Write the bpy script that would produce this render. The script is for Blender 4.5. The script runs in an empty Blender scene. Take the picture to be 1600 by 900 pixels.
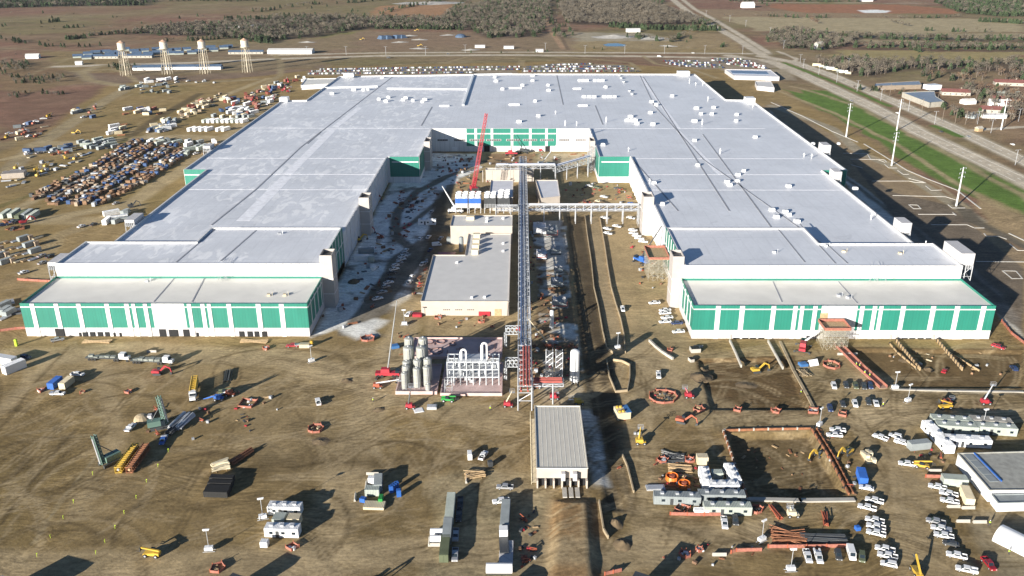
import bpy, math, random
import numpy as np
from mathutils import Vector, Matrix
HAZE=0.00003
random.seed(7); rng=np.random.default_rng(7)
S=bpy.context.scene; COL=S.collection
# ---------------- camera
F,TH,YAW,ROLL,H=1378.3,math.radians(22.13),math.radians(-.564),math.radians(-.16),155.0
fw=Vector((math.sin(YAW)*math.cos(TH),math.cos(YAW)*math.cos(TH),-math.sin(TH)))
rt=Vector((math.cos(YAW),-math.sin(YAW),0)); up0=rt.cross(fw)
rg=rt*math.cos(ROLL)+up0*math.sin(ROLL); upv=-rt*math.sin(ROLL)+up0*math.cos(ROLL)
cd=bpy.data.cameras.new('camera'); cam=bpy.data.objects.new('camera',cd); COL.objects.link(cam)
cam.matrix_world=Matrix(((rg.x,upv.x,-fw.x,0),(rg.y,upv.y,-fw.y,0),(rg.z,upv.z,-fw.z,H),(0,0,0,1)))
cd.sensor_width=36; cd.lens=36*F/1600; cd.clip_start=1; cd.clip_end=30000; S.camera=cam
# ---------------- sky and sun
AZ,EL=math.radians(38),math.radians(13.6)
w=bpy.data.worlds.new('World'); S.world=w; w.use_nodes=True
nt=w.node_tree; sk=nt.nodes.new('ShaderNodeTexSky'); sk.sky_type='NISHITA'; sk.sun_disc=False
sk.sun_elevation=EL; sk.sun_rotation=AZ+math.pi; sk.altitude=300; sk.air_density=.8; sk.dust_density=.3; sk.ozone_density=3.0
bg=nt.nodes['Background']; bg.inputs[1].default_value=.05; nt.links.new(sk.outputs[0],bg.inputs[0])
sd=bpy.data.lights.new('sun','SUN'); sd.energy=5; sd.angle=math.radians(.5); sd.color=(1,.93,.82)
so=bpy.data.objects.new('sun',sd); COL.objects.link(so)
sdir=Vector((math.sin(AZ)*math.cos(EL),math.cos(AZ)*math.cos(EL),-math.sin(EL)))
so.rotation_euler=sdir.to_track_quat('-Z','Y').to_euler(); so.location=(-200,-200,300)
S.view_settings.view_transform='Standard'; S.view_settings.look='None'; S.view_settings.gamma=1
S.view_settings.use_curve_mapping=False; S.view_settings.exposure=1.08
# ---------------- where a spot seen in the picture lies on the ground (or on a roof of height z)
def gp(u,v,z=0.0):
    d=fw+rg*((u-800)/F)-upv*((v-450)/F); t=(z-H)/d.z
    return (d.x*t,d.y*t)
# ---------------- materials
def lin(c): return tuple(((x/255)/12.92 if x/255<=.04045 else ((x/255+.055)/1.055)**2.4) for x in c)
MATS={}
def mat(name,col,rough=.6,metal=0,var=.12,scale=.35,bump=0,joint=0):
    if name in MATS: return MATS[name]
    m=bpy.data.materials.new(name); m.use_nodes=True; n=m.node_tree; b=n.nodes['Principled BSDF']
    b.inputs['Roughness'].default_value=rough; b.inputs['Metallic'].default_value=metal
    tc=n.nodes.new('ShaderNodeNewGeometry'); no=n.nodes.new('ShaderNodeTexNoise'); no.inputs['Scale'].default_value=scale; no.inputs['Detail'].default_value=5
    n.links.new(tc.outputs['Position'],no.inputs['Vector'])
    r=n.nodes.new('ShaderNodeMapRange'); r.inputs['From Min'].default_value=.3; r.inputs['From Max'].default_value=.7; r.inputs['To Min'].default_value=1-var; r.inputs['To Max'].default_value=1+var
    n.links.new(no.outputs[0],r.inputs[0])
    x=n.nodes.new('ShaderNodeVectorMath'); x.operation='SCALE'; x.inputs[0].default_value=col; n.links.new(r.outputs[0],x.inputs['Scale'])
    n.links.new(x.outputs[0],b.inputs['Base Color'])
    if joint:   # upright panel seams every metre or so, a slightly darker groove
        sx=n.nodes.new('ShaderNodeSeparateXYZ'); n.links.new(tc.outputs['Position'],sx.inputs[0]); ad=n.nodes.new('ShaderNodeMath'); ad.operation='ADD'; n.links.new(sx.outputs[0],ad.inputs[0]); n.links.new(sx.outputs[1],ad.inputs[1])
        dv=n.nodes.new('ShaderNodeMath'); dv.operation='DIVIDE'; dv.inputs[1].default_value=joint; n.links.new(ad.outputs[0],dv.inputs[0]); fr=n.nodes.new('ShaderNodeMath'); fr.operation='FRACT'; n.links.new(dv.outputs[0],fr.inputs[0])
        lt=n.nodes.new('ShaderNodeMath'); lt.operation='GREATER_THAN'; lt.inputs[1].default_value=.9; n.links.new(fr.outputs[0],lt.inputs[0]); mr_=n.nodes.new('ShaderNodeMapRange'); mr_.inputs[3].default_value=1; mr_.inputs[4].default_value=.80; n.links.new(lt.outputs[0],mr_.inputs[0])
        no2=n.nodes.new('ShaderNodeTexNoise'); no2.inputs['Scale'].default_value=1.0; mp=n.nodes.new('ShaderNodeMapping'); mp.inputs['Scale'].default_value=(1.2,1.2,.06); n.links.new(tc.outputs['Position'],mp.inputs[0]); n.links.new(mp.outputs[0],no2.inputs['Vector']); r2=n.nodes.new('ShaderNodeMapRange'); r2.inputs[1].default_value=.3; r2.inputs[2].default_value=.7; r2.inputs[3].default_value=.92; r2.inputs[4].default_value=1.05; n.links.new(no2.outputs[0],r2.inputs[0])
        mm=n.nodes.new('ShaderNodeMath'); mm.operation='MULTIPLY'; n.links.new(mr_.outputs[0],mm.inputs[0]); n.links.new(r2.outputs[0],mm.inputs[1]); m3=n.nodes.new('ShaderNodeMath'); m3.operation='MULTIPLY'; n.links.new(mm.outputs[0],m3.inputs[0]); n.links.new(r.outputs[0],m3.inputs[1]); n.links.new(m3.outputs[0],x.inputs['Scale'])
    MATS[name]=m; return m
WHITE=mat('white_panel',(.70,.70,.70),.6,var=.05,scale=.08,joint=3.6); GREEN=mat('green_panel_paint',(.022,.20,.15),.5,var=.07,scale=.08,joint=1.2)
LGREY=mat('base_panel',(.55,.54,.55),.6,var=.06,scale=.1,joint=3.0); BEIGE=mat('beige_panel',(.43,.40,.38),.7,var=.05)
TANW=mat('tan_panel',(.46,.41,.36),.7,var=.06); STEEL=mat('galvanised',(.50,.52,.55),.45,.35,var=.15); DARK=mat('dark_opening',(.012,.013,.015),.8)
CONC=mat('concrete',(.42,.40,.36),.85,var=.12); WOOD=mat('wood',(.42,.30,.17),.8,var=.25,scale=1.5); ORANGE=mat('orange',(.36,.10,.055),.6,var=.15)
RED=mat('red_paint',(.38,.03,.045),.5); YEL=mat('yellow_paint',(.55,.36,.05),.5); BLUE=mat('blue_paint',(.03,.12,.42),.5)
BLACK=mat('black_rubber',(.02,.02,.02),.8); GLASS=mat('dark_glass',(.02,.03,.04),.15); RUST=mat('rusty_steel',(.28,.12,.06),.8,var=.3,scale=1)
GRN=mat('green_paint',(.03,.28,.06),.5); LIME=mat('lime_vest',(.55,.75,.05),.6); WPAINT=mat('white_paint',(.78,.79,.80),.35,var=.03); SILV=mat('silver_paint',(.42,.43,.45),.35,.3,var=.03)
DGREY=mat('dark_grey_paint',(.06,.065,.07),.4); DBLUE=mat('dark_blue_paint',(.03,.05,.13),.35); MAROON=mat('maroon_paint',(.30,.02,.03),.35); TANP=mat('cream_paint',(.60,.53,.38),.5)
PINK=mat('pink_slab',(.56,.42,.40),.85,var=.15,scale=.3); GREYP=mat('grey_container',(.26,.29,.30),.6); OLIVE=mat('olive_paint',(.10,.12,.07),.7); TARP=mat('blue_tarp',(.05,.16,.38),.6)
SKIN=mat('skin',(.5,.3,.22)); NAVY=mat('work_trousers',(.03,.035,.06)); LBLUE=mat('pale_blue_cloth',(.35,.48,.60),.7)
# ---------------- mesh builder
class MB:
    def __init__(s): s.v=[]; s.f=[]
    def add(s,vs,fs):
        o=len(s.v); s.v+=[tuple(x) for x in vs]; s.f+=[tuple(i+o for i in f) for f in fs]; return s
    def box(s,x0,x1,y0,y1,z0,z1):
        return s.add([(x0,y0,z0),(x1,y0,z0),(x1,y1,z0),(x0,y1,z0),(x0,y0,z1),(x1,y0,z1),(x1,y1,z1),(x0,y1,z1)],[(3,2,1,0),(4,5,6,7),(0,1,5,4),(1,2,6,5),(2,3,7,6),(3,0,4,7)])
    def rbox(s,cx,cy,z0,lx,ly,h,rz=0,taper=1):
        c,sn=math.cos(rz),math.sin(rz); vs=[]
        for z,k in ((z0,1),(z0+h,taper)):
            for a,b in ((-1,-1),(1,-1),(1,1),(-1,1)):
                x,y=a*lx/2*k,b*ly/2*k; vs.append((cx+x*c-y*sn,cy+x*sn+y*c,z))
        return s.add(vs,[(3,2,1,0),(4,5,6,7),(0,1,5,4),(1,2,6,5),(2,3,7,6),(3,0,4,7)])
    def prism(s,poly,z0,z1,top=True,bot=True):
        n=len(poly); A=sum(poly[i][0]*poly[(i+1)%n][1]-poly[(i+1)%n][0]*poly[i][1] for i in range(n))
        if A<0: poly=poly[::-1]
        vs=[(x,y,z0) for x,y in poly]+[(x,y,z1) for x,y in poly]
        fs=[(i,(i+1)%n,n+(i+1)%n,n+i) for i in range(n)]
        if top: fs.append(tuple(range(n,2*n)))
        if bot: fs.append(tuple(range(n-1,-1,-1)))
        return s.add(vs,fs)
    def tube(s,p,q,r,n=8,r2=None,caps=True):
        p=Vector(p); q=Vector(q); d=q-p
        if d.length<1e-6: return s
        d.normalize(); a=d.orthogonal().normalized(); b=d.cross(a); r2=r if r2 is None else r2
        if n==4: a,b=(a+b).normalized(),(b-a).normalized()
        vs=[]
        for c0,rr in ((p,r),(q,r2)):
            for i in range(n):
                t=2*math.pi*i/n+.01; vs.append(c0+(a*math.cos(t)+b*math.sin(t))*rr)
        fs=[(i,(i+1)%n,n+(i+1)%n,n+i) for i in range(n)]
        if caps: fs+=[tuple(range(n-1,-1,-1)),tuple(range(n,2*n))]
        return s.add(vs,fs)
    def beam(s,p,q,w=.3): return s.tube(p,q,w*.7,4)
    def side(s,prof,y0,y1):   # profile in x,z pulled along y
        n=len(prof); A=sum(prof[i][0]*prof[(i+1)%n][1]-prof[(i+1)%n][0]*prof[i][1] for i in range(n))
        if A<0: prof=prof[::-1]
        vs=[(x,y0,z) for x,z in prof]+[(x,y1,z) for x,z in prof]
        return s.add(vs,[(i,(i+1)%n,n+(i+1)%n,n+i) for i in range(n)]+[tuple(range(n-1,-1,-1)),tuple(range(n,2*n))])
    def dome(s,c,r,h,n=12,k=4):
        vs=[];fs=[]
        for j in range(k):
            t=math.pi/2*j/k
            for i in range(n): a=2*math.pi*i/n; vs.append((c[0]+r*math.cos(t)*math.cos(a),c[1]+r*math.cos(t)*math.sin(a),c[2]+h*math.sin(t)))
        vs.append((c[0],c[1],c[2]+h))
        for j in range(k-1):
            for i in range(n): fs.append((j*n+i,j*n+(i+1)%n,(j+1)*n+(i+1)%n,(j+1)*n+i))
        for i in range(n): fs.append(((k-1)*n+i,(k-1)*n+(i+1)%n,k*n))
        return s.add(vs,fs)
    def lattice(s,p,q,w,bays,t=.12,w2=None):   # square lattice mast
        p=Vector(p);q=Vector(q);d=(q-p).normalized(); a=d.cross(Vector((0,0,1)))
        a=Vector((1,0,0)) if a.length<.05 else a.normalized(); b=d.cross(a); w2=w if w2 is None else w2
        R=[]
        for i in range(bays+1):
            c=p.lerp(q,i/bays); ww=(w+(w2-w)*i/bays)/2; R.append([c+a*x*ww+b*y*ww for x,y in ((-1,-1),(1,-1),(1,1),(-1,1))])
        for k in range(4): s.beam(R[0][k],R[-1][k],t*1.4)
        for i in range(bays):
            for k in range(4): s.beam(R[i][k],R[i+1][(k+1)%4],t); s.beam(R[i][k],R[i][(k+1)%4],t*.8)
        return s
    def mesh(s,name,m):
        me=bpy.data.meshes.new(name); me.from_pydata([tuple(x) for x in s.v],[],s.f); me.materials.append(m); me.update(); return me
    def build(s,name,m,parent=None,kind=None,smooth=False):
        me=s.mesh(name,m)
        if smooth: me.polygons.foreach_set('use_smooth',[True]*len(me.polygons))
        o=bpy.data.objects.new(name,me); COL.objects.link(o)
        if parent: o.parent=parent
        if kind: o['kind']=kind
        return o
def tag(o,label,cat,group=None,kind=None):
    o['label']=label; o['category']=cat
    if group: o['group']=group
    if kind: o['kind']=kind
    return o
def thing(name,label,cat,loc=(0,0,0),rz=0,group=None):
    o=bpy.data.objects.new(name,None); COL.objects.link(o); o.location=loc; o.rotation_euler=(0,0,rz); o.empty_display_size=.5
    return tag(o,label,cat,group)
# spec: (kind name, [(part, mesh, [(sub-part, mesh)])])
def place(spec,x,y,z,rz,label,cat,group=None,scale=None):
    kind,parts=spec
    if len(parts)==1 and not parts[0][2]:
        o=bpy.data.objects.new(kind,parts[0][1]); COL.objects.link(o); o.location=(x,y,z); o.rotation_euler=(0,0,rz); tag(o,label,cat,group)
    else:
        o=thing(kind,label,cat,(x,y,z),rz,group)
        for pn,me,subs in parts:
            c=bpy.data.objects.new(pn,me); COL.objects.link(c); c.parent=o
            for sn,sm in subs:
                d=bpy.data.objects.new(sn,sm); COL.objects.link(d); d.parent=c
    if scale: o.scale=scale
    return o
# ---------------- terrain relief, used by the ground and by what stands on it
def inpoly(x,y,P):
    r=np.zeros(np.shape(x),bool); n=len(P); j=n-1
    for i in range(n):
        xi,yi=P[i]; xj,yj=P[j]
        if yi!=yj: r^=((yi>y)!=(yj>y))&(x<(xj-xi)*(y-yi)/(yj-yi)+xi)
        j=i
    return r
def segdist(x,y,P,closed=False):
    d=np.full(np.shape(x),1e9); Q=list(P)+([P[0]] if closed else [])
    for (ax,ay),(bx,by) in zip(Q[:-1],Q[1:]):
        L=(bx-ax)**2+(by-ay)**2+1e-9; t=np.clip(((x-ax)*(bx-ax)+(y-ay)*(by-ay))/L,0,1)
        d=np.minimum(d,np.hypot(x-ax-t*(bx-ax),y-ay-t*(by-ay)))
    return d
def px(pts): return [gp(*p) for p in pts]
def vnoise(x,y,s,seed):
    r=np.random.default_rng(seed).random((256,256)); X=x/s+1000.37; Y=y/s+1000.71
    xi=np.floor(X).astype(int); yi=np.floor(Y).astype(int); fx=X-xi; fy=Y-yi; fx=fx*fx*(3-2*fx); fy=fy*fy*(3-2*fy)
    g=lambda a,b:r[a%256,b%256]
    return (g(xi,yi)*(1-fx)+g(xi+1,yi)*fx)*(1-fy)+(g(xi,yi+1)*(1-fx)+g(xi+1,yi+1)*fx)*fy
def fbm(x,y,s,seed,o=4):
    a=0;t=0
    for k in range(o): a=a+vnoise(x,y,s/2**k,seed+k)*.5**k; t+=.5**k
    return a/t*2-1
RELIEF=[ # polygon, height, edge slope width
 (px([(1136,678),(1268,674),(1322,773),(1166,779)]),-2.0,.6),       # foundation pit
 (px([(862,780),(930,782),(940,900),(930,960),(840,960),(848,900)]),1.5,3.5),     # dirt ramp
 (px([(1090,560),(1235,560),(1265,640),(1110,640)]),-1.0,1.2),
 (px([(1320,545),(1600,548),(1600,606),(1400,606)]),-.9,1.2),
 (px([(886,420),(905,420),(985,800),(945,800)]),-.6,2.5),
]
def relief(x,y):
    z=np.zeros(np.shape(x))
    for P,h,wd in RELIEF:
        xs=[p[0] for p in P]; ys=[p[1] for p in P]
        m=(x>min(xs)-12)&(x<max(xs)+12)&(y>min(ys)-12)&(y<max(ys)+12)
        if not m.any(): continue
        xx=x[m]; yy=y[m]; d=segdist(xx,yy,P,True); ins=inpoly(xx,yy,P)
        t=np.where(ins,np.clip(d/wd,0,1),0); t=t*t*(3-2*t); z[m]+=h*t
    return z
def gz(x,y): return float(relief(np.array([x],float),np.array([y],float))[0])
# ---------------- the ground: one sheet, finer near the camera, tinted per spot (bare soil, snow, grass, concrete)
def axis(segs):
    o=[segs[0][0]]
    for a,b,st,gr in segs:
        s=st
        while o[-1]<b-1e-6: o.append(min(b,o[-1]+s)); s*=gr
    return np.array(o)
xp=axis([(0,240,.95,1),(240,1400,1.2,1.012),(1400,9000,15,1.1)])
gx=np.concatenate([-xp[:0:-1],xp]); gy=axis([(90,430,.85,1),(430,960,1.7,1),(960,2300,2.2,1.008),(2300,16000,14,1.1)])
X,Y=np.meshgrid(gx,gy); nx,ny=len(gx),len(gy)
Z=relief(X,Y)
near=(Y<430)&(np.abs(X)<260)
Z+=np.where(near,fbm(X,Y,9,3,4)*.16,0)
W1=fbm(X,Y,22,11); W2=fbm(X,Y,22,31); 
def L3(*c): return np.array(c,float)
C=np.empty(X.shape+(3,)); 
f1=fbm(X,Y,260,5,5); f2=fbm(X,Y,70,7,4); f3=fbm(X,Y,8,9,3); f4=fbm(X*.35,Y,14,19,4)
RB=L3(.185,.112,.088); OL=L3(.170,.150,.085); TAN=L3(.245,.200,.145)
m=np.clip(.5+f1*2.2,0,1)[...,None]; C[:]=RB*m+OL*(1-m); m=np.clip(f2*2,0,1)[...,None]*.5; C[:]=C*(1-m)+TAN*m*1.0
m=np.clip(f4*2.4,0,1)[...,None]*.35; C[:]=C*(1-m)+L3(.085,.065,.05)*m
m=np.clip(fbm(X*.5,Y,55,201,5)*2.5,0,1)[...,None]*.35; C[:]=C*(1-m)+L3(.21,.15,.115)*m
def blend(mask,col): 
    mask=mask[...,None]; C[:]=C*(1-mask)+np.array(col)*mask
def sub(P,pad):
    xs=[p[0] for p in P]; ys=[p[1] for p in P]
    i0=max(0,np.searchsorted(gx,min(xs)-pad)-1); i1=np.searchsorted(gx,max(xs)+pad)+1
    j0=max(0,np.searchsorted(gy,min(ys)-pad)-1); j1=np.searchsorted(gy,max(ys)+pad)+1
    return slice(j0,j1),slice(i0,i1)
def poly(pts,col,a=1,fe=1.5,wob=0,world=False):
    P=pts if world else px(pts); s=sub(P,fe+wob+2)
    x=X[s]+W1[s]*wob; y=Y[s]+W2[s]*wob; d=segdist(x,y,P,True); ins=inpoly(x,y,P)
    m=np.clip(.5+np.where(ins,d,-d)/fe,0,1)*a
    C[s]=C[s]*(1-m[...,None])+np.array(col)*m[...,None]
def line(pts,col,wd,a=1,fe=1,wob=0,world=False):
    P=pts if world else px(pts); s=sub(P,wd+wob+fe+2); x=X[s]+W1[s]*wob; y=Y[s]+W2[s]*wob
    m=np.clip((wd/2-segdist(x,y,P))/fe+.5,0,1)*a
    C[s]=C[s]*(1-m[...,None])+np.array(col)*m[...,None]
DIRT=L3(.215,.163,.085); DIRT2=L3(.265,.212,.135); OLD=L3(.150,.135,.060); DK=L3(.085,.066,.042); ROAD=L3(.40,.37,.33); SNOW=L3(.62,.66,.72); GRAV=L3(.28,.25,.18); GRASS=L3(.085,.150,.038); KH=L3(.25,.21,.14)
# far fields
for pts,c,a in [
 ([(1090,14),(1400,22),(1460,44),(1200,44),(1120,30)],(.22,.17,.12),1),
 ([(1210,6),(1400,7),(1500,15),(1490,22),(1250,20),(1200,12)],(.25,.13,.085),1),
 ([(1130,26),(1330,28),(1600,30),(1600,50),(1380,52),(1180,48)],(.29,.255,.18),1),
 ([(1190,52),(1600,52),(1600,64),(1200,66)],(.26,.23,.16),.9),
 ([(1310,78),(1480,80),(1600,80),(1600,96),(1440,98),(1300,86)],(.25,.22,.12),.9),
 ([(588,10),(700,3),(712,12),(690,32),(575,28)],(.29,.175,.11),.9),
 ([(495,50),(552,50),(560,75),(500,78)],(.17,.17,.07),.8),
 ([(876,50),(1010,52),(1090,70),(1060,78),(900,74)],(.30,.28,.24),.8),
 ([(885,64),(1150,64),(1160,84),(880,82)],(.24,.19,.11),.8),
 ([(1070,50),(1150,54),(1150,78),(1060,72)],(.25,.20,.13),.8),
 ([(560,50),(900,50),(900,80),(430,82),(500,60)],(.20,.155,.115),.8),
 ([(0,96),(120,92),(130,128),(40,150),(0,140)],(.16,.13,.07),.5),
 ([(60,80),(190,78),(190,112),(110,116)],(.20,.17,.09),.7),
 ([(170,74),(470,66),(520,80),(500,104),(210,118)],(.19,.155,.11),.7),
 ([(100,112),(240,120),(480,108),(520,100),(500,112),(300,128),(150,132)],(.155,.12,.10),.8),
 ([(0,150),(60,150),(160,135),(190,140),(60,215),(0,225)],(.15,.095,.075),.8)]: poly(pts,c,a,10,16)
# leaf litter under the woods
LI=L3(.085,.068,.058)
for pts in ([(195,54),(260,41),(350,36),(430,26),(560,27),(690,30),(722,45),(560,46),(500,58),(400,66),(330,56)],[(700,18),(760,4),(860,0),(860,20),(846,58),(760,60),(735,46),(600,42),(600,34),(690,32)],[(872,8),(905,2),(1010,4),(1060,20),(1100,34),(1085,38),(1000,42),(885,38)],[(1192,52),(1240,48),(1285,48),(1340,62),(1330,72),(1290,80),(1230,76)],[(1320,57),(1500,62),(1680,62),(1680,66),(1500,66),(1320,60)],[(1330,73),(1500,76),(1680,76),(1680,80),(1500,80),(1330,77)],[(1270,95),(1330,92),(1375,98),(1440,95),(1520,100),(1680,98),(1680,116),(1560,113),(1430,109),(1370,120),(1330,120)],[(1458,3),(1520,-4),(1680,-6),(1680,26),(1560,26),(1500,20)],[(-40,-8),(235,-8),(225,9),(120,10),(0,13),(-40,13)]): poly(pts,LI,.85,18,14)
# site soil
poly([(-200,330),(0,238),(70,205),(165,135),(215,128),(330,126),(470,112),(520,104),(860,96),(1130,108),(1200,128),(1330,200),(1470,300),(1640,430),(1900,900),(1900,1100),(-300,1100)],DIRT,1,8,6)
m=np.clip(f2*1.8,0,1)*np.where((Y<960),1,0); blend(m*.45*(np.abs(X)<420),OLD)
m=np.clip(-f2*1.8,0,1)*(Y<960)*(np.abs(X)<420); blend(m*.35,DIRT2)
m=np.clip(fbm(X,Y,28,71,5)*2.2-.25,0,1)*(Y<430); blend(m*.45,L3(.120,.092,.050))
m=np.clip(fbm(X,Y,16,91,4)*2.2-.4,0,1)*(Y<430); blend(m*.35,L3(.27,.215,.14))
# right side yard outside the east wall
poly([(1190,165),(1215,160),(1300,210),(1600,395),(1600,520),(1560,470),(1420,375)],(.215,.170,.120),1,2,1)
poly([(1225,140),(1330,165),(1480,240),(1600,300),(1640,330),(1600,330),(1520,305),(1400,235),(1290,175)],GRASS,.95,3,5)
poly([(1250,140),(1300,142),(1385,172),(1398,202),(1330,186),(1262,160)],GRASS,.95,3,3); poly([(1320,170),(1400,205),(1500,262),(1600,318),(1620,345),(1500,300),(1400,245)],GRASS,.9,4,3); poly([(1425,222),(1470,225),(1540,262),(1640,300),(1700,360),(1600,335),(1500,290),(1440,250)],GRASS,.9,4,3)
line([(1190,132),(1300,175),(1400,225),(1500,290),(1600,345)],(.30,.25,.17),5,.8,2,2)
line([(1240,135),(1340,165),(1470,235),(1620,320)],(.28,.23,.16),6,.75,3,4)
# the highways
def road(pts,wd,c=ROAD): line(pts,L3(.24,.21,.16),wd+5,.8,3,1); line(pts,c,wd,1,1.2)
road([(90,104),(300,98),(430,92),(600,87),(800,86),(1000,88),(1150,91),(1240,96)],15)
road([(430,86),(600,82.5),(800,81.5),(1000,82.5),(1200,84)],11)
road([(1195,88),(1150,60),(1110,38),(1080,22),(1062,8),(1045,-6)],14); road([(1200,82),(1152,52),(1115,30),(1085,14),(1060,-6)],9)
road([(1140,87),(1210,98),(1290,133),(1370,170),(1440,208),(1600,283),(1750,360)],18)
road([(1190,88),(1240,97),(1300,118),(1400,160),(1490,200),(1545,226),(1640,270),(1800,350)],16)
line([(1225,98),(1300,127),(1390,166)],GRASS,6,1,2,1); line([(1460,197),(1500,213)],GRASS,8,1,2,1)
line([(1500,205),(1600,198)],ROAD,7); line([(1240,98),(1245,92),(1215,80)],ROAD,6)
for a,b in (((1060,4),(1250,4)),): line([a,b,(1600,6)],ROAD,8,.7)
road([(185,100),(150,104),(128,113),(140,125),(170,131),(205,135),(160,160),(60,226),(20,260),(-60,310)],9,KH)
line([(205,135),(330,128),(400,124)],KH,11,.9,3,3); line([(215,128),(190,112),(175,108),(110,112)],KH*1.1,7,.9,2,2); line([(200,104),(330,103),(430,98)],KH,6,.8,2,2); line([(100,78),(240,70),(420,66)],KH,5,.7,2,3); line([(0,75),(110,80),(300,90),(430,90)],TAN,5,.8,2,3)
YL=L3(.31,.26,.175); line([(55,226),(150,222),(240,214),(330,216)],YL,16,.85,5,4); line([(0,345),(75,300),(160,250),(330,158),(420,122)],YL,8,.9,3,2); line([(0,250),(60,238),(120,226)],YL,8,.8,3,3); line([(60,345),(160,345),(210,325)],YL,14,.6,4,4); line([(110,470),(60,430),(90,370),(200,330)],YL,9,.5,3,4)
line([(60,345),(200,320),(330,235),(420,160)],YL,12,.8,4,2)
line([(-20,330),(60,300),(150,252),(205,212),(310,150)],OLD*.9,5,.9,2,1)
line([(205,212),(240,188),(312,147)],L3(.10,.08,.05),9,.9,3,1)
line([(45,118),(110,90),(230,84),(180,78)],KH,4,.8); line([(0,92),(60,80),(130,72),(260,16)],TAN,4,.5)
line([(836,0),(850,22),(862,50),(880,76)],(.30,.21,.15),8,.9,3); line([(848,0),(868,40),(888,78)],(.12,.09,.07),5,.7,2)
line([(430,86),(440,100),(438,118),(420,128),(400,140)],KH,8,.9,3); line([(600,102),(700,97),(730,89),(780,90),(870,95)],KH,5,.9,2)
line([(800,105),(812,108),(815,95)],KH,9,.8,2); line([(870,90),(925,92),(985,98),(1000,110)],KH,6,.9,2)
line([(1005,88),(1025,100),(1080,108),(1120,122)],KH,6,.9,2); line([(1020,75),(1130,76)],KH,5,.8,2)
line([(575,28),(600,18),(640,0)],KH,5,.7,2); line([(190,24),(260,14)],KH,4,.5,2)
# car parks behind the plant
for pts in ([(480,112),(560,106),(800,103),(812,116),(480,118)],[(818,104),(880,98),(980,102),(1000,112),(815,115)],[(1030,93),(1130,92),(1190,106),(1090,108)],[(1105,90),(1180,92),(1215,106),(1160,106)]): poly(pts,(.23,.20,.17),1,4,1)
poly([(1120,105),(1230,108),(1245,126),(1150,122)],(.27,.24,.20),.8,4,2)
# ponds and snow patches on the ground
poly([(1340,16),(1370,15),(1392,17),(1385,20),(1350,20)],(.62,.68,.75),1,4,2)
poly([(1200,172),(1240,205),(1320,270),(1400,335),(1500,400),(1600,500),(1600,530),(1555,480),(1420,385),(1290,262)],SNOW,.6,3,4)
line([(1215,185),(1330,285),(1440,370),(1560,470)],L3(.10,.09,.07),4,.8,2,2)
# concrete yard east: parking bays
for a,b in (((1326,225),(1365,240)),): pass
line([(1205,165),(1300,200),(1345,240),(1400,262),(1478,312),(1530,345)],(.26,.24,.20),9,.9,2)
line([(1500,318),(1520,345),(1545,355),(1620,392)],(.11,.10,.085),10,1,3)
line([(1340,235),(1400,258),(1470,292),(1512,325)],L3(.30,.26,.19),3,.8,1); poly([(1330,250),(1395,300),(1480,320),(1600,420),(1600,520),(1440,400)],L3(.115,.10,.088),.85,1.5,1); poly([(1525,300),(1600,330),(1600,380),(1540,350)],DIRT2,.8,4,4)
# courtyard, west: trampled snow between muddy lanes
poly([(484,527),(612,284),(655,284),(676,238),(745,240),(752,262),(705,290),(662,455),(600,490)],SNOW,.93,3,4)
m=np.clip(fbm(X,Y,9,41,4)*2.6-.4,0,1)*((X>-90)&(X<-20)&(Y>328)&(Y<655)); blend(m*.85,L3(.10,.09,.08))
for pts,wd in (([(560,520),(600,470),(640,420),(668,380),(690,330),(705,290)],8),([(575,470),(610,430),(650,398),(615,365),(622,330),(650,300),(700,275),(740,262)],6),([(615,365),(650,345),(690,312)],4),([(655,380),(625,400),(600,440),(570,480),(540,520)],6)): line(pts,L3(.125,.115,.10),wd,.93,1.5,1.5)
poly([(530,512),(580,500),(600,505),(560,530)],SNOW,.75,3,5); poly([(568,520),(582,516),(590,525),(570,534)],SNOW,.75,2,2)
# courtyard, middle and east
poly([(705,290),(752,262),(900,262),(985,300),(1000,320),(1040,420),(1066,480),(1078,532),(1080,560),(930,640),(830,640),(660,560),(662,455)],DIRT2*1.1,.9,3,3)
poly([(685,300),(705,300),(660,470),(640,470)],DK*.9,.8,2,3); poly([(676,336),(704,336),(700,380),(660,455)],L3(.12,.10,.075),.8,2,2)
poly([(750,237),(930,237),(935,262),(752,262)],KH*1.05,.9,2,2); poly([(758,240),(832,240),(834,256),(765,258)],L3(.20,.13,.09),.8,2,2); poly([(840,240),(928,240),(925,256),(842,262)],L3(.36,.32,.25),.9,2,1)
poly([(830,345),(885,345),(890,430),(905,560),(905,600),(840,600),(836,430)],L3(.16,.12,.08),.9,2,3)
m=np.clip(fbm(X,Y,7,51,4)*2.4+.1,0,1)
P=px([(832,345),(884,345),(892,470),(912,560),(912,610),(850,610),(838,430)]); s=sub(P,4); k=m[s]*inpoly(X[s],Y[s],P)*.75; C[s]=C[s]*(1-k[...,None])+SNOW*k[...,None]
poly([(848,345),(880,345),(882,420),(850,420)],SNOW,.5,2,3); poly([(838,590),(912,590),(910,632),(850,632)],L3(.42,.38,.31),.7,2,2)
poly([(886,338),(915,338),(960,560),(990,800),(945,800),(925,640),(908,560)],L3(.060,.050,.037),.95,2,1)  # dark dirt lane, the front building's cast shadow darkened into its colour
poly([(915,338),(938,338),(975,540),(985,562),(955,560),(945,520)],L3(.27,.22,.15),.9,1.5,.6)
poly([(908,640),(925,640),(950,760),(925,762)],SNOW,.75,2,2); poly([(920,645),(935,650),(945,745),(935,740)],SNOW,.7,1.5,1)
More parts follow.
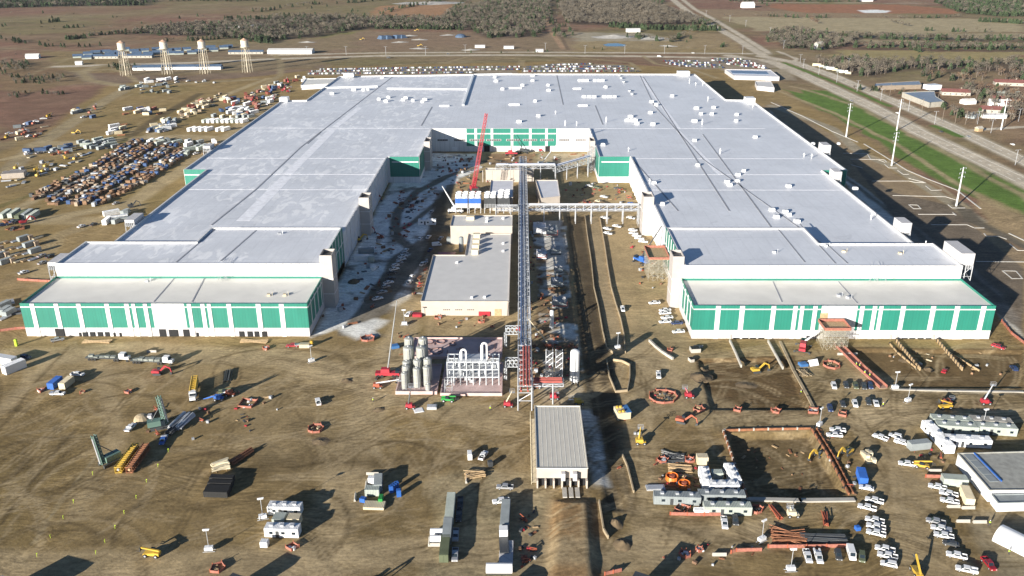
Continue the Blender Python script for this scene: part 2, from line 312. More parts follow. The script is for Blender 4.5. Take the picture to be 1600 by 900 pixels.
line([(892,345),(905,440),(925,560),(945,700),(975,800)],L3(.17,.135,.09),1.2,.6,.8); line([(900,345),(917,440),(937,560),(960,700),(990,800)],L3(.07,.055,.04),1.2,.7,.8); line([(910,345),(930,440),(948,560)],L3(.20,.16,.11),1.0,.6,.8)
# dirt works in front
poly([(990,480),(1080,520),(1085,545),(1560,540),(1620,560),(1620,650),(1400,660),(1300,668),(1120,668),(1000,640),(985,560)],L3(.275,.225,.145),.85,6,4)
poly([(0,548),(640,540),(600,600),(540,700),(500,740),(420,720),(330,610),(0,585)],L3(.25,.20,.125),.6,6,6)
poly([(1085,560),(1240,555),(1275,650),(1105,645)],L3(.105,.074,.042),1,.8,.8); poly([(1320,542),(1600,545),(1600,608),(1400,608)],L3(.118,.086,.049),.98,1,1)
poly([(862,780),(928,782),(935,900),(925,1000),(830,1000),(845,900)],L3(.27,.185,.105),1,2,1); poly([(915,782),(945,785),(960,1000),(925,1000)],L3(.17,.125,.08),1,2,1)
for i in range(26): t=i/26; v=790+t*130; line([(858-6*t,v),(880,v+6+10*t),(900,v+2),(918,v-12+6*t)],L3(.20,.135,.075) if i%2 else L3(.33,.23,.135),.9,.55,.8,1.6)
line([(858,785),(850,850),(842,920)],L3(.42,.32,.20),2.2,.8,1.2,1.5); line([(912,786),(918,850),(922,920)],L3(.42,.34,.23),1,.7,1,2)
poly([(1390,606),(1600,610),(1600,616),(1395,612)],L3(.38,.35,.29),.8,1,.8)
poly([(1136,678),(1268,674),(1322,773),(1166,779)],L3(.130,.100,.058),.95,1.5,1)
poly([(672,870),(680,750),(740,730),(790,745),(860,740),(850,900),(840,1000),(670,1000)],GRAV,.65,4,5)
poly([(1520,800),(1640,800),(1700,1000),(1560,1000)],L3(.30,.27,.21),.7,3,3)
# lanes and wheel tracks pressed into the mud
LT=L3(.345,.285,.195); DT=L3(.098,.074,.042)
for pts,wd,c,a in [([(0,560),(200,548),(450,560),(700,640),(800,655)],16,LT,.65),([(-20,885),(400,885),(700,860),(980,870),(1200,830)],13,LT,.75),([(640,470),(610,560),(560,680),(520,800),(480,900)],14,LT,.6),
  ([(0,640),(90,560),(200,540)],6,LT,.6),([(150,560),(170,620),(180,680),(120,800)],7,LT,.5),([(1375,600),(1390,700),(1420,800),(1470,900)],20,LT,.6),([(1010,600),(990,700),(1010,800),(1060,900)],12,LT,.45),([(1000,540),(1050,600),(1180,655),(1400,650),(1600,640)],13,LT,.65),
  ([(400,730),(500,718),(620,722),(780,718)],7,DT,.45),([(1000,845),(1200,800),(1340,800)],8,LT,.35),([(820,690),(815,760),(830,900)],8,LT,.4),([(1400,620),(1500,628),(1600,624)],8,DT,.7)]: line(pts,c,wd,a,4,3)
for u in (0,1): line([(0,672+u*140),(45,610+u*160),(110,540+u*160),(118,670)][:3+0],DT,1.2,.7,1,1)
line([(0,820),(60,740),(100,690),(118,672)],DT*.8,1.3,.8,1,.5); line([(52,850),(90,790),(150,712)],L3(.32,.28,.2),1.0,.7,1,.5)
r=random.Random(5)
for i in range(900):
    x=r.uniform(-190,185); y=r.uniform(186,322)
    if y>300 and (-86>x or x>70) and y>322: continue
    a=r.choice([r.gauss(.2,.35),r.gauss(1.25,.5),r.uniform(0,3.14)]); k=r.gauss(0,.035); L=r.uniform(8,55); n=10; P=[]
    for j in range(n): P.append((x,y)); x+=math.cos(a)*L/n; y+=math.sin(a)*L/n; a+=k*L/n
    if max(p[1] for p in P)>324: continue
    col=(LT if r.random()<.5 else DT); al=r.uniform(.15,.62)
    nx_,ny_=-math.sin(a),math.cos(a)
    line(P,col,.9,al,.5,.3,True)
    if r.random()<.8: line([(p[0]+nx_*1.9,p[1]+ny_*1.9) for p in P],col,.9,al,.5,.3,True)
r=random.Random(9)
for i in range(150):   # lanes in the storage yards west of the plant
    x=r.uniform(-420,-215); y=r.uniform(330,900); a=r.gauss(1.0,.35); L=r.uniform(20,110)
    line([(x,y),(x+math.cos(a)*L,y+math.sin(a)*L)],LT if r.random()<.5 else DT,1.2,r.uniform(.15,.4),1.5,1,True)
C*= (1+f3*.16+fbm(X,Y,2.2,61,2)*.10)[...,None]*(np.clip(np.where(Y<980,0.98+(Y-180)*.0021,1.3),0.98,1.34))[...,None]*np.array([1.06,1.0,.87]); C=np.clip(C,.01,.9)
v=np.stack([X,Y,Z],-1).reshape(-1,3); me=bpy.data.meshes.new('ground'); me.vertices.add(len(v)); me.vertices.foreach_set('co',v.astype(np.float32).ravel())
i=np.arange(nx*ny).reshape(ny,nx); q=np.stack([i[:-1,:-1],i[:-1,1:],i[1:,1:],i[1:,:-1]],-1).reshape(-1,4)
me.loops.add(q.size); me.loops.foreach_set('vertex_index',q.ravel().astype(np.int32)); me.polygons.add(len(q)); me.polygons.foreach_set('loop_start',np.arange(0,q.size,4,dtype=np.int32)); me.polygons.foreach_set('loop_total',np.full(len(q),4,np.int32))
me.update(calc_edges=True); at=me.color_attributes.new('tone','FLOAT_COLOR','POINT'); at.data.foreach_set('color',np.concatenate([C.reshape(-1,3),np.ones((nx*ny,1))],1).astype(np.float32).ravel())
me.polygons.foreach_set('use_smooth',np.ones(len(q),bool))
gm=bpy.data.materials.new('soil_and_fields'); gm.use_nodes=True; n=gm.node_tree; b=n.nodes['Principled BSDF']; b.inputs['Roughness'].default_value=.95; b.inputs['Specular IOR Level'].default_value=.1
an=n.nodes.new('ShaderNodeAttribute'); an.attribute_name='tone'; ge=n.nodes.new('ShaderNodeNewGeometry')
def noise(sc,de,lo,hi,dist=0):
    t=n.nodes.new('ShaderNodeTexNoise'); t.inputs['Scale'].default_value=sc; t.inputs['Detail'].default_value=de; t.inputs['Roughness'].default_value=.65; t.inputs['Distortion'].default_value=dist
    n.links.new(ge.outputs['Position'],t.inputs['Vector']); r_=n.nodes.new('ShaderNodeMapRange'); r_.inputs[1].default_value=.3; r_.inputs[2].default_value=.7; r_.inputs[3].default_value=lo; r_.inputs[4].default_value=hi; n.links.new(t.outputs[0],r_.inputs[0]); return t,r_
t1,r1=noise(.9,7,.76,1.24,.4); t2,r2=noise(.06,6,.84,1.16,.8)
def rut(ang,sc,lo,hi,big,seed):
    mp=n.nodes.new('ShaderNodeMapping'); mp.inputs['Rotation'].default_value=(0,0,ang); mp.inputs['Location'].default_value=(seed,seed*2,0); mp.inputs['Scale'].default_value=(.035,sc,1); n.links.new(dw.outputs[0],mp.inputs[0])
    t=n.nodes.new('ShaderNodeTexNoise'); t.inputs['Scale'].default_value=1; t.inputs['Detail'].default_value=4; t.inputs['Roughness'].default_value=.7; n.links.new(mp.outputs[0],t.inputs['Vector'])
    r_=n.nodes.new('ShaderNodeMapRange'); r_.inputs[1].default_value=.38; r_.inputs[2].default_value=.62; r_.inputs[3].default_value=lo-1; r_.inputs[4].default_value=hi-1; n.links.new(t.outputs[0],r_.inputs[0])
    k=n.nodes.new('ShaderNodeTexNoise'); k.inputs['Scale'].default_value=big; k.inputs['Detail'].default_value=3; sh=n.nodes.new('ShaderNodeVectorMath'); sh.operation='ADD'; sh.inputs[1].default_value=(seed*37,seed*11,0); n.links.new(ge.outputs['Position'],sh.inputs[0]); n.links.new(sh.outputs[0],k.inputs['Vector'])
    kr=n.nodes.new('ShaderNodeMapRange'); kr.inputs[1].default_value=.44; kr.inputs[2].default_value=.58; n.links.new(k.outputs[0],kr.inputs[0])
    a=n.nodes.new('ShaderNodeMath'); a.operation='MULTIPLY'; n.links.new(r_.outputs[0],a.inputs[0]); n.links.new(kr.outputs[0],a.inputs[1]); b_=n.nodes.new('ShaderNodeMath'); b_.operation='ADD'; b_.inputs[1].default_value=1; n.links.new(a.outputs[0],b_.inputs[0]); return b_
wn=n.nodes.new('ShaderNodeTexNoise'); wn.inputs['Scale'].default_value=.018; wn.inputs['Detail'].default_value=2; n.links.new(ge.outputs['Position'],wn.inputs['Vector']); ws_=n.nodes.new('ShaderNodeVectorMath'); ws_.operation='SCALE'; ws_.inputs['Scale'].default_value=38; n.links.new(wn.outputs['Color'],ws_.inputs[0]); dw=n.nodes.new('ShaderNodeVectorMath'); dw.operation='ADD'; n.links.new(ge.outputs['Position'],dw.inputs[0]); n.links.new(ws_.outputs[0],dw.inputs[1])
RT=[rut(-.15,1.1,.80,1.20,.016,1.3),rut(-1.2,1.0,.80,1.22,.018,2.9),rut(.9,1.3,.82,1.18,.02,5.1)]
mu=n.nodes.new('ShaderNodeMath'); mu.operation='MULTIPLY'; n.links.new(r1.outputs[0],mu.inputs[0]); n.links.new(r2.outputs[0],mu.inputs[1])
x=n.nodes.new('ShaderNodeVectorMath'); x.operation='SCALE'; n.links.new(an.outputs['Color'],x.inputs[0]); 
last=mu
for q_ in RT: k_=n.nodes.new('ShaderNodeMath'); k_.operation='MULTIPLY'; n.links.new(last.outputs[0],k_.inputs[0]); n.links.new(q_.outputs[0],k_.inputs[1]); last=k_
n.links.new(last.outputs[0],x.inputs['Scale']); n.links.new(x.outputs[0],b.inputs['Base Color'])
bp=n.nodes.new('ShaderNodeBump'); bp.inputs['Strength'].default_value=.35; bp.inputs['Distance'].default_value=.25; n.links.new(t1.outputs[0],bp.inputs['Height']); n.links.new(bp.outputs[0],b.inputs['Normal'])
me.materials.append(gm); go=bpy.data.objects.new('ground',me); COL.objects.link(go); go['kind']='structure'
def sheet(name,pts,z,m,kind='structure'):
    P=px(pts); return MB().add([(x_,y_,z) for x_,y_ in P],[tuple(range(len(P)))]).build(name,m,None,kind)
WATER=mat('pond_water',(.02,.07,.16),.1,var=.02); 
sheet('pond',[(942,70),(950,68),(965,67.6),(978,70),(975,72.5),(948,72.5)],.12,WATER)
# ---------------- the factory
roofm=bpy.data.materials.new('roof_membrane'); roofm.use_nodes=True; n=roofm.node_tree; b=n.nodes['Principled BSDF']; b.inputs['Roughness'].default_value=.45
ge=n.nodes.new('ShaderNodeNewGeometry'); mp=n.nodes.new('ShaderNodeMapping'); mp.inputs['Scale'].default_value=(1,.45,1); n.links.new(ge.outputs['Position'],mp.inputs[0])
def ns(sc,de,di,v): 
    t=n.nodes.new('ShaderNodeTexNoise'); t.inputs['Scale'].default_value=sc; t.inputs['Detail'].default_value=de; t.inputs['Distortion'].default_value=di; t.inputs['Roughness'].default_value=.6; n.links.new(v,t.inputs['Vector']); return t.outputs[0]
def mr(i,a,b_,c,d):
    t=n.nodes.new('ShaderNodeMapRange'); t.inputs[1].default_value=a; t.inputs[2].default_value=b_; t.inputs[3].default_value=c; t.inputs[4].default_value=d; n.links.new(i,t.inputs[0]); return t.outputs[0]
def mth(op,a,b_):
    t=n.nodes.new('ShaderNodeMath'); t.operation=op
    for k,q in enumerate((a,b_)):
        if isinstance(q,(int,float)): t.inputs[k].default_value=q
        else: n.links.new(q,t.inputs[k])
    return t.outputs[0]
frost=mr(ns(.17,8,.8,mp.outputs[0]),.51,.58,0,1); area=mr(ns(.012,2,.5,ge.outputs['Position']),.38,.48,0,1)
sp=n.nodes.new('ShaderNodeSeparateXYZ'); n.links.new(ge.outputs['Position'],sp.inputs[0]); west=mr(sp.outputs[0],-80,-10,1,.05)
fm=mth('MULTIPLY',mth('MULTIPLY',frost,area),west)
grime=mr(ns(.03,6,.6,ge.outputs['Position']),.3,.7,.90,1.07); fine=mr(ns(.5,4,0,mp.outputs[0]),.3,.7,.96,1.04)
def seam(o,per,w_,dk): return mr(mth('GREATER_THAN',mth('FRACT',mth('DIVIDE',o,per),0),1-w_),0,1,1,dk)
fine=mth('MULTIPLY',fine,mth('MULTIPLY',seam(sp.outputs[0],6.1,.07,.93),seam(sp.outputs[1],30.5,.025,.93)))
fine=mth('MULTIPLY',fine,mr(ns(.09,5,1.5,ge.outputs['Position']),.62,.68,1,.90))
mx=n.nodes.new('ShaderNodeMix'); mx.data_type='RGBA'; mx.inputs['A'].default_value=(.72,.74,.78,1); mx.inputs['B'].default_value=(.90,.91,.93,1); n.links.new(fm,mx.inputs['Factor'])
x=n.nodes.new('ShaderNodeVectorMath'); x.operation='SCALE'; n.links.new(mx.outputs['Result'],x.inputs[0]); n.links.new(mth('MULTIPLY',grime,fine),x.inputs['Scale']); n.links.new(x.outputs[0],b.inputs['Base Color'])
CREAMROOF=mat('cream_roof_membrane',(.74,.73,.68),.6,var=.07,scale=.12)
fac=thing('factory','enormous white-roofed factory with green wall panels wrapping a U-shaped courtyard','factory',(-8,600,0))
def P(o): o.parent=fac; o.matrix_parent_inverse=Matrix.Translation((8,-600,0)); return o
ZM,ZT,ZL=17.3,20.5,14.6
MAIN=[(-87,388),(-87,566),(-66,566),(-66,654),(51.5,654),(51.5,566),(72,566),(72,388),(186,388),(186,531),(201,531),(201,772),(179,774),(179,921),(-9,924),(-184,909),(-187,774),(-208,772),(-209,533),(-195,533),(-194,388)]
P(MB().prism(MAIN,0,ZM-.9,top=False).build('outer_wall',WHITE))
def ring(polyg,z0,z1,t,name,m):   # a parapet that follows the outline, set inward by t
    n_=len(polyg); A=sum(polyg[i][0]*polyg[(i+1)%n_][1]-polyg[(i+1)%n_][0]*polyg[i][1] for i in range(n_))
    Q=polyg if A>0 else polyg[::-1]; inn=[]
    for i in range(n_):
        p0,p1,p2=[Vector(Q[(i+k)%n_]) for k in (-1,0,1)]; a=(p1-p0).normalized(); c=(p2-p1).normalized(); na=Vector((-a.y,a.x)); nc=Vector((-c.y,c.x))
        bis=(na+nc); bis=bis/max(.35,bis.length_squared)*2; inn.append((p1+bis*t)[:])
    vs=[(*p,z0) for p in Q]+[(*p,z1) for p in Q]+[(*p,z1) for p in inn]+[(*p,z0) for p in inn]; fs=[]
    for i in range(n_):
        j=(i+1)%n_
        for k in range(3): fs.append((k*n_+i,k*n_+j,(k+1)*n_+j,(k+1)*n_+i))
    return P(MB().add(vs,fs).build(name,m))
def roof(polyg,z,name='roof',m=None):
    n_=len(polyg); A=sum(polyg[i][0]*polyg[(i+1)%n_][1]-polyg[(i+1)%n_][0]*polyg[i][1] for i in range(n_)); Q=polyg if A>0 else polyg[::-1]
    me=MB().add([(a,c,z) for a,c in Q],[tuple(range(n_))]).build(name,m or roofm); P(me); return me
roof(MAIN,ZM-.9); ring(MAIN,ZM-.9,ZM+.1,.8,'parapet',WHITE)
TL=[(-203,358.6),(-87,358.6),(-87,409),(-151,409),(-151,388),(-203,388)]; TR=[(71,356.6),(71,409),(138,409),(138,386),(190.5,386),(190.5,356.6)]
LL=[(-203.4,328),(-86.4,328),(-86.4,358.5),(-203.4,358.5)]; LR=[(70,326.5),(190.8,326.5),(190.8,356.5),(70,356.5)]
for T_ in (TL,TR):
    P(MB().prism(T_,0 if 0 else .0,ZT-.7,top=False).build('outer_wall',WHITE)); roof(T_,ZT-.7); ring(T_,ZT-.7,ZT,.7,'parapet',WHITE)
for T_ in (LL,LR):
    P(MB().prism(T_,0,ZL-.8,top=False).build('outer_wall',LGREY)); roof(T_,ZL-.8,m=CREAMROOF); ring(T_,ZL-.8,ZL,.35,'parapet',GREEN)
# camera-facing panels: face at y, set proud of the wall
def fpx(u,v,y):  # x,z where a sight line meets the wall plane y
    d=fw+rg*((u-800)/F)-upv*((v-450)/F); t=y/d.y; return d.x*t,H+d.z*t
def front(y,x0,x1,pil,blank,gz0,gz1,wb,ydir=-1):
    edges=sorted([(a-w_*.34,a+w_*.34) for a,w_ in pil]+[blank]); cur=x0
    for a,b_ in edges+[(x1,x1)]:
        if a-cur>.15: P(MB().box(cur,a,y-.12,y,gz0,gz1).build('green_panel',GREEN))
        cur=max(cur,b_)
    for a,w_ in pil:
        w_*=.68; P(MB().box(a-w_/2,a+w_/2,y-.3,y,gz0,gz1-.15 ).build('white_pilaster',WHITE)); P(MB().box(a-w_/2,a+w_/2,y-.2,y,0,gz0).build('pilaster_base',WHITE))
    P(MB().box(blank[0],blank[1],y-.15,y,gz0-.2,gz1-.1).build('white_panel',WHITE))
    for a,b_ in ((x0,blank[0]-.0),(blank[1],x1)): P(MB().box(a,b_,y-.25,y-.121,wb,wb+.45).build('trim_band',WHITE))
XL=lambda u:fpx(u,480,328)[0]; XR=lambda u:fpx(u,480,326.5)[0]
ws=lambda L,f:[(f(u),w_) for u,w_ in L]
front(328,-203.4,-86.4,ws([(51,2.6),(88.5,2.6),(123.5,2.6),(167.5,2.6),(198.5,2.6),(209,2.2),(227.5,2.4),(296,2.4),(317,2.4),(327,2.2),(358,2.6),(404,2.8),(440,2.8)],XL),(XL(237),XL(288)),3.9,14.75,12.9)
front(326.5,70,190.8,ws([(1122.5,2.8),(1160,2.8),(1209,2.6),(1243,2.4),(1253.5,2.2),(1274,2.4),(1347.5,2.4),(1367,2.4),(1377,2.2),(1411.5,2.6),(1458.5,2.8),(1496,2.8),(1537,2.8)],XR),(XR(1284),XR(1340)),3.9,14.75,12.9)
def opening(u,w_,y,h,name='doorway',m=DARK,v=515,z0=.0):
    x_=fpx(u,v,y)[0]; P(MB().box(x_-w_/2,x_+w_/2,y-.32,y-.02,z0,z0+h).build(name,m))
for u,w_,h in ((93,3.6,3.4),(124,.8,1.6),(132,2.0,1.9),(143.5,2.0,1.9),(155.5,2.0,1.9),(167,2.0,1.9),(177.5,.7,1.6),(187,.7,1.6),(253.5,2.6,3.2),(270.5,3.6,3.0),(290.5,2.4,3.1),(307.5,.8,1.7),(377,2.0,2.3),(390,2.0,2.3),(401,2.0,2.3),(412.5,2.0,2.3)): opening(u,w_,328,h)
for u in (1151,1164,1176,1189,1413,1425,1438,1450): opening(u,2.2,326.5,2.3,'dock_door',WPAINT,528,.6); opening(u,2.3,326.5,.45,'dock_leveller',DARK,529,.05)
for u in (1141,1391,1401,1458): opening(u,.8,326.5,1.9,'side_door',BEIGE,528)
opening(1496,4.2,326.5,3.6,'roll_up_door',WPAINT,524); opening(1287,3.0,326.5,3.0,'plywood_hatch',WOOD,495,8.5)
# courtyard back wall
def gpan(x0,x1,y,z0,z1,m=GREEN,name='green_panel',d=.14): P(MB().box(x0,x1,y-d,y,z0,z1).build(name,m))
BX=lambda u:fpx(u,215,654)[0]
for a,b_ in ((729,742),(745,767.5),(770,798.5),(801.5,827),(830,852.5),(855,869)): gpan(BX(a),BX(b_),654,4.2,ZM)
for a in (743.5,768.8,800,828.5,853.8): gpan(BX(a)-.9,BX(a)+.9,654,4.2,ZM,WHITE,'white_pilaster',.3)
gpan(BX(729),BX(869),654,13.2,14.0,WHITE,'trim_band',.4)
for a,b_ in ((683,700),(709,727),(734,757),(760,783),(791,813),(817,839),(844,865),(872,890),(899,916)):
    gpan(BX(a),BX(b_),654,8.1,9.5,LGREY,'louvre_frame',.45); x0,x1=BX(a)+.25,BX(b_)-.25; n_=6
    for k in range(n_): t0=x0+(x1-x0)*k/n_; gpan(t0+.1,t0+(x1-x0)/n_-.1,654,8.3,9.3,DARK,'louvre',.5)
gpan(BX(756),BX(765),654,0,4.4,DARK,'doorway',.5); gpan(BX(852),BX(859),654,0,4.2,DARK,'doorway',.5)
for u in (792,807,821,834,710): gpan(BX(u)-2,BX(u)+2,654,.4,3.6,WPAINT,'dock_door',.2)
for s,(x0,x1) in ((0,(-85.5,-66.2)),(1,(51.6,71.5))):
    gpan(x0,x1,566,4.0,ZM+.12); gpan(x0+1.5,x1-.5,566,13.6,14.3,WHITE,'trim_band',.3)
# side walls of the courtyard (faces at x)
def spanx(x_,y0,y1,z0,z1,sgn,m,name,d=.15): P(MB().box(min(x_,x_+sgn*d),max(x_,x_+sgn*d),y0,y1,z0,z1).build(name,m))
PANEL=mat('grey_ribbed_panel',(.60,.61,.64),.6)
for x_,sg,lo in ((-86.4,1,328),(70,-1,326.5)):
    spanx(x_,lo,lo+27,3.9,14.7,sg,GREEN,'green_panel'); spanx(x_,lo,lo+27,12.9,13.4,sg,WHITE,'trim_band',.3)
    for k in range(4): spanx(x_,lo+5+k*6.5,lo+5.8+k*6.5,3.9,14.4,sg,WHITE,'white_pilaster',.32)
for x_,sg in ((-87,1),(71,-1)):
    spanx(x_,368,408.9,3.9,ZT+.05,sg,GREEN,'green_panel'); spanx(x_,368,408.9,13,13.4,sg,WHITE,'trim_band',.35)
    for k in range(6): spanx(x_,371+k*6.6,371.8+k*6.6,3.9,ZT,sg,WHITE,'white_pilaster',.32)
for x_,sg in ((-87,1),(72,-1)):
    for k in range(16):
        y0=409.5+k*9.7; spanx(x_,y0+.4,y0+9.2,4,ZM-.3,sg,PANEL,'ribbed_panel',.18)
        spanx(x_,y0-.35,y0+.25,0,ZM+.1,sg,WHITE,'white_pilaster',.35)
for x_,sg in ((-66,1),(51.5,-1)): spanx(x_,567,594,4,ZM,sg,GREEN,'green_panel',.2)
for x_,sg,a in ((-208.5,-1,0),(201,1,0)): pass
# green returns at the two bump-outs on the outer long sides
gpan(-208.8,-195.2,533,5,ZM+.1); gpan(186.2,200.8,531,5,ZM+.1); gpan(-208.8,-195.2,533,13.8,14.4,WHITE,'trim_band',.3)
spanx(201,531,545,3,ZM+.1,1,GREEN,'green_panel')
# stair towers on the courtyard walls
def tower(x0,x1,y0,y1,h,m=BEIGE,hollow=True):
    o=MB().prism([(x0,y0),(x1,y0),(x1,y1),(x0,y1)],0,h-1.2,top=False).build('stair_tower',m); P(o)
    d=MB().box(x0+.3,x1-.3,y0+.3,y1-.3,h-2.2,h-1.3).build('tower_roof',CONC if not hollow else DGREY); d.parent=o
    t=.3; q=MB(); q.box(x0,x1,y0,y0+t,h-1.2,h); q.box(x0,x1,y1-t,y1,h-1.2,h); q.box(x0,x0+t,y0+t,y1-t,h-1.2,h); q.box(x1-t,x1,y0+t,y1-t,h-1.2,h); e=q.build('tower_parapet',m); e.parent=o
    for z_ in (6.5,13.5):
        e=MB().prism([(x0-.08,y0-.08),(x1+.08,y0-.08),(x1+.08,y1+.08),(x0-.08,y1+.08)],z_,z_+.3).build('band',WHITE); e.parent=o
tower(-86.9,-81.6,357.8,366.5,24.6); tower(66,70.9,357.8,366.5,24.2)
tower(-86.9,-81.5,457,467,21.5); tower(66.3,71.9,457,467,22); tower(-65.9,-62,597,610,20.5); tower(48,51.4,598,610,20.5)
# white air-intake penthouses along the outer edges
def pent(x0,x1,y0,y1,z0,z1,frame=0):
    o=MB().box(x0,x1,y0,y1,z0+(2.2 if frame else 0),z1).build('penthouse',WPAINT if not frame else LGREY); P(o)
    q=MB(); k=5
    for i_ in range(k): xx=x0+(x1-x0)*(i_+.5)/k; q.box(xx-.08,xx+.08,y0-.12,y1+.12,z0+.1,z1-.3)
    e=q.build('louvre',STEEL); e.parent=o
    if frame:
        q=MB()
        for xx in (x0,(x0+x1)/2,x1):
            for yy in (y0,y1): q.beam((xx,yy,z0-5),(xx,yy,z0+2.2),.3)
            q.beam((xx,y0,z0-5),(xx,y1,z0+2),.2)
        for yy in (y0,(y0+y1)/2,y1): q.beam((x0,yy,z0-4.6),(x1,yy,z0+2),.2); q.beam((x0,yy,z0-3),(x1,yy,z0-3),.2)
        e=q.build('support_frame',STEEL); e.parent=o
for a in ((186.15,191.2,412,421.5,14.5,21.8),(190.75,196.6,360,377,17.2,24.8),(186.15,190.6,511,520,14.5,21.5),(201.15,206.2,579,589,14.5,21.8)): pent(*a,1)
for a in ((193,200.8,760,769),(160,172,912,920)): pent(*a,ZM-.5,ZM+3.6)
for a in ((-207.5,-203.2,361,373),(-199,-194.2,422,434),(-214,-209.2,585,593)): pent(*a,ZM-1,ZM+2.8,1)
P(MB().box(-209,-202,768,776,ZM-.5,ZM+3).build('penthouse',WPAINT)); pent(-178,-168,902,909,ZM,ZM+3.5)
# curbs and seams across the roofs
def strip(a,b_,z,w_,h,m,name):
    (x0,y0),(x1,y1)=gp(*a,z),gp(*b_,z); d=Vector((x1-x0,y1-y0)); L=d.length; q=MB().rbox((x0+x1)/2,(y0+y1)/2,z,L,w_,h,math.atan2(d.y,d.x)); return P(q.build(name,m))
CURB=mat('membrane_curb',(.80,.80,.84),.5); SEAM=mat('seam_cover',(.30,.31,.34),.7); zr=ZM-.9
for a,b_ in (((503,138),(590,135.5)),((605,139),(730,140)),((740,118),(724,165)),((795,138),(815,138)),((795,164),(812,164)),((895,139),(908,139)),((903,165.5),(918,165.5)),((687,166),(702,166)),((741,117),(800,116))): strip(a,b_,zr,1.6,1.1,WPAINT,'roof_curb')
for a,b_ in (((616,118),(470,230)),((675,167),(658,197)),((870,118),(880,164)),((930,165),(942,195)),((502,206),(480,225)),((1098,210),(1205,355)),((1060,330),(985,245)),((470,230),(400,296)),((400,296),(330,352)),((1000,118),(1022,165)),((1022,165),(1100,250)),((1100,250),(1290,385)),((1140,330),(1005,120))): strip(a,b_,zr,.9,.12,SEAM,'roof_seam')
for a,b_ in (((340,355),(275,410)),((400,360),(345,408)),((1215,357),(1258,410)),((1290,380),(1325,412)),((1250,350),(1306,412))): strip(a,b_,ZT-.7,.7,.1,SEAM,'roof_seam')
for a,b_ in (((275,432),(240,472)),((320,434),(300,472)),((1310,440),(1340,474)),((1208,440),(1222,472))): strip(a,b_,ZL-.8,.5,.1,SEAM,'roof_seam')
for a,b_,w_ in (((590,135),(400,420),0),): pass
for a,b_,w_ in (((562,168),(524,198),5),((522,200),(450,272),6),((448,276),(380,345),7),((1003,122),(1060,200),3),((1060,205),(1125,272),3)): strip(a,b_,zr,w_,.03,mat('bright_membrane',(.90,.91,.95),.5),'membrane_strip')
for v_,a0,a1,b0,b1 in ((200,385,672,930,1195),(247,312,606,988,1255),(272,318,590,996,1290),(296,288,574,1008,1318)): strip((a0,v_),(a1,v_+.6),zr,.3,.05,CURB,'roof_curb'); strip((b0,v_+.8),(b1,v_+1),zr,.3,.05,CURB,'roof_curb')
# rooftop units: (u,v,length,width,height)
RU=[(592,156),(603,159),(607,153),(618,156),(630,157),(634,154),(645,158),(650,156),(660,160),(664,156.5),(597,122),(610,140),(773,121.5),(775,127.5),(785,140),(788,120),(832,119),(832,127),(816,134),(817,142),(856,134),(857,142),(553,141),(562,141.5),(568,141.5),(574,141),(519,147),(540,140)]
for u in range(905,952,6): RU.append((u,126.5))
for u in range(912,965,8): RU.append((u,152))
for k in range(5): RU.append((974+k*6,189)); 
RU+=[(1088,170),(1095,179),(1112,179),(1138,180),(1151,180),(1085,190),(1050,151),(1040,137),(1018,160),(1025,165),(1016,177),(1022,130),(946,137),(1115,169),(995,194),(1045,195),(1020,195),(985,183),(1152,284),(1146,297),(1136,285),(1140,290),(1232,292),(1258,294),(1227,332),(1233,337),(1213,340),(1218,346),(1245,347),(1206,329),(1090,259),(1137,253),(1153,274),(1162,268),(942,227),(970,225),(1022,287),(1035,320),(1150,190),(1166,189),(1085,220),(1180,215),(1310,226),(1316,300),(1336,296),(1270,226),(836,159),(806,174),(841,182),(811,191),(835,191),(908,193),(916,193),(943,197)]
r=random.Random(3); usp=[]
for u,v_ in [q_ for i_,q_ in enumerate(RU) if i_%4!=3][:74]:
    x_,y_=gp(u,v_,zr); s_=r.uniform(.8,1.25); far=.95 if v_<200 else .72
    q=MB().rbox(x_,y_,zr,3.4*s_*far,2.3*s_*far,1.9*far,0,.97); o=q.build('rooftop_unit',WPAINT); P(o)
    e=MB().rbox(x_,y_,zr+1.9*far,1.4*s_,1.4*s_,.35).build('fan_hood',STEEL); e.parent=o
for u,v_ in ((1077,130),(1087,133),(1098,133),(868,178),(883,196),(901,196),(947,191),(1097,195),(1106,157),(1176,168),(1015,287),(982,236),(1125,240),(1256,245),(1268,247),(1361,343),(1445,388)):
    x_,y_=gp(u,v_,zr); h=r.uniform(2.5,4.5); P(MB().tube((x_,y_,zr),(x_,y_,zr+h),.28,8).tube((x_-.8,y_,zr+h*.6),(x_+.8,y_,zr+h*.6),.12,5).build('vent_stack',WPAINT))
for u,v_ in ((968,119),(971,123),(975,129),(984,143),(988,148)): x_,y_=gp(u,v_,zr); P(MB().rbox(x_,y_,zr+.8,5,2.6,.6,1.3).rbox(x_,y_,zr,4,.3,.8,1.3).build('duct_frame',STEEL))
# small exhaust caps and piping clutter in ones and twos on the low front roofs
for u,v_,z_ in ((437,366,ZT),(1210,395,ZT),(1318,394,ZT),(1291,385,ZT),(1406,397,ZT),(420,462,ZL),(445,462,ZL),(1310,463,ZL),(1325,466,ZL),(265,431,ZL),(1275,436,ZL),(1300,434,ZL),(230,440,ZL),(1395,437,ZL)):
    x_,y_=gp(u,v_,z_-.8); P(MB().rbox(x_,y_,z_-.8,1.6,1.2,.9,r.uniform(0,3)).tube((x_+1.5,y_,z_-.7),(x_+1.5,y_+.3,z_+.9),.12,6).build('roof_vent',STEEL if r.random()<.5 else TANP))
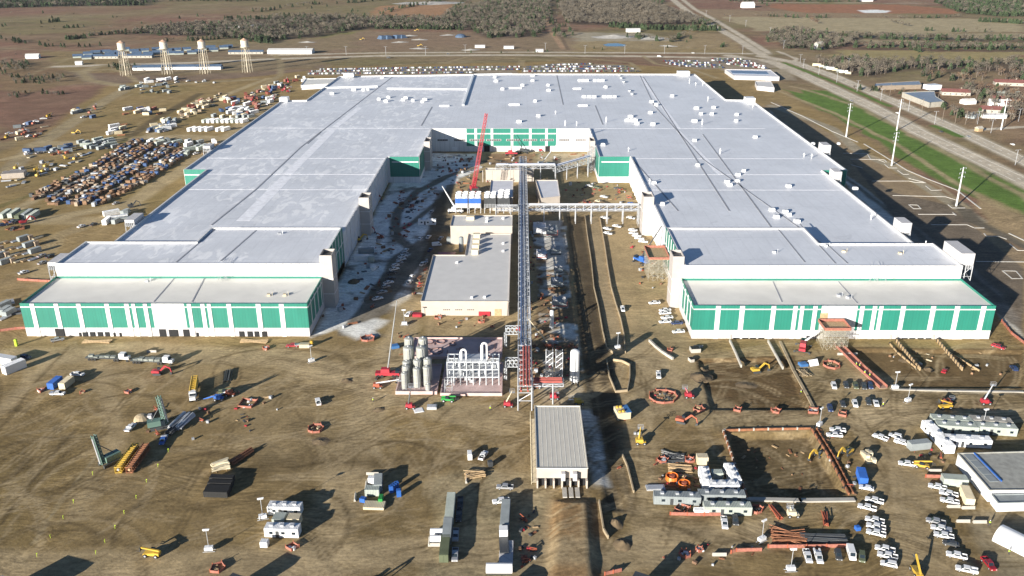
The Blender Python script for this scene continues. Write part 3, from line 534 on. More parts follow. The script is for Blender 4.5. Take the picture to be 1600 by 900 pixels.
# a bundle of scaffold tubes leaning over each upper front wall
for u,v_ in ((355,404),(1368,412)):
    x_,y_=gp(u,v_,ZT-.7); q=MB()
    for k in range(46): a=r.uniform(-3.4,3.4); b_=r.uniform(ZL-.5,ZT+.6); q.beam((x_+a,357+r.uniform(-1.6,1.4) if b_<ZT-.5 else y_,b_),(x_+a+r.uniform(-1.6,1.6),357-r.uniform(.6,2.2),max(ZL-.7,b_-r.uniform(.6,2.4))),.07)
    q.build('scaffold_tubes',STEEL); tag(bpy.context.scene.collection.objects[-1],'tangle of thin scaffold tubes against the upper white wall of the '+('left' if u<800 else 'right')+' wing','scaffold')
# ---------------- plant buildings inside the courtyard
def snap(P_,tol=2.6):
    P_=[list(p) for p in P_]
    for k in (0,1):
        vals=sorted(p[k] for p in P_); used=[]
        for p in P_:
            g=[q for q in P_ if abs(q[k]-p[k])<tol]; p.append(sum(q[k] for q in g)/len(g))
    return [(p[2],p[3]) for p in P_]
def bldg(name,label,pts,z,wall,rf,base=0,par=.5,cat='building',group=None,world=False,parts=None):
    P_=pts if world else snap([gp(u,v,z) for u,v in pts]); cx=sum(p[0] for p in P_)/len(P_); cy=sum(p[1] for p in P_)/len(P_)
    t=thing(name,label,cat,(cx,cy,base),0,group); Q=[(a-cx,b-cy) for a,b in P_]
    MB().prism(Q,0,z-base-par,top=False).build('wall',wall,t)
    A=sum(Q[i][0]*Q[(i+1)%len(Q)][1]-Q[(i+1)%len(Q)][0]*Q[i][1] for i in range(len(Q))); Q2=Q if A>0 else Q[::-1]
    r_=MB().add([(a,b,z-base-par) for a,b in Q2],[tuple(range(len(Q2)))]).build('roof',rf,t)
    q=MB(); n_=len(Q2)
    for i in range(n_):
        a,b=Vector(Q2[i]),Vector(Q2[(i+1)%n_]); d=(b-a); q.rbox((a.x+b.x)/2,(a.y+b.y)/2,z-base-par-.01,d.length+.3+.004*i,.3,par*.6+.02*i+.1,math.atan2(d.y,d.x))
    q.build('roof_edge',wall if par>.3 else rf,t)
    return t,Q2
GR=mat('grey_roof',(.66,.65,.63),.6,var=.06,scale=.2); BGR=mat('pale_membrane',(.70,.70,.73),.5,var=.06,scale=.2)
t,Q=bldg('process_building','long low tan building with an L-shaped grey roof beside the pipe rack',[(657.5,470),(795,470),(797,392),(799,365),(731,365),(728,398),(677,398)],7,TANW,GR)
x0=min(p[0] for p in Q); x1=max(p[0] for p in Q); y0=min(p[1] for p in Q)
for k in range(3):
    q=MB(); 
    for j in range(4): q.box(x0+9.5+k*5.2+j*.8,x0+10.0+k*5.2+j*.8,y0-.08,y0,2.6,3.0)
    q.build('window',DARK,t)
MB().box(x1-6.2,x1-3.2,y0-.12,y0,0,3.2).build('door',WOOD,t)
for u,v_ in ((745,372),(744,381),(743,389),(742,397)):
    a,b=gp(u,v_,6.5); o=MB().rbox(a-t.location.x,b-t.location.y,6.5,3.3,2.2,2.6).build('roof_unit',TANP,t)
for u,v_ in ((714,411),(757,465),(786,393),(786,381),(737,466)): a,b=gp(u,v_,6.5); MB().rbox(a-t.location.x,b-t.location.y,6.5,1.1,.9,.9).build('roof_vent',WPAINT,t)
t,Q=bldg('compressor_hall','taller tan hall with a pale flat roof in front of the cooling towers',[(703,353),(800,352),(801,336),(708,336)],10.5,TANW,GR)
a,b=gp(735,343,10); MB().rbox(a-t.location.x,b-t.location.y,10,4.2,2.4,2).build('roof_unit',TANP,t)
for u,v_ in ((761,342),(760,347),(786,342)): a,b=gp(u,v_,10); MB().rbox(a-t.location.x,b-t.location.y,10,1.2,1.2,1.2).build('roof_vent',WPAINT,t)
t,Q=bldg('utility_hall','pale roofed hall behind the white cooling towers',[(764,306),(800,308),(803,281),(768,281)],9,TANW,BGR)
t,Q=bldg('pump_hall','pale flat-roofed hall on the far right side of the pipe rack',[(846,309),(874,306),(872,281),(837,281)],9,TANW,BGR)
for k in range(4): MB().box(-1+k*2.2,-.2+k*2.2,min(p[1] for p in Q)-.1,min(p[1] for p in Q),0,2.2).build('door',DARK,t)
t,Q=bldg('process_house','row of tall tan blocks under the far pipe bridge',[(758,265),(834,265),(834,262),(760,262)],8.5,TANW,CREAMROOF,parts=None)
for k in range(6): MB().box(-18+k*6,-17.6+k*6,min(p[1] for p in Q)-.14,min(p[1] for p in Q)-.02,0,8).build('wall_rib',BEIGE,t)
t,Q=bldg('front_plant_building','low building with ribbed cream roof and open bays nearest the viewer',[(837,634),(907,634),(917,731),(837,731)],6.2,TANW,mat('ribbed_cream_roof',(.60,.57,.50),.6,var=.05),par=.25)
x0=min(p[0] for p in Q); x1=max(p[0] for p in Q); y0=min(p[1] for p in Q); y1=max(p[1] for p in Q)
for k in range(11): xx=x0+.6+(x1-x0-1.2)*k/10; MB().box(xx-.07,xx+.07,y0+.35,y1-.3,5.94,5.99).build('roof_rib',CREAMROOF,t)
for k in range(6): xx=x0+.2+(x1-x0-.4)*k/6; MB().box(xx+.3,xx+2.1,y0-.16,y0-.02,.1,2.6).build('bay_opening',DARK,t)
for k in range(7): xx=x0+.2+(x1-x0-.4)*k/6; MB().box(xx-.2,xx+.25,y0-1.6,y0-.18,0,2.7).build('bay_wall',TANW,t)
for xx in (x0+7.3,x0+10.8): MB().box(xx,xx+1.2,y0-1.7,y0-.2,2.7,5.2).build('duct',LGREY,t)
q=MB()
for k in range(3): q.box(x0+7.6+k*1.9,x0+8.9+k*1.9,y0-6.5,y0-1.7,.1,.5)
q.build('loading_ramp',CONC,t)
q=MB()
for s_ in (x0-1.5,): 
    for k in range(12): yy=y0+.5+(y1-y0-1)*k/11; q.beam((s_,yy,0),(s_,yy,4.2),.13)
    for z_ in (1.2,2.6,4.2): q.beam((s_,y0,z_),(s_,y1,z_),.12)
q.box(x0-1.6,x0-.1,y0,y1,1.0,1.1); q.build('side_gantry',TANP,t)
# ---------------- cooling towers
def cool(u0,u1,v_,rows,blue,label):
    x0=gp(u0,v_,3.2)[0]; x1=gp(u1,v_,3.2)[0]; y0=gp(u0,v_,3.2)[1]; w_=x1-x0; dy=4.2
    t=thing('cooling_tower',label,'cooling tower',((x0+x1)/2,y0,0),0,'cooling tower banks behind the tan hall'); n_=rows
    MB().box(-w_/2+.15,w_/2-.15,0,n_*dy,3.2,9.2).build('casing',DGREY if not blue else LGREY,t)
    if blue: MB().box(-w_/2+.2,w_/2-.2,-.12,-.01,6,9).build('blue_sheet',BLUE,t)
    q=MB()
    for k in range(8): xx=-w_/2+.5+k*(w_-1)/7; q.box(xx-.1,xx+.1,-.2,-.02,3.3,5.8)
    for k in range(3): q.box(-w_/2+.2,w_/2-.2,-.25,-.21,3.6+k*.8,3.75+k*.8)
    q.build('louvre',STEEL,t)
    for a in (-1,1):
        for k in range(n_):
            q=MB(); N=16; R=w_/4-.12
            for z0_,z1_,r0,r1 in ((9.2,10.2,R,R*.88),(10.2,11.2,R*.88,R*.97)): q.tube((a*w_/4,dy*(k+.5),z0_),(a*w_/4,dy*(k+.5),z1_),r0,N,r1,False)
            f=q.build('fan_ring',WPAINT,t)
            q=MB(); q.tube((a*w_/4,dy*(k+.5),9.3),(a*w_/4,dy*(k+.5),9.5),R*.8,N)
            q.build('fan_deck',DGREY,f)
            q=MB()
            for j in range(4): an=math.pi/4*j+.2*k; q.rbox(a*w_/4,dy*(k+.5),10.6,R*1.7,.22,.08,an)
            q.build('fan_blade',STEEL,f)
    for a in (-1,0,1):
        for k in (0,n_*dy): MB().box(a*(w_/2-.4)-.2,a*(w_/2-.4)+.2,k-.2 if k==0 else k-.3,k+.2 if k==0 else k-.01,0,3.2).build('leg',STEEL,t)
cool(711,731.5,325,2,True,'leftmost cooling tower with a blue sheeted front'); cool(732,752,325,2,True,'second cooling tower from the left, blue sheet on its front')
cool(756,775.5,325,2,False,'third cooling tower with dark louvred front'); cool(777,797,325,3,False,'rightmost and deepest cooling tower with six fan rings')
# ---------------- pipe racks
def rack(name,label,ax,lo,hi,c0,c1,z0,z1,pipes,step=6,legs=True,pm=None,base=0):
    # ax 'y': runs along y between lo..hi, c0..c1 in x
    t=thing(name,label,'pipe rack',((c0+c1)/2,(lo+hi)/2,base) if ax=='y' else ((lo+hi)/2,(c0+c1)/2,base)); ox,oy=t.location.x,t.location.y
    V=(lambda l,c,z:(c-ox,l-oy,z-base)) if ax=='y' else (lambda l,c,z:(l-ox,c-oy,z-base))
    n_=max(1,round((hi-lo)/step)); q=MB()
    for i in range(n_+1):
        l=lo+(hi-lo)*i/n_
        lg=MB()
        for c_ in (c0,c1):
            if legs and i%2==0: lg.beam(V(l,c_,base),V(l,c_,z0),.42)
            q.beam(V(l,c_,z0),V(l,c_,z1),.26)
        if legs and i%2==0: lg.beam(V(l,c0,z0*.55),V(l,c1,z0*.55),.25).beam(V(l,c0,z0*.55),V(l,c1,z0),.16); lg.build('trestle',STEEL,t)
        for z_ in (z0,z1): q.beam(V(l,c0,z_),V(l,c1,z_),.26)
        if i<n_:
            l2=lo+(hi-lo)*(i+1)/n_
            for c_ in (c0,c1): q.beam(V(l,c_,z0 if i%2 else z1),V(l2,c_,z1 if i%2 else z0),.18)
            q.beam(V(l,c0,z1),V(l2,c1,z1),.15)
    for c_ in (c0,c1):
        for z_ in (z0,z1): q.beam(V(lo,c_,z_),V(hi,c_,z_),.28)
    q.build('truss',STEEL,t)
    for k,(fr,z_,r_,m_) in enumerate(pipes):
        c_=c0+(c1-c0)*fr; MB().tube(V(lo+.4,c_,z_),V(hi-.4,c_,z_),r_,8).build('pipe',m_,t)
    return t
PB=mat('blue_grey_pipe',(.13,.18,.30),.4,.3); PR=mat('red_pipe',(.42,.11,.09),.5); PWt=WPAINT
rack('pipe_rack','long elevated steel pipe rack running down the middle of the courtyard','y',300,598,-.6,4.2,7,9.6,[(.2,7.5,.4,PB),(.42,7.5,.32,PB),(.65,7.4,.38,STEEL),(.85,7.5,.25,STEEL),(.25,9.9,.34,PB),(.55,9.9,.22,STEEL)])
t=rack('pipe_rack','front end of the central pipe rack carrying red pipes','y',268,299.6,-.6,4.2,7,9.6,[(.2,7.5,.35,PR),(.4,9.7,.35,PR),(.62,9.7,.35,PR),(.85,9.7,.3,PR),(.7,7.5,.3,PR)],step=4)
for a in (270,): pass
rack('pipe_bridge','short pipe bridge with red pipes turning right at the front of the rack','x',4.5,15.2,272.5,277,7,8,[(.2,8.4,.38,PR),(.5,8.4,.38,PR),(.8,8.4,.38,PR)],step=3.5)
xa=gp(735,326,8)[0]; xb=gp(998,326,8)[0]; yb=gp(850,327,8)[1]
rack('pipe_bridge','wide trestle pipe bridge crossing the courtyard to the right wing tower','x',4.6,xb,yb-2,yb+2.4,7.6,10.6,[(.2,8.1,.4,STEEL),(.5,8.1,.3,PB),(.7,10.9,.35,STEEL),(.35,10.9,.3,PWt)],step=4.5)
rack('pipe_bridge','pipe bridge linking the cooling towers to the central rack','x',gp(775,328,8)[0],-1.0,yb-2,yb+1.6,7.6,10,[(.3,8.1,.35,STEEL),(.7,10.3,.35,STEEL)],step=4)
yf=gp(850,263,9)[1]
rack('pipe_bridge','far pipe bridge above the tan blocks','x',gp(775,262,9)[0],gp(868,262,9)[0],yf,yf+4.5,8.8,11,[(.3,11.3,.5,PWt),(.7,11.3,.5,PB)],step=5)
# slanting far bridge up to the right wing
t=thing('pipe_bridge','slanting pipe bridge rising to the far right corner of the courtyard','pipe rack',(*gp(868,262,0),0)); ox,oy=t.location.x,t.location.y
p0=Vector((*gp(866,264,8),8)); p1=Vector((*gp(922,248,12),12)); q=MB(); o_=Vector((ox,oy,0)); q.lattice(p0-o_,p1-o_,4.0,9,.22); q.build('truss',STEEL,t)
for k in (-1,0,1): MB().tube(p0-o_+Vector((0,k*1.1,2.2)),p1-o_+Vector((0,k*1.1,2.2)),.42,8).build('pipe',PB if k else PWt,t)
for f_ in (.05,.35,.65,.95): c_=p0.lerp(p1,f_)-o_; q=MB(); q.beam(c_+Vector((0,-2,0)),(c_.x,c_.y-2,0),.35); q.beam(c_+Vector((0,2,0)),(c_.x,c_.y+2,0),.35); q.beam((c_.x,c_.y-2,c_.z*.5),(c_.x,c_.y+2,c_.z*.5),.3); q.build('trestle',STEEL,t)
# stair scaffold at right wall far corner
def scaff(name,label,u,v_,w_,d_,h,m=STEEL,lift=2.2,bay=2.2,xy=None,deck=None,cat='scaffold'):
    x_,y_=xy or gp(u,v_); t=thing(name,label,cat,(x_,y_,0)); nx_=max(1,round(w_/bay)); nd=max(1,round(d_/bay)); nz=max(1,round(h/lift))
    q=MB(); b=MB()
    for i in range(nx_+1):
        for j in range(nd+1): q.beam((w_*i/nx_-w_/2,d_*j/nd-d_/2,0),(w_*i/nx_-w_/2,d_*j/nd-d_/2,h),.09)
    for k in range(1,nz+1):
        z_=h*k/nz
        for i in range(nx_+1): q.beam((w_*i/nx_-w_/2,-d_/2,z_),(w_*i/nx_-w_/2,d_/2,z_),.08)
        for j in range(nd+1): q.beam((-w_/2,d_*j/nd-d_/2,z_),(w_/2,d_*j/nd-d_/2,z_),.08)
        for i in range(nx_):
            a,c_=(k+i)%2,(k+i+1)%2; b.beam((w_*(i+a)/nx_-w_/2,-d_/2,z_-h/nz),(w_*(i+c_)/nx_-w_/2,-d_/2,z_),.07)
            b.beam((w_*(i+a)/nx_-w_/2,d_/2,z_-h/nz),(w_*(i+c_)/nx_-w_/2,d_/2,z_),.07)
    q.build('frame',m,t); b.build('brace',m,t); 
    q=MB()
    for k in range(1,nz+1,2): q.box(-w_/2,w_/2,-d_/2+.02,-d_/2+.9,h*k/nz-.06,h*k/nz)
    q.build('plank',WOOD,t)
    if deck:
        MB().box(-w_/2-.4,w_/2+.4,-d_/2-.4,d_/2+.4,h,h+.15).build('deck',WOOD,t)
        q=MB()
        for a in (-1,1): q.box(-w_/2-.4,w_/2+.4,a*(d_/2+.4)-.05,a*(d_/2+.4)+.05,h+.15,h+1.3); q.box(a*(w_/2+.4)-.05,a*(w_/2+.4)+.05,-d_/2-.34,d_/2+.34,h+.15,h+1.3)
        q.build('safety_mesh',deck,t)
    return t
MESH=mat('orange_mesh',(.33,.13,.095),.8,var=.25,scale=1.2)
TANSC=mat('weathered_tube',(.38,.36,.30),.6,.2,var=.3,scale=1)
scaff('stair_scaffold','tall scaffold tower in the far right corner of the courtyard',923,268,5,6,17,STEEL)
scaff('scaffold','dense scaffold tower with orange decking against the right wing',1024,430,9,16,11,TANSC,deck=MESH)
scaff('scaffold','scaffold tower with orange mesh deck at the doorway of the right front wall',0,0,9.5,8,8.6,TANSC,xy=(fpx(1297,520,326)[0]-1,320),deck=MESH,lift=1.7,bay=1.6)
scaff('scaffold','lattice scaffold beside the right wing tower under the pipe bridge',1000,352,3,8,11,STEEL)
# ---------------- gas plant: slabs, silos, steel frame
def slab(name,label,pts,h,m,z=0,cat='slab'):
    P_=snap([gp(*p) for p in pts],1.5); return tag(MB().prism(P_,-.05,h).build(name,m),label,cat)
def slabw(label,x0,x1,y0,y1,h,m=PINK):
    t=thing('foundation_slab',label,'foundation',((x0+x1)/2,(y0+y1)/2,0)); a=(x1-x0)/2; b=(y1-y0)/2
    MB().box(-a,a,-b,b,-.1,h*.5).build('slab',m,t); q=MB()
    q.box(-a,a,-b,-b+.35,h*.5,h); q.box(-a,a,b-.35,b,h*.5,h); q.box(-a,-a+.35,-b+.35,b-.35,h*.5,h); q.box(a-.35,a,-b+.35,b-.35,h*.5,h); q.build('kerb',m,t); return t
sA=slabw('pink concrete basin under the cluster of silver silos',-44.8,-29.8,279.3,301,1.3); sB=slabw('pink concrete slab under the white steel process frame',-28.6,-6.4,278.4,303,1.1)
sC=slabw('wide empty pink foundation with ring footings behind the silos',-43.2,-7,307.5,325,1.2)
q=MB(); r=random.Random(2)
for cx_,cy_,R_ in ((-12,5,2),(-7,5.3,1.8),(-13.5,-3.5,2.6),(-8,-3.2,2.6),(-2,3,1.4)):
    for k in range(18): a=k*math.pi/9; a2=a+math.pi/9; q.rbox(cx_+R_*math.cos(a),cy_+R_*math.sin(a),.6,.75*R_*.5,.22,.4,a+math.pi/2)
for k in range(12): q.rbox(r.uniform(-14,15),r.uniform(-6,7),.6,r.uniform(1,3.5),.3,.35,r.choice((0,math.pi/2)))
q.build('ring_footing',mat('dark_pink',(.25,.16,.15)),sC)
def silo(u,yb_,R_,h,label,m=None,name='silo'):
    x_=fpx(u,600,yb_)[0]; t=thing(name,label,'silo',(x_,yb_,.65),0,'silver silos on the pink basin')
    MB().tube((0,0,.6),(0,0,h-R_*.35),R_,20,caps=False).build('shell',m or SILOM,t,smooth=False); MB().dome((0,0,h-R_*.35),R_,R_*.35,20).build('domed_top',m or SILOM,t)
    q=MB(); 
    for k in range(4): a=math.pi/4+k*math.pi/2; q.beam((R_*.8*math.cos(a),R_*.8*math.sin(a),0),(R_*.8*math.cos(a),R_*.8*math.sin(a),1.2),.2)
    q.build('skirt',STEEL,t); q=MB().tube((R_*.3,-R_*1.04,.6),(R_*.3,-R_*1.04,h-R_*.3),.09,5).tube((R_*.6,-R_*.92,.6),(R_*.6,-R_*.92,h-R_*.3),.07,5).tube((0,0,h-.05),(0,0,h+.35),.35,8); q.build('piping',STEEL,t)
    q=MB(); 
    for z_ in (h*.3,h*.6): q.tube((0,0,z_),(0,0,z_+.15),R_+.03,20)
    q.build('band',STEEL,t)
SILOM=mat('brushed_silo',(.40,.41,.38),.4,.25,var=.08)
for u,y_,R_,h,l in ((642.5,298.5,1.8,13,'tall silver silo, back left of the silo cluster'),(664,298.5,1.8,13,'tall silver silo, back right of the silo cluster'),(640.5,293,1.9,12,'tall silver silo just in front of the back left one'),(660.5,293,1.9,12,'tall silver silo just in front of the back right one'),(637,288,1.5,8.6,'mid-height silver silo on the left of the cluster, second row'),(653.5,288,1.5,9.2,'mid-height silver silo in the middle of the second row'),(669.5,288.5,1.5,9.4,'mid-height silver silo on the right of the second row'),
  (635.5,285,1.4,8.3,'silver silo in the third row on the left'),(652,283.2,1.35,8.2,'silver silo front and centre of the cluster'),(667.5,284.5,1.4,8.2,'silver silo in the third row on the right'),(632.5,282,1.15,6.9,'slim silver silo at the front left corner of the basin'),(668.5,280.8,1.0,2.9,'short squat tank at the front right corner of the basin')): silo(u,y_,R_,h,l)
PWS=mat('painted_steel',(.50,.53,.56),.5)
t=thing('process_structure','white painted three-storey steel process frame full of pipework','steel frame',(-17,288.5,.5)); q=MB(); nxb=8
for i in range(nxb+1):
    x_=-9.4+18.8*i/nxb
    for y_ in (-3,0,3.5): q.beam((x_,y_,0),(x_,y_,9.5),.3)
for z_ in (3.2,6.3,9.3):
    for y_ in (-3,0,3.5): q.beam((-9.4,y_,z_),(9.4,y_,z_),.34)
    for i in range(nxb+1): x_=-9.4+18.8*i/nxb; q.beam((x_,-3,z_),(x_,3.5,z_),.3)
q.build('frame',PWS,t)
for z_ in (3.3,6.4): MB().box(-9.2,9.2,-2.6,3.2,z_,z_+.06).build('floor_grating',STEEL,t)
MB().box(-5.6,5,-2.6,3.2,9.45,9.6).build('top_deck',STEEL,t)
q=MB(); r=random.Random(8)
for k in range(60): x_=r.uniform(-9,9); y_=r.uniform(-2.5,3); z_=r.choice((.4,3.5,6.6)); q.tube((x_,y_,z_),(x_,y_,z_+r.uniform(1,2.4)),r.uniform(.15,.45),7)
for k in range(14): z_=r.uniform(.6,9); x_=r.uniform(-9,2); y_=r.uniform(-2.5,3); q.tube((x_,y_,z_),(x_+r.uniform(2,7),y_,z_),r.uniform(.1,.22),6)
q.build('pipework',PWS,t)
for x_,h in ((-4.4,12.6),(3.2,15.2)):
    q=MB(); q.tube((x_,-1,9.6),(x_,-1,h),.55,10)
    for k in range(8): a0=math.pi*k/8; a1=math.pi*(k+1)/8; q.tube((x_+.9-.9*math.cos(a0),-1,h+.9*math.sin(a0)),(x_+.9-.9*math.cos(a1),-1,h+.9*math.sin(a1)),.4,8)
    q.tube((x_+1.8,-1,h),(x_+1.8,-1,9.6),.35,8); q.build('bent_exhaust_pipe',WPAINT,t)
q=MB(); 
for i in range(12): q.beam((-9.4+1.7*i,-3.1,9.6),(-9.4+1.7*i,-3.1,10.6),.08)
q.beam((-9.4,-3.1,10.6),(9.4,-3.1,10.6),.08); q.beam((-9.4,-3.1,10.1),(9.4,-3.1,10.1),.06); q.build('railing',PWS,t)
scaff('stair_scaffold','white zigzag stair tower in front of the steel process frame',701,613,2.6,2,5.4,PWS)
def vtank(u,v_,R_,h,label):
    x_,y_=gp(u,v_); t=thing('gas_tank',label,'tank',(x_,y_,0)); MB().tube((0,0,1),(0,0,h-R_*.6),R_,20).build('shell',WPAINT,t); MB().dome((0,0,h-R_*.6),R_,R_*.6,20).build('domed_top',WPAINT,t)
    q=MB(); [q.beam((R_*.8*math.cos(a),R_*.8*math.sin(a),0),(R_*.8*math.cos(a),R_*.8*math.sin(a),1.1),.25) for a in (.8,2.4,4,5.5)]; q.build('skirt',STEEL,t)
    MB().tube((0,-R_-.15,.4),(0,-R_-.15,h*.8),.12,6).build('pipe',STEEL,t)
vtank(897.5,598,1.75,13.6,'tall bright white gas tank at the edge of the shaded lane'); vtank(862,514,.85,8.6,'slim white column tank behind the tall white one')
for u in (858,873): 
    x_,y_=gp(u,596); t=thing('vaporiser_tower','finned grey vaporiser tower, '+('left' if u==858 else 'right')+' of the pair beside the white tank','vaporiser',(x_,y_,0)); q=MB()
    for i in range(5):
        for j in range(3): q.box(-1.0+i*.5-.04,-1.0+i*.5+.04,-.8+j*.7,-.35+j*.7,.6,12.4)
    q.build('fins',STEEL,t); MB().lattice((0,0,0),(0,0,12.6),2.5,6,.14).build('frame',STEEL,t)
# side brackets of the rack
for v_,l in ((520,'upper'),(572,'lower')):
    y_=gp(792,v_+22)[1]; x_=gp(790,v_+22)[0]; t=thing('pipe_bridge',l+' white lattice stub on the left of the central pipe rack','pipe rack',(x_,y_,0)); q=MB()
    q.lattice((0,0,7.4),(-.9-x_,0,7.4),2.6,3,.16); q.build('truss',PWS,t); MB().lattice((0,0,0),(0,0,6.2),.9,4,.12).build('leg',PWS,t)
# snow-dusted packaged plant standing in the shade right of the rack
r=random.Random(4)
for i,(u,v_,L_,W_,h_,m_,l) in enumerate([(843,362,7,9,5.5,BGR,'pale roofed equipment house under the wide pipe bridge'),(862,366,6,10,5,GREYP,'grey roofed skid beside the pale equipment house'),(868,395,5,6,3.5,GREYP,'grey pump house in the snowy strip'),(846,402,5,7,4,BGR,'pale pump house half in the sun beside the rack'),(870,445,5.5,6,3.6,GREYP,'boxy grey skid on the snowy strip, mid-way along'),(874,478,6.5,6,4.2,GREYP,'large dark skid with red pipe behind the slim white tank'),(872,424,4,4,3,GREYP,'small grey skid on snow north of the boxy one')]):
    x_,y_=gp(u,v_); t=thing('equipment_skid',l,'machinery',(x_,y_,0)); MB().rbox(0,0,.3,L_,W_,h_*.7).build('enclosure',m_,t); q=MB()
    for k in range(5): q.rbox(r.uniform(-L_/2+.8,L_/2-.8),r.uniform(-W_/2+1,W_/2-1),.3+h_*.7,r.uniform(.6,1.6),r.uniform(.6,1.6),r.uniform(.3,1.2))
    q.build('roof_unit',LGREY,t); q=MB(); 
    q.box(-L_/2-.1,L_/2+.1,-W_/2-.1,W_/2+.1,0,.3); q.build('base_frame',DGREY,t)
    q=MB().tube((-L_/2,-W_/2-.4,1.4),(L_/2,-W_/2-.4,1.4),.22,7).tube((L_/2,-W_/2-.4,1.4),(L_/2,-W_/2-.4,h_*.8),.22,7); q.build('pipe',PR if i%2 else STEEL,t)
# ---------------- vehicles
def MM(mb,name,m): return mb.mesh(name,m)
def wheel(x,y,r=.4,w_=.28):
    q=MB().tube((x,y-w_/2,r),(x,y+w_/2,r),r,12); h=MB().tube((x,y-w_/2-.02,r),(x,y+w_/2+.02,r),r*.55,8)
    return ('wheel',MM(q,'wheel',BLACK),[('rim',MM(h,'rim',STEEL))])
SPEC={}
LAMP=mat('headlight_glass',(.7,.7,.68),.2); TAIL=mat('tail_light',(.4,.02,.02),.3)
def pickup(m,bed='open'):
    k=('pickup',m.name,bed)
    if k in SPEC: return SPEC[k]
    b=MB(); b.side([(-2.9,.55),(-2.9,.95),(-1.1,.98),(2.0,1.0),(2.85,.92),(2.95,.5)],-.98,.98)
    b.side([(-1.15,.97),(-1.0,1.75),(.75,1.78),(1.45,1.0)],-.86,.86)
    b.box(1.45,2.8,-.9,.9,.95,1.1)
    if bed=='open':
        b.box(-2.9,-2.78,-.98,.98,.9,1.3); b.box(-2.78,-1.12,-.98,-.86,.9,1.3); b.box(-2.78,-1.12,.86,.98,.9,1.3)
    parts=[('body',MM(b,'body',m),[])]
    if bed=='open': parts.append(('bed',MM(MB().box(-2.77,-1.13,-.85,.85,.985,1.02),'bed',DGREY),[]))
    elif bed=='flat': parts.append(('flatbed',MM(MB().box(-3.2,-1.2,-1.15,1.15,1.1,1.25).box(-1.3,-1.2,-1.1,1.1,1.25,1.9),'flatbed',STEEL),[]))
    else: parts.append(('service_body',MM(MB().box(-3.1,-1.2,-1.05,-.55,.7,1.55).box(-3.1,-1.2,.55,1.05,.7,1.55).box(-3.0,-1.2,-.55,.55,.7,1.0),'service_body',WPAINT),[]))
    w_=MB(); w_.side([(.80,1.69),(.86,1.70),(1.40,1.13),(1.33,1.10)],-.75,.75); w_.side([(.8,1.72),(1.44,1.06),(1.46,1.08),(.82,1.76)],-.74,.74); parts.append(('windshield',MM(w_,'windshield',GLASS),[]))
    parts.append(('rear_window',MM(MB().side([(-1.17,1.1),(-1.06,1.68),(-1.04,1.68),(-1.12,1.1)],-.7,.7),'rear_window',GLASS),[]))
    for s_ in (-1,1): parts.append(('side_window',MM(MB().side([(-.95,1.12),(-.88,1.66),(.68,1.68),(1.1,1.12)],s_*.86,s_*.89),'side_window',GLASS),[]))
    for s_ in (-1,1):
        parts.append(('headlight',MM(MB().box(2.86,2.96,s_*.7-.15,s_*.7+.15,.68,.86),'headlight',LAMP),[])); parts.append(('tail_light',MM(MB().box(-2.93,-2.86,s_*.86-.08,s_*.86+.08,.8,1.15),'tail_light',TAIL),[]))
        for x_ in (-1.9,1.85): parts.append(wheel(x_,s_*.86))
    SPEC[k]=('pickup_truck',parts); return SPEC[k]
def car(m,kind='suv'):
    k=(kind,m.name)
    if k in SPEC: return SPEC[k]
    b=MB(); L=2.4 if kind!='van' else 2.9; t=1.72 if kind=='suv' else (1.45 if kind=='sedan' else 2.35)
    if kind=='van':
        b.side([(-L,.45),(-L,2.2),(-L+.15,t),(1.6,t),(2.2,1.35),(2.85,1.1),(2.95,.45)],-.98,.98)
    else:
        b.side([(-L,.4),(-L,.9),(-L+.1,1.0),(1.1,1.02),(2.2,.9),(2.38,.4)],-.93,.93); b.side([(-2.25 if kind=='suv' else -1.9,1.0),(-2.0 if kind=='suv' else -1.2,t),(.35,t),(1.15,1.0)],-.80,.80)
    parts=[('body',MM(b,'body',m),[])]
    if kind=='van': parts.append(('windshield',MM(MB().side([(1.66,2.30),(1.68,2.33),(2.24,1.38),(2.2,1.36)],-.8,.8),'windshield',GLASS),[])); parts.append(('side_window',MM(MB().side([(.9,1.4),(.9,2.0),(1.6,2.0),(2.0,1.4)],-1.0,1.0),'side_window',GLASS),[]))
    else:
        parts.append(('windshield',MM(MB().side([(.36,t-.02),(.40,t),(1.16,1.05),(1.12,1.03)],-.72,.72),'windshield',GLASS),[]))
        for s_ in (-1,1): parts.append(('side_window',MM(MB().side([(-1.9 if kind=='suv' else -1.4,1.08),(-1.8 if kind=='suv' else -1.1,t-.12),(.28,t-.12),(.85,1.08)],s_*.80,s_*.83),'side_window',GLASS),[]))
        parts.append(('rear_window',MM(MB().side([(-2.26 if kind=='suv' else -1.9,1.1),(-2.08 if kind=='suv' else -1.3,t-.15),(-2.05 if kind=='suv' else -1.26,t-.15),(-2.2 if kind=='suv' else -1.85,1.1)],-.7,.7),'rear_window',GLASS),[]))
    for s_ in (-1,1):
        for x_ in (-1.45,1.5): parts.append(wheel(x_,s_*.82,.36,.24))
        parts.append(('headlight',MM(MB().box(2.32 if kind!='van' else 2.9,2.42 if kind!='van' else 3.0,s_*.65-.14,s_*.65+.14,.65,.8),'headlight',LAMP),[]))
    SPEC[k]=({'suv':'parked_suv','sedan':'parked_car','van':'cargo_van'}[kind],parts); return SPEC[k]
def at(u,v,du=1,dv=0,h=.8):
    x_,y_=gp(u,v,h); a,b=gp(u+du,v+dv,h); return x_,y_,gz(x_,y_),math.atan2(b-y_,a-x_)
def V(sp,u,v,du,dv,label,cat='pickup truck',group=None,sc=(.87,.87,.87)): return place(sp,*at(u,v,du,dv),label,cat,group,sc)
PKW=pickup(WPAINT); g1='pickups parked beside the foundation pit'
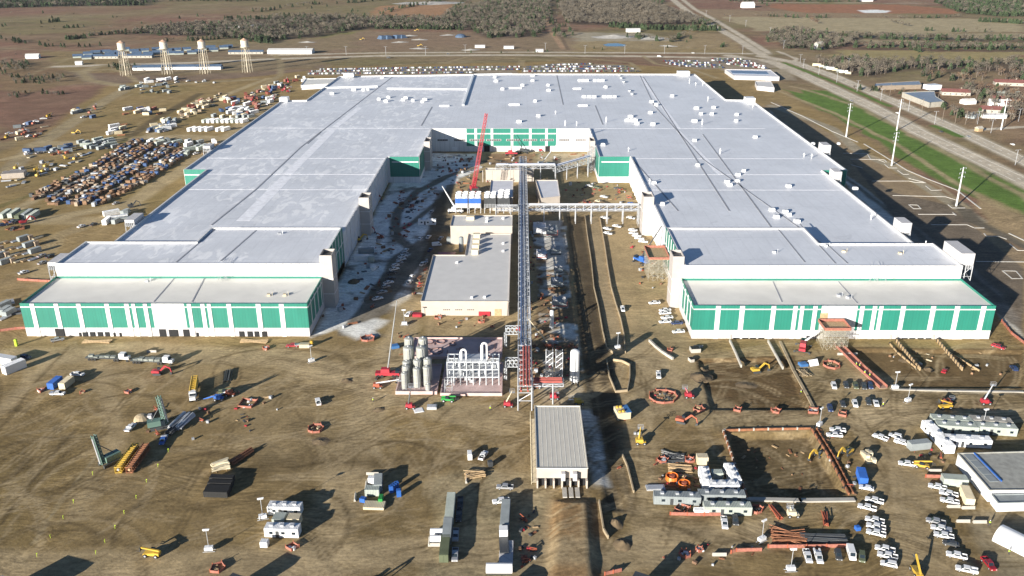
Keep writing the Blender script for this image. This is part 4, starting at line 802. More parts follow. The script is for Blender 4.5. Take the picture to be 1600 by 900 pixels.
for u,v,l in ((1366.5,781,'white pickup at the head of the row just right of the foundation pit'),(1355,792,'white pickup with a dark load bed, second in the row by the foundation pit'),(1367,812,'white pickup, upper one of three tight together right of the pit'),(1369,822,'white pickup in the middle of three tight together right of the pit'),(1369,832,'white pickup, lower one of three tight together right of the pit'),(1383,857,'white pickup, upper one of the last trio of the column in the lower right'),(1387,867.5,'white pickup in the middle of the last trio of the lower right column')): V(PKW,u,v,-105,-25,l,group=g1)
V(car(WPAINT,'suv'),1389,880,-105,-22,'long white SUV at the bottom end of the lower right column','car',g1); V(car(WPAINT,'sedan'),1354,761,-60,-12,'small white car behind the blue container','car')
g2='pickups nose-out at the orange fence'
V(PKW,1262,868,25,75,'white pickup with black load bed, leftmost at the orange fence line','pickup truck',g2); V(pickup(WPAINT,'service'),1279,869,25,75,'white work pickup, second from the left at the orange fence','pickup truck',g2)
V(car(DGREY,'suv'),1310,866,20,80,'dark grey SUV between white pickup and white van at the orange fence','car',g2); V(car(WPAINT,'van'),1330,864,28,90,'tall white cargo van at the orange fence','van',g2); V(car(OLIVE,'suv'),1347,869,5,80,'olive green off-roader right of the white cargo van','car',g2)
g3='vehicles along the east fence'
for u,v,l,sp in ((1465,760,'white pickup by the grey site box',PKW),(1482.5,770.5,'white pickup, upper of two left of the cream container',PKW),(1484,782,'white pickup, lower of two left of the cream container',PKW),(1462.5,814,'silver pickup at the top of the shaded fence row',pickup(SILV)),(1470,825,'white flatbed pickup second in the shaded fence row',pickup(WPAINT,'flat')),(1475,836,'white pickup between the flatbed and the black car in the fence row',PKW),(1486,848,'black car in the shaded fence row',car(DGREY,'sedan')),(1495,867,'white pickup below the black car in the fence row',PKW),(1510,889,'white service truck at the very bottom of the fence row',pickup(WPAINT,'service'))): V(sp,u,v,-100,-22,l,'car' if 'car ' in l else 'pickup truck',g3)
V(PKW,1417.5,724,-100,-15,'lone white pickup beside the yellow forklifts'); V(PKW,1376,682.5,-80,-30,'white pickup in front of the maroon-roofed grey box'); V(car(WPAINT,'suv'),1399,680,-80,-20,'white SUV at the left end of the office compound','car'); V(pickup(WPAINT,'service'),1411,691,90,25,'white service truck against the maroon-roofed box')
V(PKW,1304,679,-80,-6,'white pickup at the upper right corner of the pit'); V(PKW,1309,671,-90,-10,'white pickup just behind another at the pit corner')
g4='cars parked below the orange walkway'
for u,v,m,k,l in ((1303,602,WPAINT,'suv','white SUV at the left end of the upper row below the walkway'),(1322,601,DGREY,'suv','dark SUV, second in the upper row below the walkway'),(1337,602,OLIVE,'suv','olive SUV in the middle of the upper row below the walkway'),(1350,603,DGREY,'suv','dark SUV, fourth in the upper row below the walkway'),(1360,602,DBLUE,'suv','dark blue SUV nearest the walkway end'),(1297,637,DBLUE,'suv','dark blue SUV at the left of the lower row'),(1317,630,DGREY,'sedan','dark grey car, second in the lower row'),(1336,630,WPAINT,'suv','white SUV in the middle of the lower row'),(1357,627,DGREY,'suv','dark SUV with a white one hard to its right'),(1369,629,WPAINT,'sedan','white car at the right end of the lower row')): V(car(m,k),u,v,14,40,l,'car',g4)
V(car(DBLUE,'suv'),1585,571,-20,-20,'dark SUV alone at the far right below the factory corner','car'); V(pickup(RED),1560,541,70,22,'red pickup at the right corner of the factory front'); V(car(MAROON,'sedan'),1477,575,16,-20,'dark red car between the two formwork trenches','car')
V(pickup(MAROON),1545,880,60,70,'dark red pickup beside the white tent')
g5='white pickups at the right wing'
for u,v,m,l in ((1022.5,472.5,WPAINT,'lone white pickup left of the right wing stair tower'),(1039,484,WPAINT,'white pickup, topmost of four stacked by the right wing wall'),(1039,488.5,WPAINT,'white pickup, second of four stacked by the right wing wall'),(1042,495.5,WPAINT,'white pickup, third of four by the right wing wall'),(1039,502,WPAINT,'white pickup, lowest of four by the right wing wall'),(1057.5,504,DBLUE,'blue pickup tucked against the right wing wall'),(1060,517.5,WPAINT,'white pickup with a red load near the wall corner')): V(pickup(m),u,v,-80,5,l,group=g5)
V(PKW,973,482,6,30,'white pickup driving beside the silt fence'); V(PKW,1029,585,4,40,'white pickup alone on the open mud near the red rubble pit')
r=random.Random(12); i=0
for u,v in ((989,359),(990,364),(995,368),(999,372),(1005,377)): i+=1; V(PKW,u,v,80,8,['topmost','second','middle','fourth','lowest'][i-1]+' white pickup in the slanting row in front of the right inner wall',group='slanting row of white pickups')
for u,v,m,l in ((964,353,WPAINT,'white pickup in the open just under the wide pipe bridge'),(949,357,WPAINT,'white pickup, upper of two by the silt fence'),(950,364,WPAINT,'white pickup, lower of two by the silt fence'),(945,340,WPAINT,'white pickup in the shade of the wide pipe bridge'),(986,340,WPAINT,'white pickup under the right end of the pipe bridge'),(987,318,BLUE,'blue pickup behind the wide pipe bridge'),(944,307,WPAINT,'white pickup in the muddy corner behind the pipe bridge'),(932,292,OLIVE,'olive pickup near the green wall in the courtyard'),(921,290,WPAINT,'white pickup leftmost near the green courtyard wall'),(965,294,DGREY,'dark pickup below the green courtyard wall'),(936,314,TANP,'cream pickup next to dirt heap behind the bridge')): V(pickup(m),u,v,70,12,l)
g6='vehicles parked in the snowy shade of the west courtyard'
k=0
for u,v,m in ((674,331,SILV),(669.5,370,WPAINT),(657,372,WPAINT),(672.5,390,DBLUE),(689,372,SILV),(644,431,WPAINT),(640,440,WPAINT),(664,411,SILV),(624,410,SILV),(627,405,WPAINT),(629,400,WPAINT),(632,395,SILV),(612,426,DGREY),(616,420,WPAINT),(603,447,SILV),(607,441,WPAINT),(610,435,DGREY),(635,390,WPAINT),(597,456,SILV),(652,315,DGREY),(640,350,RED),(660,412,WPAINT),(590,466,WPAINT),(618,414,WPAINT)):
    k+=1; V((car(m,'suv') if k%3==0 else pickup(m)),u,v,60,-14 if v>392 and u<636 else -60,('silver ' if m is SILV else 'white ' if m is WPAINT else 'dark grey ' if m is DGREY else 'dark blue ' if m is DBLUE else 'red ')+('SUV' if k%3==0 else 'pickup')+(' parked on trampled snow in the slanting rows of the shaded west courtyard' if u<640 and v>388 else ' standing beside the muddy lane in the shaded west courtyard'),'car',g6)
V(car(WPAINT,'van'),585,419,30,-30,'white van driving the muddy lane through the west courtyard','van'); V(car(WPAINT,'van'),682.5,382,60,-6,'white van beside the cylinder tank left of the tan building','van')
V(pickup(WPAINT,'service'),639,490,16,-16,'white service pickup at the left front corner of the long tan building'); V(PKW,497,627,-10,-40,'white pickup alone in the middle of the open dirt')
V(pickup(SILV),89.5,530,70,-14,'silver pickup at the front of the left wing'); V(car(DBLUE,'suv'),40,557,70,8,'dark blue SUV behind the white containers on the far left','car'); V(PKW,121,584,80,4,'white pickup behind the blue and tan containers'); V(pickup(WPAINT,'flat'),90,614,70,0,'white flatbed truck in front of the blue container')
V(PKW,755,711,40,-60,'white pickup beside a light plant, nose to the upper right'); V(pickup(SILV),789,760,-80,-4,'silver pickup at the top of the gravel yard'); V(PKW,783,782,-80,8,'white pickup just above the long grey container on gravel')
for u,v,m,l in ((719,785,DGREY,'dark pickup topmost in the shadow of the container row'),(717,805,DGREY,'dark pickup second from top in the container shadow'),(712,835,SILV,'grey pickup in the container shadow, third from top'),(711,866,SILV,'silver blue pickup at the bottom of the container shadow')): V(pickup(m),u,v,-3,40,l)
V(PKW,1132,816,10,70,'white pickup below the long green-grey office trailer'); V(car(DGREY,'suv'),1149,812,12,60,'dark SUV right of the white pickup under the offices','car')
for u,v,m,l in ((127,353,WPAINT,'white pickup on the dirt lane west of the left wing'),(146,350,DGREY,'dark pickup near white trailers west of the plant'),(65,399,SILV,'silver pickup, upper of two left of the left wing'),(66,410,SILV,'silver pickup, lower of two left of the left wing'),(181,317,SILV,'silver pickup at the foot of the crate yard'),(78,400,DGREY,'dark pickup beside the steel stair frame')): V(pickup(m),u,v,60,-24,l)
# vehicles on the highway
for u,v,a,m,k,l in ((1402,176,-1,WPAINT,'sedan','white car on the right-hand carriageway'),(1513,213,1,SILV,'sedan','silver car on the far right carriageway'),(1470,205,-1,DGREY,'sedan','dark car on the near carriageway'),(1030,88,1,WPAINT,'van','white van at the highway junction'),(1083,82.5,1,WPAINT,'suv','white SUV on the cross highway'),(700,84,1,DGREY,'suv','dark SUV on the highway behind the plant'),(607,90,1,DGREY,'van','dark van on the highway left of centre'),(1330,157,1,SILV,'sedan','silver car on the carriageway beside the green median'),(1582,225,-1,WPAINT,'sedan','white car near the right edge on the highway')): V(car(m,k),u,v,a*50,a*20 if u>1200 else 0,l,'car','traffic on the highway')
# ---------------- heavy machines
def track(y,L=3.6): 
    q=MB().side([(-L/2,.35),(-L/2+.3,0),(L/2-.3,0),(L/2,.35),(L/2,.65),(L/2-.3,.95),(-L/2+.3,.95),(-L/2,.65)],y-.28,y+.28); return ('crawler_track',MM(q,'crawler_track',DGREY),[])
def excavator(m):
    k=('exc',m.name)
    if k in SPEC: return SPEC[k]
    b=MB().side([(-2.2,1.1),(-2.3,2.0),(-1.2,2.2),(1.1,2.0),(1.1,1.1)],-1.2,1.2); c=MB().side([(.0,1.9),(0,3.0),(1.0,2.95),(1.4,2.1),(1.4,1.2)],.3,1.2)
    bm=MB().side([(.8,1.6),(3.4,4.4),(4.1,4.3),(5.6,3.3),(5.5,2.9),(3.9,3.7),(1.3,1.3)],-.25,.15); st=MB().side([(5.3,3.6),(5.8,3.4),(6.3,1.2),(6.0,1.1)],-.2,.1); bk=MB().side([(6.0,1.3),(6.5,1.1),(6.3,.3),(5.4,.1),(5.5,.7)],-.6,.5)
    SPEC[k]=('excavator',[track(-1.1),track(1.1),('body',MM(b,'body',m),[]),('cab',MM(c,'cab',GLASS),[]),('boom',MM(bm,'boom',m),[('stick',MM(st,'stick',m)),('bucket',MM(bk,'bucket',DGREY))])]); return SPEC[k]
def telehandler(m,up=12):
    k=('tel',m.name,up)
    if k in SPEC: return SPEC[k]
    b=MB().side([(-2.6,.7),(-2.7,1.7),(-1.2,1.8),(2.4,1.3),(2.5,.7)],-.9,.9); a=math.radians(up); L=5.8
    bm=MB().side([(-2.5,1.9),(-2.6,2.4),(-2.6+L*math.cos(a),2.35+L*math.sin(a)),(-2.5+L*math.cos(a),1.95+L*math.sin(a))],-.25,.25)
    ex,ez=-2.5+L*math.cos(a),2.0+L*math.sin(a); fk=MB().box(ex,ex+.15,-.6,.6,ez-1.0,ez+.3).box(ex+.1,ex+1.3,-.5,-.35,ez-1,ez-.9).box(ex+.1,ex+1.3,.35,.5,ez-1,ez-.9)
    SPEC[k]=('telehandler',[('body',MM(b,'body',m),[]),('cab',MM(MB().side([(-1.0,1.7),(-.9,2.6),(.3,2.6),(.7,1.6)],-1.1,-.3),'cab',GLASS),[]),('boom',MM(bm,'boom',m),[('fork',MM(fk,'fork',DGREY))])]+[wheel(x_,s_*1.0,.62,.45) for x_ in (-1.7,1.7) for s_ in (-1,1)]); return SPEC[k]
def boomlift(m,az_,el,L,m2=None):   # built per instance because each boom is posed differently
    b=MB().rbox(0,0,.6,3.2,1.7,.5).rbox(-.4,0,1.1,2.4,1.9,.9,0,.9); a=math.radians(el); d=Vector((math.cos(az_)*math.cos(a),math.sin(az_)*math.cos(a),math.sin(a)))
    p=Vector((-.6,0,1.9)); e=p+d*L; bm=MB().tube(p,p+d*L*.6,.28,6).tube(p+d*L*.55,e,.18,6); bk=MB(); c=e+Vector((0,0,-.5))
    for x0,y0,x1,y1 in ((-.9,-.5,.9,-.5),(.9,-.5,.9,.5),(.9,.5,-.9,.5),(-.9,.5,-.9,-.5)):
        for z_ in (0,.55,1.1): bk.beam(c+Vector((x0,y0,z_)),c+Vector((x1,y1,z_)),.07)
    bk.box(c.x-.9,c.x+.9,c.y-.5,c.y+.5,c.z-.05,c.z)
    return ('boom_lift',[('chassis',MM(b,'chassis',m),[]),('boom',MM(bm,'boom',m2 or m),[('platform',MM(bk,'platform',STEEL))])]+[wheel(x_,s_*.95,.5,.35) for x_ in (-1.15,1.15) for s_ in (-1,1)])
def lift(u,v,tu,tv,dy,label,m=ORANGE,m2=None):   # boom tip seen at (tu,tv), dy metres deeper than the base
    x_,y_=gp(u,v,.8); tx,tz=fpx(tu,tv,y_+dy); d=Vector((tx-x_,dy,tz-1.9)); L=d.length
    place(boomlift(m,math.atan2(d.y,d.x),math.degrees(math.asin(d.z/L)),L,m2),x_,y_,gz(x_,y_),0,label,'boom lift')
CREAMB=TANP
lift(590,603,626,593,2,'orange boom lift with a long pale boom reaching toward the silos',ORANGE,WPAINT); lift(641,635,645,603,1,'red boom lift raised straight up in front of the silos',RED,DGREY); lift(794,632,803,611,2,'red boom lift with cream boom beside the foot of the pipe rack',RED,TANP)
lift(859,541,828,498,2,'orange boom lift leaning its long boom toward the blue pipes',ORANGE,TANP); lift(838,603,832,594,1,'small orange lift under the red pipes',ORANGE); lift(1077,618,1073,605,1,'red boom lift at the edge of the excavated yard',RED); lift(1001,690,1004,667,2.5,'yellow boom lift standing upright with a blue platform on open dirt',YEL)
lift(342,622,315,625,1,'blue boom lift laid out low beside the lattice crane truck',BLUE); lift(360,615,335,622,-1,'orange and white boom lift beside the blue one',ORANGE,WPAINT); lift(813,515,812,520,0,'small red lift under the white lattice stub',RED); lift(722,250,722,246,1,'small orange lift by the courtyard back wall',ORANGE)
lift(845,235,843,231,1,'red lift at the right doorway of the courtyard back wall',RED); lift(1480,628,1490,622,2,'orange boom lift parked behind the yellow crane',ORANGE); lift(1239,803,1238,791,0,'cream boom lift south of the foundation pit',TANP); lift(1540,628,1555,600,1,'red light mast lift near the gravel strip',RED,STEEL)
lift(866,620,872,612,1,'red boom lift in front of the white gas tank',RED); lift(905,628,895,622,1,'yellow and black lift at the end of the red pipe bridge',YEL,YEL)
V(telehandler(GRN,4),700,624,80,4,'bright green telehandler in front of the pink slab','telehandler'); V(telehandler(YEL,8),237,865,-100,-8,'yellow telehandler alone at the lower left with its boom lowered','telehandler'); V(telehandler(YEL,20),1477,635,-90,6,'yellow telehandler on the dirt lane beside the orange lift','telehandler')
V(telehandler(YEL,10),1440,727,70,10,'yellow telehandler behind the white pickup by the office yard','telehandler'); V(telehandler(YEL,35),1432,893,-30,-50,'yellow telehandler at the bottom edge near the fence','telehandler'); V(telehandler(OLIVE,6),352,613,90,-6,'olive telehandler under the orange boom','telehandler')
for u,v,m,d,l in ((1282,701,YEL,(-60,30),'yellow excavator on the rim of the foundation pit'),(1324,706,YEL,(-50,30),'yellow excavator right of the foundation pit'),(1182,575,YEL,(60,-6),'yellow machine on the levelled yard in front of the right wing'),(205,322,DGREY,(60,-10),'black excavator beside the west wall lane'),(116,208,YEL,(40,0),'yellow excavator in the upper left storage yard'),(560,375,YEL,(50,-10),'yellow excavator in the shade of the west courtyard'),(590,310,ORANGE,(40,20),'orange excavator on the snow of the west courtyard'),(1065,657,ORANGE,(50,10),'small orange excavator on the dirt crossroads'),(246,582,RED,(40,0),'small red loader on the open mud behind the lattice truck'),(575,360,RED,(40,10),'red excavator by the west courtyard wall')): V(excavator(m),u,v,*d,l,'excavator')
for u,v,l in ((560,62,'far yellow excavator left of the blue tarped heap'),(645,48,'far yellow excavator at the tree line beyond the highway'),(650,72,'far yellow excavator right of the blue tarped heap near the highway')): V(excavator(YEL),u+4,v,40,0,l,'excavator','excavators on the cleared ground')
# crawler crane with a red lattice boom, and telescopic cranes
def crane(u,v,tu,tv,dy,label,m,kind='mobile',w_=.9,m2=None,ang=0):
    x_,y_=gp(u,v); tx,tz=fpx(tu,tv,y_+dy); t=thing('mobile_crane' if kind!='crawler' else 'crawler_crane',label,'crane',(x_,y_,gz(x_,y_)),ang); tip=Matrix.Rotation(-ang,3,'Z')@Vector((tx-x_,dy,tz)); ft=Vector((0,.5,2.4))
    if kind=='crawler':
        for s_ in (-2.3,2.3): MB().box(s_-.6,s_+.6,-4,4,0,1.4).build('crawler_track',DGREY,t)
        MB().rbox(0,-1,1.5,3.6,8,2.4).build('body',m,t); MB().rbox(1.6,2.6,1.6,1.2,1.8,2.2).build('cab',WPAINT,t); MB().rbox(0,-4.6,2,4.6,1.6,1.8).build('counterweight',DGREY,t)
        o=MB().lattice(ft,tip,2.3,22,.13,1.4).build('lattice_boom',m,t); q=MB(); q.lattice(ft+Vector((0,-.6,.5)),ft+Vector((0,-7,9)),1.4,5,.16); q.beam(ft+Vector((0,-7,9)),tip,.1); q.beam(ft+Vector((0,-7,9)),(0,-4.6,3.6),.12); q.build('mast',m,t); MB().beam(tip,(tip.x+.6,tip.y+.4,tip.z-16),.07).build('hoist_rope',DGREY,t)
    else:
        MB().rbox(0,0,.9,9,2.5,1.0).build('carrier',m,t); MB().rbox(-.8,0,1.9,3.4,2.3,1.5,0,.9).build('superstructure',m,t); MB().rbox(3.8,0,1.9,1.6,2.3,.9).build('cab',GLASS,t)
        d=(tip-ft); o=MB().tube(ft,ft+d*.4,w_*.45,6).build('boom',m2 or m,t); e=MB().tube(ft+d*.38,ft+d*.75,w_*.34,6).tube(ft+d*.72,tip,w_*.24,6).build('boom_extension',m2 or m,o)
        for x_ in (-3.4,-2,2.2,3.5):
            for s_ in (-1,1): 
                a=wheel(x_,s_*1.15,.6,.35); ob=bpy.data.objects.new('wheel',a[1]); COL.objects.link(ob); ob.parent=t
        q=MB()
        for x_ in (-4,3): q.box(x_-.15,x_+.15,-2.8,2.8,.45,.65); q.rbox(x_,-2.8,0,.7,.7,.6); q.rbox(x_,2.8,0,.7,.7,.6)
        q.build('outriggers',DGREY,t)
crane(740,300,760,177,3,'tall red lattice boom crane rising over the courtyard',RED,'crawler',ang=.3)
crane(606,588,620,470,4,'red telescopic crane with a very long thin grey boom beside the silos',RED,m2=mat('boom_grey',(.22,.23,.24),.5),w_=.7); crane(712,332,691,291,-2,'crane with a white boom leaning left behind the tan hall',WPAINT,w_=1.1)
crane(1002,410,1034,353,6,'blue and white mobile crane leaning its boom toward the right wing',BLUE,m2=DGREY,ang=2.2); crane(847,260,883,208,8,'crane with a slender grey boom slanting up right across the courtyard back wall',STEEL,w_=.7)
crane(817,239,803,210,2,'small crane with a dark boom before the green courtyard wall',DGREY,w_=.6); crane(799,242,799,222,1,'small red crane with a short upright boom at the courtyard wall',RED,w_=.6); crane(1254,545,1281,517,3,'white and red rough-terrain crane lifting beside the doorway scaffold',RED,m2=WPAINT,ang=1.2)
def rig(u,v,tu,tv,dy,label,ang):
    x_,y_=gp(u,v); tx,tz=fpx(tu,tv,y_+dy); t=thing('drilling_rig',label,'drilling rig',(x_,y_,0),ang); tip=Matrix.Rotation(-ang,3,'Z')@Vector((tx-x_,dy,tz)); TEAL=mat('grey_green_paint',(.12,.20,.17),.5)
    for s_ in (-1.5,1.5): MB().box(-2.8,2.8,s_-.4,s_+.4,0,1.1).build('crawler_track',DGREY,t)
    MB().rbox(-1,0,1.2,5,2.6,1.9).build('body',TEAL,t); MB().rbox(1.4,-1,1.3,1.4,1.2,1.8).build('cab',GLASS,t); MB().lattice((2.2,0,1),tip,1.1,9,.16).build('mast',TEAL,t)
    f=Vector((2.2,0,1)); MB().tube(f+(tip-f)*.05+Vector((.7,0,0)),f+(tip-f)*.9+Vector((.7,0,0)),.3,8).build('drill_string',STEEL,t); MB().beam((-2,0,3),f+(tip-f)*.7,.2).build('back_stay',DGREY,t)
rig(249,668,247,619,1,'drilling rig with an upright grey mast among trucks on the left',.4); rig(172,724,146,680,-1,'drilling rig leaning its green mast to the left on open dirt',-2.2)
# trucks with trailers
def semi(u,v,du,dv,label,cab=WPAINT,load=None,L=13,scale=None):
    x_,y_,z_,rz=at(u,v,du,dv,1); t=thing('semi_truck',label,'truck',(x_,y_,z_),rz)
    MB().rbox(L/2-1.2,0,1.1,2.2,2.3,2.2).rbox(L/2+.6,0,.9,1.7,2.0,1.1).build('cab',cab,t); MB().rbox(L/2+.2,0,2.2,.5,2.0,.7,0,.9).build('windshield',GLASS,t)
    MB().box(-L/2-3,L/2-2.6,-1.25,1.25,1.0,1.3).build('trailer_deck',DGREY,t); MB().box(-L/2-2.8,L/2+1,-.4,.4,.6,.99).build('chassis',BLACK,t)
    for xx in (L/2+.8,L/2-3,L/2-4.2,-L/2-1.6,-L/2-.4,-L/2+.8):
        for s_ in (-1,1): a=wheel(xx,s_*1.05,.5,.4); ob=bpy.data.objects.new('wheel',a[1]); COL.objects.link(ob); ob.parent=t
    if load: load(t,L)
    return t
def ld_mach(t,L):
    r=random.Random(L); q=MB()
    for k in range(5): q.rbox(-L/2-1+k*2.2,0,1.31,1.9,r.uniform(1.2,2.2),r.uniform(.2,1.1),r.uniform(-.2,.2))
    q.build('load',mat('dusty_metal',(.22,.24,.22),.7,var=.3,scale=1),t)
semi(172,559,80,3,'low-loader truck, left of the pair on the lane before the left wing',load=ld_mach); semi(241,564,80,4,'low-loader truck, right of the pair on the lane before the left wing',load=ld_mach,L=12.6)
t=semi(303,612,-10,60,'white truck tractor carrying a long yellow lattice boom section',L=10); MB().lattice((-8,0,2.4),(3.5,0,2.4),1.9,8,.2).build('lattice_load',YEL,t)
V(pickup(WPAINT,'flat'),204,667,20,-20,'blue and white truck left of the upright drilling rig'); V(pickup(BLUE,'flat'),255,687,-20,40,'blue truck at the end of the spoil pile')
semi(787,842,-2,-40,'white truck at the foot of the long grey container',L=6)
# ---------------- boxes, trailers and offices
def cont(m,L=6.1,W=2.45,h=2.6,kind='shipping_container',extra=None):
    k=(kind,m.name,L,W,h,extra)
    if k in SPEC: return SPEC[k]
    b=MB().box(-L/2,L/2,-W/2,W/2,.12,h); parts=[('shell',MM(b,'shell',m),[])]
    q=MB(); n_=max(3,int(L/.45))
    for i in range(n_): x_=-L/2+.2+i*(L-.4)/(n_-1); q.box(x_-.06,x_+.06,-W/2-.05,-W/2,.25,h-.15); q.box(x_-.06,x_+.06,W/2,W/2+.05,.25,h-.15); q.box(x_-.06,x_+.06,-W/2+.1,W/2-.1,h,h+.04)
    parts.append(('ribs',MM(q,'ribs',m),[]))
    if extra=='office':
        for x_ in (-L*.3,L*.05,L*.36): parts.append(('window',MM(MB().box(x_-.5,x_+.5,-W/2-.08,-W/2-.051,1.2,2.0),'window',GLASS),[]))
        parts.append(('door',MM(MB().box(-L*.12-.45,-L*.12+.45,-W/2-.09,-W/2-.051,.2,2.2),'door',DGREY),[])); 
        for x_ in (-L*.32,0,L*.3): parts.append(('roof_unit',MM(MB().rbox(x_,0,h+.04,1.0,.9,.5),'roof_unit',STEEL),[]))
    else: 
        for s_ in (-1,1): parts.append(('door',MM(MB().box(L/2+.0,L/2+.06,s_*W/4-W/4+.06,s_*W/4+W/4-.06,.25,h-.15),'door',m),[]))
    SPEC[k]=(kind,parts); return SPEC[k]
def B(sp,u,v,du,dv,label,cat='container',group=None,h=1.3):
    x_,y_,z_,rz=at(u,v,du,dv,h); return place(sp,x_,y_,z_,rz,label,cat,group)
OFW=lambda L=12,W=3,h=2.9:cont(WPAINT,L,W,h,'office_trailer','office'); OFG=lambda L=12,W=3,h=2.9,m=GREYP:cont(m,L,W,h,'office_trailer','office')
PGG=mat('pale_green_grey',(.38,.42,.38),.6)
B(OFW(9.5),446,795,60,2,'white office trailer, upper of the pair at the lower left','office'); B(OFW(9.5),442,829,60,2,'white office trailer, lower of the pair at the lower left','office'); B(cont(PGG,3.4,3.4,2.4),437,811,60,2,'grey-green square shed between the two white trailers'); B(cont(TANP,3.6,2.8,2.5),460,812,60,2,'cream box between the two white trailers'); B(cont(WPAINT,1.8,2.4,2.0,'toilet_cabin'),424,792,60,2,'small white cabin at the end of the upper white trailer','cabin'); B(cont(WPAINT,2,1.8,1.8,'toilet_cabin'),413,847,60,2,'small white cabin at the lower left of the white trailers','cabin')
B(cont(GREYP,6.1),591,754,-2,40,'grey roofed container in the middle compound','container'); B(cont(PGG,4.2,2.6,2.3),582,766,60,0,'low grey-green box before the grey container in the middle compound'); B(cont(TANP,6,3.4,.9,'skip'),585,786,60,2,'shallow cream tray below the middle compound','skip'); B(cont(BLUE,1.6,1.4,1.4,'tool_chest'),567,778,50,10,'small blue chest left of the cream tray','box'); B(cont(GRN,1.2,2.6,1.8,'tool_chest'),595,778,60,0,'bright green box right of the cream tray','box'); B(cont(WPAINT,2.2,1.6,2.2,'generator'),581,749,60,0,'white generator left of the grey container in the middle compound','generator')
for i,(u,v,L,m,l) in enumerate([(703.5,794,12,PGG,'long grey-green container, topmost of three end to end on gravel'),(699,829,9,GREYP,'grey container, middle of three end to end on gravel'),(695,857,8.5,OLIVE,'dark green container, lowest of three end to end on gravel')]): B(cont(m,L),u,v,-4,40,l)
B(cont(GREYP,12),789.5,805,-3,40,'long grey container standing alone on the right side of the gravel yard'); B(cont(LGREY,10,3.6,.9,'skip'),791,861,-2,40,'flat grey framed deck below the lone grey container','skip')
B(OFW(9),1102,748,10,40,'white office trailer, left one of the white U-shaped group','office'); B(OFW(9),1144,743,20,40,'white office trailer, right one of the white U-shaped group','office'); B(OFW(9),1130,761,60,-1,'white office trailer closing the bottom of the white U-shaped group','office'); B(cont(PGG,3.4,2.4,2.4),1120,741,60,0,'small green-grey box inside the white U-shaped group')
B(OFG(13.5),1057.5,779,60,2,'long grey office trailer west of the white group','office'); B(OFG(13.5),1127,776,60,1,'long grey office trailer just below the white group','office'); B(OFG(13.5,m=PGG),1136,795,60,1,'long green-grey office trailer, lowest of the office group','office'); B(cont(TANP,3.4,2.6,2.8),1097,718,60,0,'cream square box above the white group')
for u in (1091,1101): B(cont(WPAINT,1.6,2.4,1.8,'toilet_cabin'),u,797,10,40,('left' if u<1095 else 'right')+' small white cabin left of the green-grey office trailer','cabin')
B(cont(BLUE,6.1),1347,744,12,40,'blue shipping container right of the foundation pit'); B(cont(GREYP,7,2.6,2.6),1436,695,60,-6,'grey box with a maroon roof beside the office yard'); B(cont(PGG,7,3,2.7),1491,751,60,4,'grey-green site box left of the big office block'); B(cont(TANP,7,2.5,2.7),1511,775,18,40,'cream container standing end-on below the grey-green site box')
B(cont(BLUE,6.1),86,598,40,-32,'blue container leaning beside a tan one on the left'); B(cont(TANP,6.1),104,598,40,-32,'tan container beside the blue one on the left'); B(cont(GREYP,6.1,2.4,2.4),672,487,60,0,'grey container at the foot of the long tan building'); B(cont(RED,4,2.4,1.4,'skip'),652,490,60,0,'red skip with white lids beside the grey container','skip')
B(cont(RED,5,2.4,2,'skip'),757,488,60,0,'red container with white tops, left of two at the tan wall'); B(cont(RED,5,2.4,2,'skip'),767,487,60,0,'red container with white tops, right of two at the tan wall')
B(cont(WPAINT,8,3,3),10,563,60,10,'white container at the left edge, upper one'); B(cont(WPAINT,8,3,3.4),22,574,50,-20,'white container at the left edge, lower one'); B(OFW(10,3,3),667.5,347,60,0,'white cabin in the shaded court left of the tan hall','cabin'); B(cont(WPAINT,7,3,2.8),565,403,60,1,'white box trailer on the snow of the west courtyard'); B(cont(GREYP,8,2.6,2.6),572,392,60,-4,'grey box trailer on the snow behind a white one'); B(cont(PGG,3,2.6,2.6),580,405,60,0,'small pale box beside the white trailer on snow'); B(cont(GREYP,8,3,3),710,376,60,0,'grey trailer in the shade left of the L-shaped building'); B(cont(MAROON,9,4.5,.6,'skip'),698,394,60,0,'dark red flat tray against the L-shaped building','skip')
x_,y_=gp(721,393); t=thing('storage_tank','grey vertical cylinder tank standing in the notch of the L-shaped building','tank',(x_,y_,0)); MB().tube((0,0,0),(0,0,7.6),1.25,16).build('shell',GREYP,t); MB().dome((0,0,7.6),1.25,.6,16).build('domed_top',GREYP,t)
x_,y_=gp(682,837); 
for k,(u,v) in enumerate(((682,831),(682,842))): 
    x_,y_=gp(u,v,1.2); t=thing('fuel_tank',('upper' if k==0 else 'lower')+' white fuel tank left of the container row','tank',(x_,y_,0)); MB().tube((-1.7,0,1.3),(1.7,0,1.3),.95,14).build('shell',WPAINT,t); [MB().box(a-.1,a+.1,-.8,.8,0,.7).build('saddle',STEEL,t) for a in (-1,1)]
x_,y_=gp(780,892,1); t=thing('tank_trailer','large white tank trailer cut by the bottom edge','trailer',(x_,y_,0)); MB().tube((-3.4,0,1.9),(3.4,0,1.9),1.35,16).build('tank',WPAINT,t); MB().box(-3.2,3.2,-.9,.9,.5,.8).build('chassis',DGREY,t)
x_,y_=gp(972,647,1); t=thing('water_tank','yellow tank with a blue tarp standing on open dirt','tank',(x_,y_,0),.2); MB().rbox(0,0,.3,4.5,5.2,2.6).build('tank',TANP,t); MB().rbox(1.6,0,2.92,1.8,5.3,.12).build('blue_tarp',TARP,t); [MB().tube((a,b_,2.9),(a,b_,3.5),.5,8).build('hatch',YEL,t) for a in (-1.4,-.2) for b_ in (-1.6,1.4)]
